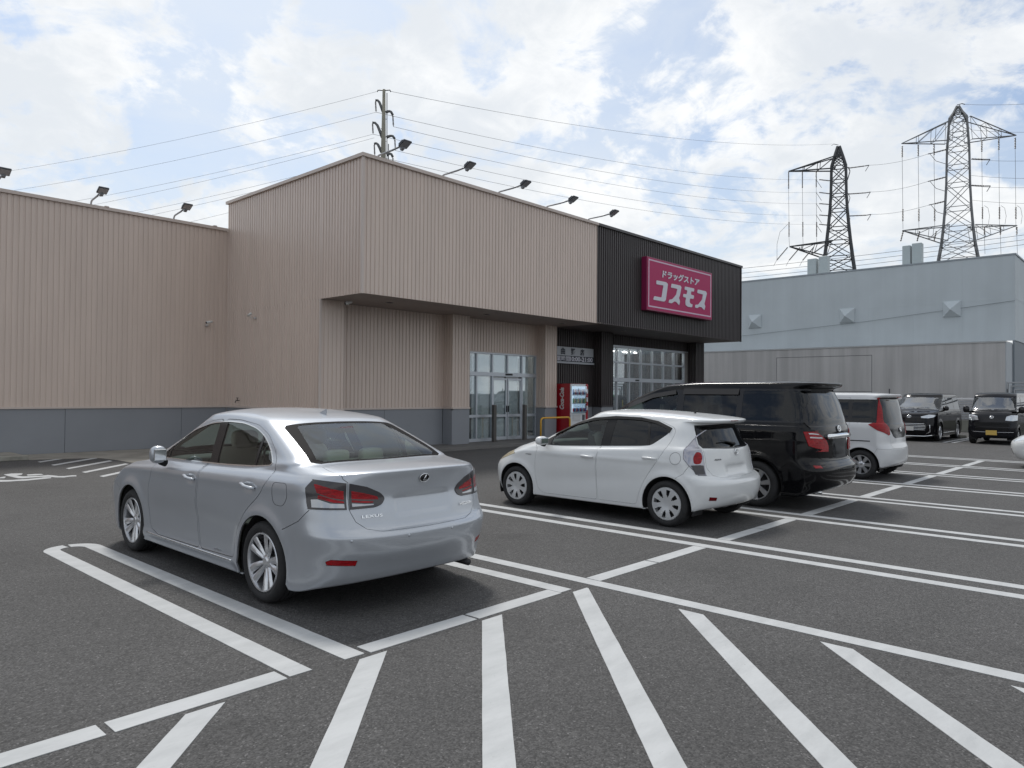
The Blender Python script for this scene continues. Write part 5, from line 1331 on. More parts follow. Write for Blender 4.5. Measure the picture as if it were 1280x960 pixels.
# hatched area in front
for i, c0 in enumerate([1.90 - 1.068 * k for k in range(-2, 8)]):
    # band  c0 <= y-x <= c0+.21 , x<=5.03 , y<=3.75
    def cl(P, f):
        o = []
        for i_ in range(len(P)):
            p, q = P[i_ - 1], P[i_]; fp, fq = f(p), f(q)
            if (fp >= 0) != (fq >= 0): t_ = fp / (fp - fq); o.append((p[0] + (q[0] - p[0]) * t_, p[1] + (q[1] - p[1]) * t_))
            if fq >= 0: o.append(q)
        return o
    P = [(-8, -8 + c0), (12, 12 + c0), (12, 12 + c0 + .21), (-8, -8 + c0 + .21)]
    P = cl(cl(cl(P, lambda p: 5.035 - p[0]), lambda p: 3.75 - p[1]), lambda p: p[0] + p[1] + 2.0)
    if len(P) > 2: sheet('hatch_stripe', [P], .004, M_PAINT)
# hatched area and wheelchair symbol by the store
for k in range(5):
    c0 = 14.14 - 1.0 * k
    P = [(5.0, 5.0 + c0), (6.27, 6.27 + c0 - .1 * 0), (6.27, 6.27 + c0 + .21), (5.0, 5.0 + c0 + .21)]
    if k == 0: P = [(5.0, 19.14), (5.62, 19.76), (5.48, 19.80), (5.0, 19.35)]
    sheet('hatch_stripe', [P], .004, M_PAINT)
SYM = [[(3.79, 16.86), (3.94, 16.96), (4.1, 16.85), (4.03, 16.61), (3.91, 16.5), (3.96, 16.24), (4.06, 16.2), (4.19, 16.14), (4.36, 16.19), (4.42, 16.02), (4.45, 15.86), (4.52, 15.79), (4.68, 15.84), (4.73, 15.79), (4.68, 15.61), (4.56, 15.63), (4.45, 15.55), (4.34, 15.68), (4.29, 15.85), (4.18, 15.93), (4.0, 15.93), (3.87, 15.91), (3.82, 15.99), (3.8, 16.24), (3.78, 16.53)],
       [(4.10, 16.56), (4.23, 16.56), (4.33, 16.5), (4.32, 16.34), (4.18, 16.28), (4.06, 16.33)],
       [(3.3, 15.9), (3.52, 15.9), (3.61, 15.77), (3.74, 15.74), (3.91, 15.73), (4.07, 15.76), (4.2, 15.82), (4.29, 15.73), (4.25, 15.59), (4.12, 15.55), (3.93, 15.49), (3.82, 15.46), (3.68, 15.51), (3.56, 15.51), (3.4, 15.63), (3.28, 15.8)],
       [(3.61, 16.34), (3.7, 16.44), (3.72, 16.39), (3.64, 16.16), (3.58, 16.19)]]
sheet('wheelchair_symbol', SYM, .004, M_PAINT)
# far bays by the fence
for y in (6.42, 6.16): line(30.2, 34.9, y - .07, y + .07)
for y in (8.92, 8.66, 3.92, 3.66): line(30.2, 34.9, y - .07, y + .07)
M_CONC = mat('concrete_pale', (.25, .235, .205), .85, noise_amt=.22, noise_scale=1.5, bump=.3, bump_scale=80)
M_CONCD = mat('concrete_walk', (.14, .135, .13), .8, noise_amt=.15, noise_scale=1.2, bump=.3, bump_scale=80)
sheet('concrete_strip', [[(4.98, 19.95), (5.56, 19.78), (6.30, 19.45), (6.42, 18.6), (6.42, 15.3), (10.55, 15.3), (10.55, 21.59), (4.98, 21.59)]], .010, M_CONC, .009)
sheet('concrete_strip', [[(-25, 20.16), (4.975, 20.16), (4.975, 21.585), (-25, 21.585)]], .095, M_CONC, .094)
walk = MB(); walk.box(10.56, 31.5, 15.32, 17.6, .002, .072); o = walk.build('entrance_walkway', M_CONCD); struct(o)
# kerb stones
kerb = empty('kerb_row', (0, 0, 0), 0, 'row of pale concrete kerb stones along the foot of the left wall', 'kerb')
kb = None
for k in range(24):
    x1 = 4.97 - k * .61
    if kb is None: kb = MB().cbox(-.598, 0, -.10, .10, 0, .11, .012).build('kerb_stone', mat('kerb_concrete', (.27, .26, .225), .85, noise_amt=.25, noise_scale=4, bump=.3), kerb); q = kb
    else: q = kb.copy(); COL.objects.link(q)
    q.location = (x1, 20.05, .0); q.rotation_euler = (rng.uniform(-.01, .01), 0, rng.uniform(-.006, .006))

# ------------------------------------------------------------------ drugstore
def metal_siding(name, col, spec=.5, rough=.38, amt=.05):
    return mat(name, col, rough, 0, noise_amt=amt, noise_scale=1.3, stretch=(3, 3, .35), coat=.0, spec=spec, bump=.03, bump_scale=3)
M_BEIGE = metal_siding('siding_beige', (.59, .485, .42), rough=.34, spec=.6)
M_BROWN = metal_siding('siding_brown', (.050, .042, .042), rough=.45)
M_DADO = mat('dado_grey', (.235, .247, .268), .5, noise_amt=.05, noise_scale=.8, bump=.03, bump_scale=4)
M_TRIMB = mat('trim_beige', (.55, .475, .43), .45); M_COPE = mat('coping_beige', (.56, .48, .43), .45); M_COPED = mat('coping_dark', (.05, .045, .046), .4)
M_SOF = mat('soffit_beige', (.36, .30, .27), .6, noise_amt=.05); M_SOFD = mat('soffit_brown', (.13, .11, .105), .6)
M_ALU = mat('aluminium', (.50, .53, .57), .38, .55); M_ALUD = mat('aluminium_dark', (.10, .105, .115), .4, .5)
def corr(name, p0, p1, zb, zt, m, parent, pitch=.130, depth=.017, prof=None, phase=0.0, holes=()):
    """ribbed sheet from p0 to p1 (outside on the right-hand side looking p0->p1); holes: (s0,s1,z0,z1)"""
    p0, p1 = Vector(p0), Vector(p1); L = (p1 - p0).length; d = (p1 - p0) / L; nrm = Vector((d.y, -d.x))
    prof = prof or [(0, 0), (.62, 0), (.67, -1), (.94, -1), (1.0, 0)]
    ss = []; k = 0; s = -phase
    while s < L:
        for t, h in prof[:-1]:
            q = s + t * pitch
            if 0 <= q <= L: ss.append((q, h * depth))
        s += pitch
    ss = [(0, ss[0][1])] + [q for q in ss if 1e-4 < q[0] < L - 1e-4] + [(L, ss[-1][1])]
    mb = MB(); bands = [(zb, zt, None)]
    def strip(s0, s1, z0, z1):
        def hh(s_):
            for i in range(len(ss) - 1):
                if ss[i][0] <= s_ <= ss[i + 1][0]:
                    t = (s_ - ss[i][0]) / max(1e-6, ss[i + 1][0] - ss[i][0]); return ss[i][1] + (ss[i + 1][1] - ss[i][1]) * t
            return 0
        pts = [(s0, hh(s0))] + [q for q in ss if s0 + 1e-4 < q[0] < s1 - 1e-4] + [(s1, hh(s1))]
        vs = []
        for q, h in pts:
            c = p0 + d * q + nrm * h; vs += [(c.x, c.y, z0), (c.x, c.y, z1)]
        mb.add(vs, [(2 * i, 2 * i + 2, 2 * i + 3, 2 * i + 1) for i in range(len(pts) - 1)])
    if not holes: strip(0, L, zb, zt)
    else:
        s_ = 0
        for (a, b, z0, z1) in holes:
            if a > s_: strip(s_, a, zb, zt)
            if z1 < zt: strip(a, b, z1, zt)
            if z0 > zb: strip(a, b, zb, z0)
            s_ = b
        if s_ < L: strip(s_, L, zb, zt)
    # backing board gives the sheet thickness
    return mb.build(name, m, parent)
store = empty('drugstore_building', (10.57, 14.7, 0), 0, 'large single-storey store clad in beige and dark brown ribbed metal with a deep overhanging front', 'building')
store.location = (0, 0, 0)
XS, YF, YW, ZR, ZW, ZS, ZT = 10.57, 14.70, 21.60, 7.40, 6.55, 4.07, 1.21
XE = 31.17; XB = 20.23; YP = 16.50; YD = 16.93
corr('ribbed_wall', (-30, YW), (XS, YW), ZT, ZW, M_BEIGE, store)
# side wall, lower run stops at the entrance corner
corr('ribbed_wall', (XS, YW + .03), (XS, YP), ZS, ZR, M_BEIGE, store, phase=.03)
corr('ribbed_wall', (XS, YP), (XS, YF), ZS, ZR, M_BEIGE, store)
corr('ribbed_wall', (XS, YW), (XS, YP), ZT, ZS, M_BEIGE, store, phase=.03)
corr('ribbed_wall', (XS, YF), (XB, YF), ZS, ZR, M_BEIGE, store)
BP = [(0, 0), (.40, 0), (.52, -1), (.88, -1), (1.0, 0)]
corr('ribbed_wall', (XB, YF), (XE, YF), ZS, ZR, M_BROWN, store, depth=.042, prof=BP)
corr('ribbed_wall', (XE, YF), (XE, YW + .03), ZS, ZR, M_BROWN, store, depth=.042, prof=BP)
corr('ribbed_wall', (XE, YP), (XE, YW + .03), ZT, ZS, M_BROWN, store, depth=.042, prof=BP)
# corner trims
def vtrim(x, y, z0, z1, s, m): MB().box(x - s, x + s, y - s, y + s, z0, z1).build('corner_trim', m, store)
vtrim(XS, YF, ZS - .01, ZR, .028, M_TRIMB); vtrim(XS, YP, ZT, ZS, .025, M_TRIMB); vtrim(XE, YF, ZS - .01, ZR, .028, M_COPED); vtrim(XB, YF, ZS, ZR, .016, M_COPED)
# copings and roofs
MB().box(-30, XS - .03, YW - .06, YW + .22, ZW, ZW + .085).build('roof_coping', M_COPE, store)
MB().box(XS - .06, XB, YF - .06, YF + .22, ZR, ZR + .085).build('roof_coping', M_COPE, store)
MB().box(XB, XE + .06, YF - .06, YF + .22, ZR, ZR + .085).build('roof_coping', M_COPED, store)
MB().box(XS - .06, XS + .22, YF + .222, YW + .10, ZR, ZR + .083).build('roof_coping', M_COPE, store)
MB().box(XE - .22, XE + .06, YF + .222, YW + .10, ZR, ZR + .083).build('roof_coping', M_COPED, store)
MB().box(-30, XS - .1, YW + .25, YW + 8, ZW - .5, ZW - .3).build('roof', mat('roof_metal', (.2, .2, .2), .5), store)
MB().box(XS + .06, XE - .06, YW + .031, YW + .08, ZW - .3, ZR).build('hall_back_wall', M_BEIGE, store)
MB().box(XS + .25, XE - .25, YF + .25, YW + .03, ZR - .5, ZR - .3).build('roof', MATS['roof_metal'], store)
MB().box(-30, XE, YW + 7.8, YW + 8, 0, ZW).build('back_wall', M_BEIGE, store)
# cap strips along the wing coping (joint covers)
for k in range(7):
    MB().box(-.05, .05, -.075, .10, -.01, .018).build('coping_joint', M_COPE, store, loc=(-8.0 + 3.02 * k, YW, ZW + .09))
# soffit
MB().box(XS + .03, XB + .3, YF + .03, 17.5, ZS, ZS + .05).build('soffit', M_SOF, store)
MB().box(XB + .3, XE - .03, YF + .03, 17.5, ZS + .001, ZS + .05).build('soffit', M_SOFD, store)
for x in (12.19, 15.91, 19.6, 23.3, 27.0):
    dl = MB(); dl.lathe([(.095, -.012), (.11, -.006), (.11, .0)], 20, M=Matrix.Translation((x, 15.70, ZS))).build('downlight', mat('downlight_rim', (.30, .27, .26), .5), store, smooth=True)
    MB().lathe([(0, -.002), (.095, -.003)], 20, M=Matrix.Translation((x, 15.70, ZS))).build('downlight_opening', MT['under'], store)
# ground floor walls under the canopy
def wallrun(pts, m, m2, zt=ZS, **k):
    for a, b in zip(pts[:-1], pts[1:]):
        corr('ribbed_wall', a, b, ZT, zt, m, store, **k)
wallrun([(XS, YP), (11.31, YP), (11.31, YD), (15.24, YD), (15.24, YP), (15.98, YP), (15.98, YD)], M_BEIGE, M_DADO)
corr('ribbed_wall', (15.98, YD), (19.66, YD), 3.03, ZS, M_BEIGE, store)
wallrun([(19.66, YD), (19.66, YP), (20.30, YP), (20.30, YD)], M_BEIGE, M_DADO)
wallrun([(20.30, YD), (23.03, YD), (23.03, YP), (23.80, YP), (23.80, YD)], M_BROWN, M_DADO, depth=.042, prof=BP)
corr('ribbed_wall', (23.80, YD), (30.42, YD), 3.64, ZS, M_BROWN, store, depth=.042, prof=BP)
wallrun([(30.42, YD), (30.42, YP), (XE, YP)], M_BROWN, M_DADO, depth=.042, prof=BP)
M_CORE = mat('wall_core', (.03, .03, .03), .9)
for xa, xb, ya, yb, za in ((10.63, 15.98, YD + .046, YD + .08, 0), (19.68, 23.86, YD + .046, YD + .08, 0), (30.42, 31.1, YD + .046, YD + .08, 0), (15.98, 19.68, YD + .046, YD + .08, 3.06), (23.86, 30.42, YD + .046, YD + .08, 3.67),
                          (10.63, 11.25, YP + .06, YD + .04, 0), (15.30, 15.92, YP + .06, YD + .04, 0), (19.72, 20.24, YP + .06, YD + .04, 0), (23.09, 23.74, YP + .06, YD + .04, 0), (30.48, 31.1, YP + .06, YD + .04, 0)):
    MB().box(xa, xb, ya, yb, za + .08, ZS - .01).build('wall_core', M_CORE, store)
# dado panels and drip trim
def dado(p0, p1, panel=3.02, off=0.0, mt=None):
    p0, p1 = Vector(p0), Vector(p1); L = (p1 - p0).length; d = (p1 - p0) / L; n = Vector((d.y, -d.x)); ang = math.atan2(d.y, d.x)
    s = 0; first = off or panel
    while s < L - .02:
        e = min(L, s + (first if s == 0 else panel))
        o = MB().cbox(.004, e - s - .004, 0, .05, 0.0, ZT - .05, .004).build('dado_panel', M_DADO, store)
        o.location = (p0.x + d.x * s, p0.y + d.y * s, .0); o.rotation_euler = (0, 0, ang); s = e
    o = MB().box(0, L, -.035, .05, ZT - .046, ZT + .002).build('drip_trim', mt or M_TRIMB, store); o.location = (p0.x, p0.y, 0); o.rotation_euler = (0, 0, ang)
    o = MB().box(0, L, .01, .05, ZT - .09, ZT - .0465).build('drip_shadow_gap', MT['under'], store); o.location = (p0.x, p0.y, 0); o.rotation_euler = (0, 0, ang)
dado((-29.96 - .09, YW), (XS, YW)); dado((XS, YW), (XS, YP)); dado((XS, YP), (11.31, YP)); dado((11.31, YP), (11.31, YD)); dado((11.31, YD), (15.24, YD), off=1.7)
dado((15.24, YD), (15.24, YP)); dado((15.24, YP), (15.98, YP)); dado((19.66, YD), (19.66, YP)); dado((19.66, YP), (20.30, YP)); dado((20.30, YP), (20.30, YD))
dado((20.30, YD), (23.03, YD), mt=M_COPED); dado((23.03, YD), (23.03, YP), mt=M_COPED); dado((23.03, YP), (23.80, YP), mt=M_COPED); dado((30.42, YD), (30.42, YP), mt=M_COPED); dado((30.42, YP), (XE, YP), mt=M_COPED); dado((XE, YP), (XE, YW), mt=M_COPED)
MB().box(15.98, 19.66, YD - .005, YD + .1, 3.0, 3.035).build('lintel_trim', M_TRIMB, store); MB().box(23.80, 30.42, YD - .005, YD + .1, 3.60, 3.645).build('lintel_trim', M_ALU, store)
# glazing: entrance on the left
M_SG = glass_mat('shop_glass', (.88, .91, .91), mult=.55)
M_BLIND = mat('blind_grey', (.80, .82, .82), .8, noise_amt=.06, noise_scale=2, stretch=(1, 1, 8)); M_DARKIN = mat('shop_inside_dark', (.04, .04, .042), .9)
def glazing(x0, x1, nbay, zb, bars, ztop, y, door=None, blind=True):
    """bars: heights of the transoms (z, h)"""
    fr = empty('shopfront', (0, 0, 0), parent=store)
    w_ = (x1 - x0) / nbay
    for k in range(nbay + 1):
        x = x0 + k * w_
        zlo = zb
        if door and k in door[1]: zlo = door[2]
        MB().cbox(x - .028, x + .028, y - .03, y + .09, zlo, ztop, .004).build('mullion', M_ALU, fr)
    for z, h in bars + [(ztop - .05, .05)]:
        segs = [(x0, x1)]
        if door and z < door[2] - .1: segs = [(x0, x0 + w_ * door[0][0]), (x0 + w_ * door[0][1], x1)]
        for a, b in segs: MB().cbox(a, b, y - .042, y + .07, z, z + h, .004).build('transom', M_ALU, fr)
    zs = [zb] + [z for z, h in bars] + [ztop]
    for k in range(nbay):
        for i in range(len(zs) - 1):
            if door and door[0][0] <= k < door[0][1] and zs[i + 1] <= door[2] + .1: continue
            xa, xb = x0 + k * w_ + .02, x0 + (k + 1) * w_ - .02
            MB().box(xa, xb, y + .012, y + .02, zs[i] + .02, zs[i + 1] - .005).build('pane', M_SG, fr)
    return fr
fr = glazing(15.98, 19.66, 5, .075, [(.075, .10), (.86, .09), (2.22, .13)], 3.0, YD + .02, door=((2, 4), (3,), 2.22))
w_ = (19.66 - 15.98) / 5; dx0 = 15.98 + 2 * w_
for k in range(2):
    lf = empty('sliding_door', (0, 0, 0), parent=store); a, b = dx0 + k * w_ + .02, dx0 + (k + 1) * w_ - .01
    yy = YD + .03
    for (xa, xb, za, zb2) in ((a, a + .055, .09, 2.17), (b - .055, b, .09, 2.17), (a + .055, b - .055, .09, .20), (a + .055, b - .055, .86, .95), (a + .055, b - .055, 2.10, 2.17)):
        MB().cbox(xa, xb, yy - .02, yy + .03, za, zb2, .004).build('door_rail', M_ALU, lf)
    MB().box(a + .05, b - .05, yy + .002, yy + .01, .2, 2.1).build('pane', M_SG, lf)
    xh = b - .03 if k == 0 else a + .03
    MB().cbox(xh - .018, xh + .018, yy - .055, yy - .02, 1.02, 1.24, .006).build('handle', MT['trim'], lf)
MB().cbox(dx0 + .32 + .28, dx0 + .32 + .62, YD - .045, YD - .02, 2.265, 2.325, .005).build('door_sensor', MT['trim'], store)
# blinds pulled down behind the entrance glass, gaps between them dark
xs_ = 15.98
bl = [(.02, .50), (.62, 1.42), (1.50, 2.14), (2.24, 2.84), (2.98, 3.35)]
for i, (a, b) in enumerate(bl):
    MB().box(xs_ + a, xs_ + b, YD + .09 + .02 * (i % 2), YD + .10 + .02 * (i % 2), .10, 2.98).build('window_blind', M_BLIND, store)
MB().box(16.0, 19.64, YD + 1.2, YD + 1.25, .07, 3.6).build('inner_partition', mat('inside_wall', (.10, .10, .10), .9), store)
MB().box(16.9, 19.64, YD + .1, YD + 1.2, .05, .075).build('inside_floor', mat('inside_floor', (.25, .25, .24), .3), store)
# right-hand shopfront
fr2 = glazing(23.80, 30.10, 7, .075, [(.075, .10), (.86, .09), (2.17, .16), (2.92, .07)], 3.60, YD + .02)
MB().cbox(30.10, 30.42, YD, YD + .12, .075, 3.6, .004).build('jamb_panel', mat('panel_greige', (.22, .21, .20), .6), store)
MB().cbox(26.0, 26.28, YD - .045, YD - .02, 2.215, 2.275, .005).build('door_sensor', MT['trim'], store)
for i, (a, b) in enumerate(((25.0, 25.12), (25.95, 26.1), (26.9, 27.0), (27.9, 28.0), (28.8, 28.9))):
    MB().box(a, b, YD + .7, YD + .85, .08, 3.5).build('inside_column', MATS['aluminium_dark'], store)
MB().box(23.8, 31.0, YD + 4.5, YD + 4.6, 0, 3.8).build('inner_partition', mat('inside_wall_pale', (.33, .34, .34), .9), store)
MB().box(20.4, 31.0, YD + .12, YD + 4.5, 3.75, 3.8).build('inside_ceiling', mat('ceiling_white', (.55, .55, .54), .9), store)
for i, x in enumerate((22.5, 24.6, 26.7, 28.8, 30.4)):
    for j, y in enumerate((YD + 1.3, YD + 3.2)): MB().box(x - .6, x + .6, y - .05, y + .05, 3.70, 3.74).build('ceiling_light', lit('ceiling_lamp', (1, .98, .94), 14), store)
MB().box(23.8, 31.0, YD + .12, YD + 4.5, .05, .07).build('inside_floor', MATS['inside_floor'], store)
MB().box(23.9, 24.45, YD + .06, YD + .065, .5, 2.1).build('window_poster', mat('poster_white', (.5, .5, .47), .6), store)
sh = empty('shop_shelf', (26.3, YD + 1.6, .07), 0, 'shelves of coloured goods seen through the right-hand shopfront', 'shelf')
MB().box(-.9, .9, -.2, .2, 0, 1.9).build('shelf_unit', MATS['aluminium_dark'], sh)
gcol = [(.5, .06, .04), (.05, .35, .10), (.55, .45, .08), (.1, .12, .35), (.45, .45, .42)]
for r_ in range(4):
    for k in range(9):
        MB().cbox(-.88 + k * .195, -.88 + k * .195 + .16, -.26, -.2, .12 + r_ * .45, .12 + r_ * .45 + rng.uniform(.22, .34), .004).build('packet', mat('goods_%d' % ((k + r_ * 2) % 5), gcol[(k + r_ * 2) % 5], .5), sh)
# ------------------------------------------------------------------ signs
M_PINK = mat('sign_pink', (.40, .018, .105), .45, noise_amt=.03, spec=.25); M_PINKD = mat('sign_frame_pink', (.22, .012, .065), .35); M_SWHITE = mat('sign_white', (.60, .60, .66), .4); M_SLINE = mat('sign_line_pale', (.60, .45, .56), .4)
sg = empty('store_sign', (0, 0, 0), 0, 'magenta sign board with white katakana lettering on the brown ribbed front', 'sign')
x0, x1, z0, z1, yf_ = 22.90, 27.89, 4.745, 6.71, 14.42
MB().cbox(x0, x1, yf_, YF - .045, z0, z1, .01).build('sign_box', M_PINKD, sg)
MB().box(x0 + .04, x1 - .04, yf_ - .008, yf_ - .001, z0 + .04, z1 - .04).build('sign_face', M_PINK, sg)
for (a, b, c_, d_) in ((x0 + .09, x1 - .11, z1 - .135, z1 - .085), (x0 + .09, x1 - .11, z0 + .125, z0 + .175), (x0 + .09, x0 + .14, z0 + .176, z1 - .136), (x1 - .16, x1 - .11, z0 + .176, z1 - .136)):
    MB().box(a, b, yf_ - .014, yf_ - .009, c_, d_).build('border_line', M_SLINE, sg)
KANA = [[(23.537, 5.895), (24.218, 5.901), (24.34, 5.852), (24.195, 5.226), (24.075, 5.151), (23.313, 5.154), (23.381, 5.29), (23.895, 5.29), (24.021, 5.758), (23.509, 5.746)],
        [(24.614, 5.896), (25.273, 5.895), (25.356, 5.846), (25.232, 5.508), (25.163, 5.403), (25.247, 5.282), (25.185, 5.114), (24.982, 5.224), (24.838, 5.242), (24.622, 5.141), (24.389, 5.15), (24.467, 5.269), (24.682, 5.307), (24.96, 5.511), (25.052, 5.747), (24.567, 5.741)],
        [(25.627, 5.902), (26.368, 5.903), (26.342, 5.773), (26.121, 5.773), (26.089, 5.63), (26.357, 5.625), (26.304, 5.48), (26.024, 5.474), (25.993, 5.323), (26.093, 5.259), (26.239, 5.26), (26.194, 5.136), (25.895, 5.122), (25.699, 5.163), (25.665, 5.291), (25.728, 5.471), (25.482, 5.475), (25.513, 5.602), (25.773, 5.607), (25.811, 5.772), (25.595, 5.775)],
        [(26.66, 5.898), (27.321, 5.896), (27.414, 5.821), (27.24, 5.444), (27.199, 5.365), (27.291, 5.279), (27.201, 5.107), (26.977, 5.209), (26.769, 5.213), (26.633, 5.143), (26.429, 5.148), (26.482, 5.27), (26.7, 5.291), (27.009, 5.523), (27.097, 5.736), (26.614, 5.752)]]
Msg = frameM((0, yf_ - .02, 0), (1, 0, 0), (0, 0, 1), (0, -1, 0))
for P in KANA:
    P = roundp(P, .04, 2)
    if sum(P[i - 1][0] * P[i][1] - P[i][0] * P[i - 1][1] for i in range(len(P))) < 0: P = P[::-1]
    MB().prism(P, -.012, .004, M=Msg).build('sign_letter', M_SWHITE, sg)
text_mesh('sign_lettering', 'ドラッグストア', .36, M_SWHITE, sg, frameM((25.36, yf_ - .02, 6.19), (1, 0, 0), (0, 0, 1), (0, -1, 0)), .004, .014, shear=.12, fitw=2.86, fith=.30)
s2 = empty('hours_sign', (0, 0, 0), 0, 'pale sign with branch name above opening hours on the dark wall over the vending machine', 'sign')
yy = YD - .03
MB().cbox(20.42, 23.0, yy - .03, yy + .02, 2.83, 3.40, .004).build('sign_board', mat('sign_board_pale', (.44, .46, .49), .5), s2)
MB().box(20.42, 23.0, yy - .036, yy - .031, 2.855, 3.075).build('dark_strip', mat('sign_navy', (.03, .035, .05), .5), s2)
MB().cbox(20.42, 23.02, yy - .06, yy - .031, 2.78, 2.85, .004).build('bottom_rail', mat('sign_board_pale', (.44, .46, .49), .5), s2)
Mt = lambda x, z: frameM((x, yy - .038, z), (1, 0, 0), (0, 0, 1), (0, -1, 0))
for ch, x in (('曲', 21.10), ('野', 21.70), ('店', 22.27)):
    text_mesh('sign_lettering', ch, .25, mat('sign_navy', (.03, .035, .05), .5), s2, Mt(x, 3.235), .003, .008, fitw=.25, fith=.25)
text_mesh('sign_lettering', '営業時間', .2, M_SWHITE, s2, Mt(20.98, 2.965), .003, .002, fitw=1.02, fith=.19)
text_mesh('sign_lettering', '10:00-21:00', .2, M_SWHITE, s2, Mt(22.22, 2.965), .003, .006, fitw=1.42, fith=.17)
# ------------------------------------------------------------------ vending machine
vm = empty('vending_machine', (20.42, 16.0, .072), 0, 'red drinks vending machine with lit display shelves by the dark entrance wall', 'vending machine')
M_VRED = mat('vending_red', (.33, .006, .015), .3, coat=.4); M_VW = mat('vending_white', (.62, .63, .64), .35)
MB().cbox(0, 1.0, 0, .72, .06, 1.95, .012).build('cabinet', M_VRED, vm)
MB().cbox(.05, .95, .06, .68, 0, .06, .004).build('plinth', MT['trim'], vm)
MB().cbox(.0, 1.0, -.05, -.001, .07, 1.94, .012).build('front_panel', M_VW, vm)
MB().cbox(.05, .83, -.062, -.051, .92, 1.85, .004).build('display_back', lit('display_backlight', (.45, .60, .72), .55), vm)
dk = [(.5, .05, .05), (.08, .30, .14), (.06, .16, .40), (.50, .42, .10), (.55, .55, .55), (.05, .05, .06)]
for r_ in range(3):
    MB().cbox(.05, .83, -.12, -.063, .93 + r_ * .30, .955 + r_ * .30, .003).build('shelf', M_VW, vm)
    for k in range(11):
        x = .085 + k * .07; h_ = (.20, .18, .13)[2 - r_]
        MB().lathe([(0, 0), (.024, 0), (.026, .02), (.026, h_ * .75), (.012, h_ * .92), (.012, h_), (0, h_)], 10, M=Matrix.Translation((x, -.092, .957 + r_ * .30))).build('drink_bottle', mat('drink_%d' % ((k * 2 + r_) % 6), dk[(k * 2 + r_) % 6], .3), vm, smooth=True)
MB().box(.045, .835, -.132, -.128, .90, 1.87).build('display_glass', glass_mat('vending_glass', (.92, .95, .97), mult=.6), vm)
MB().cbox(.86, .98, -.07, -.051, .30, 1.82, .004).build('brand_strip', M_VRED, vm)
for z in (.5, 1.0, 1.3, 1.6): MB().cbox(.875, .965, -.076, -.071, z, z + .16, .003).build('strip_label', M_VW, vm)
MB().lathe([(0, .0), (.07, .0), (.075, -.01)], 20, M=frameM((.92, -.075, 1.88), (1, 0, 0), (0, 0, 1), (0, -1, 0))).build('round_badge', M_VRED, vm, smooth=True)
MB().cbox(.10, .55, -.062, -.051, .62, .84, .003).build('price_panel', mat('panel_pale', (.5, .5, .5), .4), vm)
MB().cbox(.12, .60, -.064, -.051, .22, .46, .006).build('collection_flap', MT['trim'], vm)
MB().cbox(.66, .80, -.066, -.051, .64, .84, .003).build('coin_unit', M_ALUD, vm)
text_mesh('side_lettering', 'Coca-Cola', .3, mat('lettering_white', (.6, .6, .6), .4), vm, frameM((-.004, .36, 1.42), (0, 0, 1), (0, 1, 0), (-1, 0, 0)), .002, .012, shear=.35, fitw=.78, fith=.20)
# ------------------------------------------------------------------ small things at the entrance
M_YEL = mat('rail_yellow', (.62, .33, .03), .4)
hp = empty('hoop_guard', (0, 0, 0), 0, 'yellow tubular hoop guard in front of the vending machine', 'guard rail')
def hoop(x0, x1, y, zt, r=.03):
    P = [(x0, y, .07)] + [(x0 + .12 * (1 - math.cos(a)), y, zt - .12 + .12 * math.sin(a)) for a in np.linspace(0, math.pi / 2, 7)] + [(x1 - .12 * (1 - math.cos(a)), y, zt - .12 + .12 * math.sin(a)) for a in np.linspace(math.pi / 2, 0, 7)] + [(x1, y, .07)]
    return MB().tube(P, r, 12)
hoop(18.40, 19.95, 15.62, .85).build('hoop_tube', M_YEL, hp, smooth=True)
for x in (18.40, 19.95): MB().lathe([(0, .012), (.055, .012), (.06, 0)], 16, M=Matrix.Translation((x, 15.62, .072))).build('base_plate', M_YEL, hp, smooth=True)
for x, lb in ((17.22, 'brown square guard post left of the sliding doors'), (18.72, 'brown square guard post right of the sliding doors')):
    b_ = empty('guard_post', (x, 16.62, .072), 0, lb, 'post', 'guard posts at the glass entrance')
    MB().cbox(-.06, .06, -.06, .06, 0, 1.19, .008).build('post', mat('post_brown', (.085, .078, .072), .5), b_)
    MB().cbox(-.064, .064, -.064, .064, 1.19, 1.205, .004).build('cap', mat('post_cap', (.2, .19, .18), .4), b_)
def cctv(loc, label, d):
    c_ = empty('security_camera', loc, 0, label, 'camera', 'security cameras on the store')
    d = Vector(d).normalized()
    MB().cbox(-.03, .03, -.03, .03, -.03, .03, .004).build('wall_bracket', MT['rim'], c_)
    MB().tube([(0, 0, 0), d * .12, d * .17 + Vector((0, 0, .07))], .012, 8).build('arm', MT['plate'], c_, smooth=True)
    p = d * .17 + Vector((0, 0, .09)); s = Vector((d.y, -d.x, -.25)).normalized()
    MB().tube([p - s * .09, p + s * .09], .036, 12).build('camera_body', MT['plate'], c_, smooth=True); MB().tube([p + s * .085, p + s * .10], .032, 12).build('lens', MT['trim'], c_)
    return c_
cctv((XS - .03, 19.85, 3.78), 'small camera on the side wall facing left of the entrance canopy', (-1, 0, 0)); cctv((9.91, YW - .03, 3.62), 'tiny white camera low on the long left wall', (0, -1, 0))
cctv((11.15, 16.15, ZS - .06), 'white camera hanging under the left end of the canopy', (-.3, -1, -1))
tp_ = empty('wall_tap', (XS - .02, 20.75, 1.38), 0, 'small tap standing out of the side wall just above the grey base', 'tap')
MB().tube([(0, 0, 0), (-.10, 0, 0), (-.13, 0, -.06)], .014, 8).build('spout', MT['trim'], tp_, smooth=True); MB().tube([(-.06, 0, 0), (-.06, 0, .07)], .01, 8).build('valve', MT['trim'], tp_); MB().cbox(-.10, -.02, -.008, .008, .07, .085, .002).build('handle', MT['trim'], tp_)
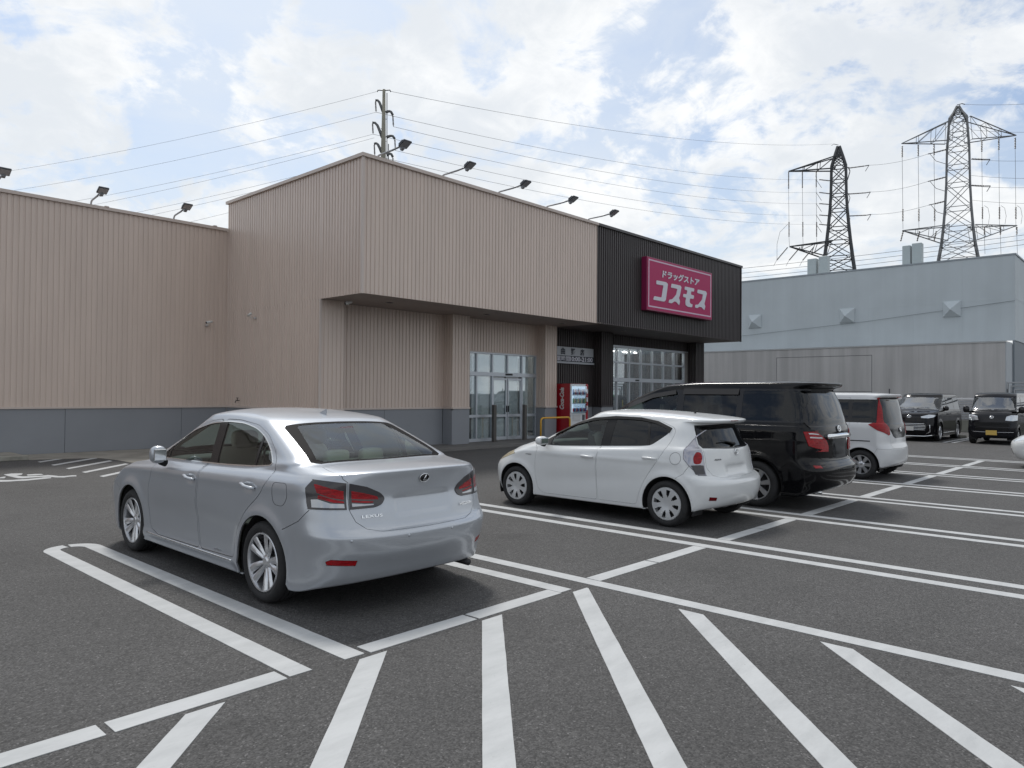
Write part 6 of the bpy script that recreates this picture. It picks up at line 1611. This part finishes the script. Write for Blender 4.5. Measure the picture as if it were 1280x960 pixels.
# flood lamps on the roof edge
M_LAMP = mat('lamp_grey', (.055, .06, .07), .45, .3); M_LAMPA = mat('lamp_arm', (.30, .31, .325), .45, .4)
def flood(x, y, z, reach, rise, label, group):
    f_ = empty('flood_lamp', (x, y, z), 0, label, 'lamp', group)
    MB().tube([(0, .0, -.15), (0, .0, .02)] + [(0, -.12 * (1 - math.cos(a)), .02 + rise * .45 * math.sin(a)) for a in np.linspace(.3, 1.3, 5)] + [(0, -reach * .55, rise * .72), (0, -reach + .10, rise)], .024, 8).build('arm', M_LAMPA, f_, smooth=True)
    T = Matrix.Translation((0, -reach, rise)) @ Matrix.Rotation(R(-28), 4, 'X')
    MB().cbox(-.125, .125, -.15, .10, -.026, .026, .012, M=T).build('lamp_head', M_LAMP, f_)
    mb = MB(); 
    for k in range(9): mb.box(-.10 + k * .0245, -.10 + k * .0245 + .012, -.07, .09, .026, .075, M=T)
    o = mb.build('cooling_fins', M_LAMP, f_); o['kind'] = 'stuff'
    MB().box(-.11, .11, -.135, .08, -.0275, -.0265, M=T).build('lamp_glass', MT['clear'], f_)
    MB().cbox(-.045, .045, .06, .16, -.06, .05, .01, M=T).build('knuckle', M_LAMPA, f_)
ords = ['first flood lamp from the gable peak, in front of the concrete pole', 'second flood lamp from the gable peak on the front roof edge', 'middle flood lamp of the five on the front roof edge', 'flood lamp next to last before the dark brown cladding on the front roof edge', 'flood lamp nearest the dark brown cladding on the front roof edge']
for k, x in enumerate((11.10, 13.27, 15.47, 17.67, 19.86)): flood(x, YF + .14, ZR + .11, 1.06, .10, ords[k], 'flood lamps along the roof edges')
ordw = ['flood lamp at the far left edge of the low wing roof', 'flood lamp in the middle of the low wing roof', 'flood lamp on the low wing roof closest to the taller hall']
for k, x in enumerate((4.60, 6.77, 8.97)): flood(x, YW + .14, ZW + .11, .86, .22, ordw[k], 'flood lamps along the roof edges')
# ------------------------------------------------------------------ grey building across the lot
gb = empty('grey_warehouse', (0, 0, 0), 0, 'windowless pale blue-grey warehouse with louvre hoods and a stained lower wall behind the vans', 'building')
def stained(name, col, streak):
    m = bpy.data.materials.new(name); m.use_nodes = True; t = m.node_tree; b = t.nodes['Principled BSDF']; L = t.links.new
    tcn = t.nodes.new('ShaderNodeTexCoord'); mp_ = t.nodes.new('ShaderNodeMapping'); mp_.inputs['Scale'].default_value = (1, 1.4, .05); L(tcn.outputs['Object'], mp_.inputs[0])
    n = t.nodes.new('ShaderNodeTexNoise'); n.inputs['Scale'].default_value = 1.6; n.inputs['Detail'].default_value = 7; n.inputs['Roughness'].default_value = .65; L(mp_.outputs[0], n.inputs['Vector'])
    n3 = t.nodes.new('ShaderNodeTexNoise'); n3.inputs['Scale'].default_value = .5; n3.inputs['Detail'].default_value = 5; L(tcn.outputs['Object'], n3.inputs['Vector'])
    cr = t.nodes.new('ShaderNodeMapRange'); cr.inputs[1].default_value = .38; cr.inputs[2].default_value = .62; cr.inputs[3].default_value = 1 - streak; cr.inputs[4].default_value = 1.03; L(n.outputs['Fac'], cr.inputs[0])
    c3 = t.nodes.new('ShaderNodeMapRange'); c3.inputs[1].default_value = .3; c3.inputs[2].default_value = .7; c3.inputs[3].default_value = .94; c3.inputs[4].default_value = 1.05; L(n3.outputs['Fac'], c3.inputs[0])
    mu = t.nodes.new('ShaderNodeMath'); mu.operation = 'MULTIPLY'; L(cr.outputs[0], mu.inputs[0]); L(c3.outputs[0], mu.inputs[1])
    x = t.nodes.new('ShaderNodeMix'); x.data_type = 'RGBA'; x.blend_type = 'MULTIPLY'; x.inputs['Factor'].default_value = 1; x.inputs['A'].default_value = (*col, 1); L(mu.outputs[0], x.inputs['B']); L(x.outputs['Result'], b.inputs['Base Color']); b.inputs['Roughness'].default_value = .7
    return m
M_GU = stained('warehouse_upper', (.49, .54, .565), .015); M_GL = stained('warehouse_lower', (.49, .48, .47), .16)
GX = 43.0
nseg = 24; ystep = (60 - 6.09) / nseg
for k in range(nseg):
    y0_ = 6.09 + k * ystep
    if y0_ > 36: break
    for (za, zb2) in ((4.45, 6.5), (6.5, 8.66)):
        MB().box(GX, GX + .12, y0_ + .001, y0_ + ystep - .001, za + .001, zb2 - .001).build('wall_panel', M_GU, gb)
for k in range(8):
    x0_ = GX + .12 + k * 2.5
    for (za, zb2) in ((4.45, 6.5), (6.5, 8.66)): MB().cbox(x0_ + .003, x0_ + 2.497, 6.09, 6.21, za + .003, zb2 - .003, .003).build('wall_panel', M_GU, gb)
MB().box(GX + .12, GX + 20, 6.21, 60, 8.3, 8.5).build('roof', M_GU, gb); MB().box(GX - .03, GX + .15, 6.05, 38, 8.66, 8.74).build('roof_coping', mat('coping_grey', (.30, .34, .37), .5), gb)
MB().box(GX + .15, GX + 20, 6.05, 6.25, 8.66, 8.74).build('roof_coping', MATS['coping_grey'], gb)
MB().box(GX - 1.7, GX - .001, 6.24, 38, 0, 4.27).build('lower_wall', M_GL, gb); MB().box(GX - 1.73, GX, 6.21, 38, 4.27, 4.33).build('lower_coping', mat('coping_pale', (.42, .43, .43), .5), gb)
MB().box(GX - 1.698, GX + .3, 6.205, 6.238, 0, 4.27).build('corner_panel', mat('warehouse_corner', (.40, .43, .455), .7), gb)
MB().box(GX + .001, GX + 20, 6.12, 6.20, 0, 4.44).build('lower_wall', mat('warehouse_side', (.21, .235, .26), .7), gb)
for (ya, yb, za, zb2) in ((12.15, 17.3, 3.82, 3.84), (12.15, 12.17, .2, 3.82), (17.28, 17.3, .2, 3.82), (12.17, 17.28, 1.9, 1.92)):
    MB().box(GX - 1.706, GX - 1.701, ya, yb, za, zb2).build('door_seam', M_ALUD, gb)
for i, y in enumerate((8.80, 13.95, 19.35)):
    hd = MB(); s = .40; z = 6.18
    hd.add([(GX - .001, y - s, z + s), (GX - .001, y + s, z + s), (GX - .06, y - s, z - s), (GX - .06, y + s, z - s), (GX - .06, y - s, z + s), (GX - .06, y + s, z + s), (GX - .46, y, z - .05), (GX - .001, y - s, z - s), (GX - .001, y + s, z - s)],
           [(4, 6, 5), (5, 6, 3), (3, 6, 2), (2, 6, 4), (0, 4, 5, 1), (0, 7, 2, 4), (1, 5, 3, 8), (7, 8, 3, 2)])
    hd.build('vent_hood', M_GU, gb)
for ya, yb in ((22.6, 21.9), (21.7, 21.0), (15.55, 15.0), (14.9, 14.25)):
    zz_ = {22.6: 12.8, 21.7: 12.9, 15.55: 12.95, 14.9: 13.05}[ya]
    s_ = 1.0
    MB().cbox(60, 60.6, yb + 0.0, ya, 8.4, zz_, .03).build('roof_duct', mat('duct_grey', (.33, .37, .38), .5), gb)
MB().tube([(GX - .02, 38, 4.2), (GX - .08, 20.2, 5.33), (GX - .08, 13, 5.78), (GX - .05, 6.1, 6.40)], .010, 5).build('wall_cable', mat('cable_grey', (.16, .18, .19), .6), gb)
# ------------------------------------------------------------------ fence, wheel stops and pipe rack
fc = empty('louvre_fence', (40.2, 0, 0), 0, 'low grey louvre fence on a concrete footing behind the parked vans', 'fence')
MB().cbox(-.12, .12, -14, 36, 0, .55, .01).build('footing', mat('footing_concrete', (.20, .20, .17), .85, noise_amt=.2, noise_scale=1), fc)
for k in range(21):
    y = -14 + k * 2.5
    MB().cbox(-.03, .03, y - .025, y + .025, .55, (2.05 if k % 2 == 0 else 1.66), .004).build('fence_post', M_ALUD, fc)
mb = MB()
for k in range(20):
    y = -14 + k * 2.5
    for i in range(9):
        z = .62 + i * .115; mb.add([(-.035, y + .03, z), (-.035, y + 2.47, z), (.03, y + 2.47, z + .075), (.03, y + .03, z + .075), (-.045, y + .03, z), (-.045, y + 2.47, z), (.02, y + 2.47, z + .075), (.02, y + .03, z + .075)], [(0, 1, 2, 3), (7, 6, 5, 4), (0, 4, 5, 1), (3, 2, 6, 7)])
o = mb.build('louvre_slats', mat('louvre_grey', (.24, .25, .27), .5), fc); o['kind'] = 'stuff'
ws = None
for i, (x, y, lb) in enumerate(((34.1, 6.75, 'concrete wheel stop between the two dark vans'), (34.1, 8.3, 'concrete wheel stop behind the black van'))):
    w0 = MB().cbox(-.07, .07, -.3, .3, 0, .12, .02).build('wheel_stop', mat('kerb_concrete', (.27, .26, .225), .85), None, loc=(x, y, .0)); tag(w0, lb, 'wheel stop', 'wheel stops by the fence')
pr = empty('pipe_rack', (41.3, 5.6, 0), 0, 'grey pipe rack standing beyond the dark kei van at the right edge', 'pipes')
for k, s in enumerate((0, .28, .56)):
    MB().tube([(0, .55 - s * .5, 0), (0, .55 - s * .5, 2.35 - s * .6), (0, -1.6, 2.35 - s * .6), (0, -1.6, 0)], .05, 8).build('pipe', mat('pipe_grey', (.30, .31, .32), .4, .3), pr, smooth=True)
for y in (-.4, .9): MB().box(-.06, .06, y - .03, y + .03, 0, 1.2).build('bracket', M_ALUD, pr)
# ------------------------------------------------------------------ pylons, pole and lines
M_STEEL = mat('galvanised_steel', (.17, .175, .18), .6, .2); M_STEELD = mat('steel_dark', (.055, .058, .062), .6, .1); M_INS = mat('insulator', (.10, .085, .08), .35); M_WIRE = mat('wire', (.10, .10, .105), .6)
CR = Vector((0.67688, -0.73605, 0)).normalized(); CF = Vector((.73593, .67692, 0)).normalized()
def px_pt(x, y, depth):
    d = _f + _r * ((x - 640) / 913.905) + _u * ((480 - y) / 913.905); return d * depth + Vector((0, 0, 1.65))
class Pylon:
    def __init__(s, name, axis_px, depth, label, body, mst, r):
        s.dep = depth; s.root = empty(name, (0, 0, 0), 0, label, 'pylon', 'lattice power pylons behind the warehouse')
        s.base = px_pt(axis_px, 480, depth); s.base.z = 0; s.root.location = s.base; s.ax = axis_px; s.m = mst; s.r = r
        s.body = body
        rd = Vector((s.base.x, s.base.y, 0)).normalized(); s.cf = rd; s.cr = Vector((rd.y, -rd.x, 0))
        lv = [(px_pt(axis_px, y, depth).z, w) for y, w in body]; lv.append((0, lv[-1][1] + (lv[-1][0]) * .11)); s.lv = lv
        mb = MB(); C = []
        for z, w in lv: C.append([Vector((0, 0, z)) + s.cr * (a * w * .94) + s.cf * (b * w * .94) for a, b in ((-1, -1), (1, -1), (1, 1), (-1, 1))])
        for i in range(len(C) - 1):
            for k in range(4): mb.bar(C[i][k], C[i + 1][k], r * 2.0)
        mb.build('corner_legs', mst, s.root)
        mb = MB()
        for i in range(len(C) - 1):
            for k in range(4):
                a0, a1, b0, b1 = C[i][k], C[i][(k + 1) % 4], C[i + 1][k], C[i + 1][(k + 1) % 4]
                n = max(1, round((a0 - b0).length / ((a0 - a1).length * .8 + .3)))
                for j in range(n):
                    p0, p1, q0, q1 = a0.lerp(b0, j / n), a1.lerp(b1, j / n), a0.lerp(b0, (j + 1) / n), a1.lerp(b1, (j + 1) / n)
                    mb.bar(p0, q1, r * .75); mb.bar(p1, q0, r * .75); mb.bar(q0, q1, r * .75)
        o = mb.build('bracing', mst, s.root); o['kind'] = 'stuff'
    def P(s, x, y, off=0.0): return px_pt(x, y, s.dep) - s.base + CF * off
    def truss(s, name, tip, roots, n=4):
        """roots: (x,y) of upper and lower chord at the body"""
        mb = MB(); t = s.P(*tip); U = [s.P(*roots[0], o) for o in (-.9, .9)]; Lw = [s.P(*roots[1], o) for o in (-.9, .9)]
        for c in U + Lw: mb.bar(t, c, s.r)
        for k in (0, 1):
            for i in range(n):
                a = i / n; b = (i + 1) / n
                mb.bar(t.lerp(Lw[k], a), t.lerp(U[k], b), s.r * .5); mb.bar(t.lerp(U[k], b), t.lerp(Lw[k], b), s.r * .5)
        for i in range(1, n + 1):
            a = i / n; mb.bar(t.lerp(Lw[0], a), t.lerp(Lw[1], a), s.r * .5); mb.bar(t.lerp(U[0], a), t.lerp(U[1], a), s.r * .5)
        return mb.build('cross_arm', s.m, s.root)
    def string(s, a, b, r=.13):
        a, b = s.P(*a), s.P(*b); n = max(3, int((b - a).length / .22)); d = (b - a).normalized(); M_ = frameM(a, d.orthogonal().normalized(), d.cross(d.orthogonal().normalized()), d)
        L = (b - a).length; pr_ = []
        for i in range(n): pr_ += [(r * .45, L * i / n), (r, L * (i + .35) / n), (r * .45, L * (i + .7) / n)]
        MB().lathe([(0, 0)] + pr_ + [(0, L)], 8, M=M_).build('insulator_string', M_INS, s.root)
    def wire_in(s, pts, r=.028):
        MB().tube([s.P(*p) for p in pts], r, 4).build('jumper_wire', M_WIRE, s.root)
def z8(x, y): return (960 + x / 4, 110 + y / 4)
k1 = .1372; 
ty1 = Pylon('power_pylon', 1047.8, 125.4, 'darker left lattice pylon with arms reaching only to its left', [(182, .18), (196, .75), (208, 1.20), (243, 1.30), (262, 1.45), (285, 1.75), (302, 2.0), (322, 2.35), (340, 2.7)], M_STEELD, .12)
T1 = ty1
T1.truss('a', z8(103, 417), (z8(332, 345), z8(326, 408)), 3); T1.truss('b', z8(108, 793), (z8(308, 768), z8(282, 845)), 3)
for x in (103, 172, 241):
    yt = 417 - (x - 103) * .05
    T1.string(z8(x, yt + 4), z8(x, yt + 88)); T1.wire_in([z8(x, yt + 88), z8(x + 2, 670)]); T1.string(z8(x + 2, 670), z8(x + 2, 745)); T1.wire_in([z8(x + 2, 745), z8(x + 4, 790)])
for x in (98, 160, 228): T1.string(z8(x, 797), z8(x - 55, 862)); T1.wire_in([z8(x - 55, 862), z8(x - 70, 890)])
T1.wire_in([z8(100, 680), z8(60, 720), z8(45, 780), z8(45, 858)])
for (xb, yb, xe, ye) in ((408, 400, 505, 386), (405, 530, 512, 520), (405, 640, 515, 632)):
    T1.wire_in([z8(395, yb - 3), z8(xb, yb)], .09); T1.string(z8(xb, yb), z8(xe - 22, ye + 4)); T1.wire_in([z8(xe - 22, ye + 4), z8(xe, ye)], .08); T1.wire_in([z8(xe, ye), z8(xe - 18, ye + 30)], .05)
for (yb, xe, ye) in ((465, 240, 457), (530, 240, 521), (583, 240, 577), (640, 240, 634), (688, 240, 680)):
    T1.string(z8(320, yb), z8(xe + 15, ye + 1)); T1.wire_in([z8(xe, ye), z8(xe + 28, ye + 42)], .04)
for y in (400, 530, 635, 395): T1.wire_in([z8(402, y), z8(410, y + 18), z8(404, y + 40), z8(398, y + 60)], .06)
T1.wire_in([z8(352, 285), z8(328, 280), z8(318, 288)], .05)
T2 = Pylon('power_pylon', 1197.6, 104.5, 'lighter right lattice pylon with long arms on both sides', [(131, .15), (140, .6), (148, 1.15), (185, 1.45), (230, 1.55), (260, 1.72), (285, 1.95), (305, 2.2), (325, 2.6)], M_STEEL, .075)
T2.truss('a', z8(668, 278), (z8(908, 165), z8(903, 270)), 3); T2.truss('b', z8(1241, 237), (z8(992, 152), z8(1002, 266)), 3)
T2.truss('c', z8(672, 713), (z8(890, 690), z8(882, 770)), 3); T2.truss('d', z8(1245, 688), (z8(1018, 690), z8(1030, 765)), 3)
for x, yt in ((671, 282), (751, 276), (830, 272), (1069, 255), (1154, 246), (1236, 240)):
    T2.string(z8(x, yt + 8), z8(x, yt + 66)); T2.wire_in([z8(x, yt + 66), z8(x + 3, 605)]); T2.string(z8(x + 3, 605 - (10 if x > 900 else 0)), z8(x + 3, 668 - (10 if x > 900 else 0))); T2.wire_in([z8(x + 3, 660), z8(x + 4, 705)])
for x in (676, 758, 842): T2.string(z8(x, 716), z8(x - 13, 768))
for x in (1082, 1162, 1244): T2.string(z8(x, 695), z8(x, 735)); T2.wire_in([z8(x, 735), z8(x + 3, 830)])
for x in (1082, 1165, 1245): T2.wire_in([z8(x, 588), z8(x + 18, 600), z8(x + 26, 640), z8(x + 20, 680)], .022)
for (yb, xe, ye) in ((308, 800, 330), (445, 800, 467), (565, 805, 585)):
    T2.string(z8(890, yb), z8(xe + 28, ye - 6)); T2.wire_in([z8(xe + 28, ye - 6), z8(xe, ye)], .07); T2.wire_in([z8(xe + 10, ye), z8(xe + 40, ye + 35), z8(xe + 90, ye + 50)], .04)
for (yb, xe, ye) in ((355, 1110, 357), (487, 1112, 490)):
    T2.string(z8(1018, yb), z8(xe - 30, ye)); T2.wire_in([z8(xe - 30, ye), z8(xe, ye)], .08); T2.wire_in([z8(xe, ye), z8(xe - 18, ye + 28)], .05)
T2.wire_in([z8(945, 85), z8(970, 78), z8(985, 82)], .06)
# concrete pole
DP = 59.1
def q8(x, y): return (440 + x / 8, 100 + y / 8)
pp = px_pt(480, 112, DP); pb = Vector((pp.x, pp.y, 0))
pole = empty('concrete_pole', pb, 0, 'tall grey concrete pole with curved arms rising behind the gable peak', 'utility pole')
MB().lathe([(.30, 0), (.21, 20.5), (.12, pp.z), (0, pp.z)], 14).build('shaft', mat('pole_concrete', (.24, .23, .185), .8, noise_amt=.1), pole, smooth=True)
def PP(x, y, o=0.0): return px_pt(*q8(x, y), DP) - pb + CF * o
M_ARM = mat('arm_steel', (.13, .135, .14), .5, .4)
hang = []
for tip, root in (((235, 205), (312, 322)), ((205, 425), (303, 575)), ((222, 640), (296, 722)), ((408, 350), (338, 325)), ((428, 588), (345, 575)), ((408, 770), (348, 752))):
    a, b = PP(*tip), PP(*root); mid = a.lerp(b, .5) + Vector((0, 0, abs(a.z - b.z) * .16 + .18))
    MB().tube([a, a.lerp(mid, .5) + Vector((0, 0, .10)), mid, mid.lerp(b, .5) + Vector((0, 0, .02)), b], [.10, .10, .11, .12, .13], 8).build('curved_arm', M_ARM, pole, smooth=True)
    e = a + Vector((0, 0, -.95)) + CR * .06
    n = 7; L = (e - a).length; d = (e - a).normalized(); M_ = frameM(a, d.orthogonal().normalized(), d.cross(d.orthogonal().normalized()), d); pr_ = []
    for i in range(n): pr_ += [(.035, .1 + L * .8 * i / n), (.08, .1 + L * .8 * (i + .4) / n), (.035, .1 + L * .8 * (i + .7) / n)]
    MB().lathe([(0, 0), (.02, .0)] + pr_ + [(.02, L), (0, L)], 8, M=M_).build('insulator_string', M_INS, pole); hang.append(pb + e)
for sx in (262, 378): 
    MB().tube([PP(322, 105), PP(sx, 100), PP(sx + (-10 if sx < 300 else 10), 118)], .05, 6).build('earth_wire_bracket', M_ARM, pole)
MB().tube([PP(350, 130), PP(350, 790)], .035, 5).build('cable_riser', M_ARM, pole); MB().tube([PP(365, 640), PP(365, 830)], .04, 5).build('cable_riser', M_ARM, pole)
st = MB()
for k in range(14): z = 13 + k * .9; st.tube([(-.28 if k % 2 else .28, 0, z), (0, 0, z)], .02, 4)
o = st.build('climbing_steps', M_ARM, pole); o['kind'] = 'stuff'
def wire(a, b, sag, label, r=.010, n=16, grp='power lines'):
    P = [a.lerp(b, t) + Vector((0, 0, -sag * 4 * t * (1 - t))) for t in np.linspace(0, 1, n)]
    o = MB().tube(P, r, 4, cap=False).build('power_line', M_WIRE); tag(o, label, 'power line', grp)
top_l, top_r = pb + PP(262, 112), pb + PP(378, 112)
# to the left, leaving the picture
LW = [(top_l, -170, 237, 'thin topmost line running left from the pole head'), (hang[0], -170, 262, 'line running left from the highest curved arm of the pole'), (hang[1], -170, 288, 'upper of the two close lines running left from the middle curved arm'),
      (hang[1] + CF * .5 + Vector((0, 0, -.12)), -170, 300, 'lower of the two close lines running left from the middle curved arm'), (hang[2], -170, 318, 'upper line running left from the lowest left arm of the pole'), (hang[2] + CF * .5 + Vector((0, 0, -.2)), -170, 327, 'lower line running left from the lowest left arm of the pole'), (hang[5], -170, 352, 'lowest line running left from the pole just above the wing roof')]
for a, x, y, lb in LW: wire(a, px_pt(x, y, 75), 1.0, lb)
ends = [((1040, 180), top_r, 'thin topmost line from the pole head to the peak of the left pylon'), (z8(252, 458), hang[0], 'second highest line between pole and left pylon'), (z8(252, 522), hang[3], 'third line down between pole and left pylon'),
        (z8(252, 578), hang[1], 'fourth line down between pole and left pylon'), (z8(252, 635), hang[4], 'fifth line down between pole and left pylon'), (z8(252, 681), hang[2], 'lowest line between pole and left pylon')]
for e, a, lb in ends: wire(a, px_pt(*e, 125.4), 1.6, lb, r=.015, n=24)
for (a, b, lb) in ((z8(505, 386), z8(800, 330), 'upper line between the two pylons'), (z8(512, 520), z8(800, 467), 'middle line between the two pylons'), (z8(515, 632), z8(805, 585), 'lower line between the two pylons')):
    wire(px_pt(*a, 125.4), px_pt(*b, 104.5), .35, lb, r=.028)
for (y, ye, lb) in ((82, 60, 'thin line leaving the peak of the right pylon'), (209, 212, 'line leaving the right arm tip of the right pylon'), (357, 352, 'upper line leaving the right pylon to the right'), (437, 445, 'line crossing level with the shoulder of the right pylon'), (490, 486, 'lower line leaving the right pylon to the right'), (560, 572, 'lowest line leaving the right pylon to the right')):
    wire(px_pt(*z8(985 if y < 100 else 1015, y), 104.5), px_pt(*z8(1500, ye), 96), .3, lb, r=.022)
for i, (yl, yr_) in enumerate(((335, 292), (341, 298), (347, 304))):
    wire(px_pt(860, yl + 7, 80), px_pt(1420, yr_ - 18, 66), .3, ('highest', 'middle', 'lowest')[i] + ' of the three low lines sloping up over the grey warehouse', r=.022)
# ------------------------------------------------------------------ cars in place
build_sedan((3.775, 6.65, 0))
PW = car_paint('paint_white', (.66, .675, .68), 0, .25); PB = mat('paint_black', (.007, .007, .009), .10, 0, spec=.35, coat=0)
build_hatch((8.88, 6.035, 0), 'white five-door hatchback with dark door visors parked between the silver sedan and the black minivan', 'cars parked in the marked bays', PW)
build_minivan((11.365, 6.175, 0))
build_smallwagon((16.28, 6.0, 0))
build_front_van('black_van', (32.35, 7.55, 0), math.pi / 2, 'glossy black van with chrome front lip facing the lot by the fence', 'vans facing the lot by the fence', .85, 1.80, 4.69, PB, 'minivan')
build_front_van('dark_kei_van', (31.9, 4.98, 0), math.pi / 2, 'small boxy dark grey van with a yellow number plate facing the lot', 'vans facing the lot by the fence', .735, 1.83, 3.39, mat('paint_charcoal', (.012, .0125, .016), .2, .2, spec=.4), 'kei')
build_hatch((21.36, 1.12, 0), 'white car whose nose just enters at the right edge of the lot', 'cars parked in the marked bays', PW, name='white_car', kind=1)
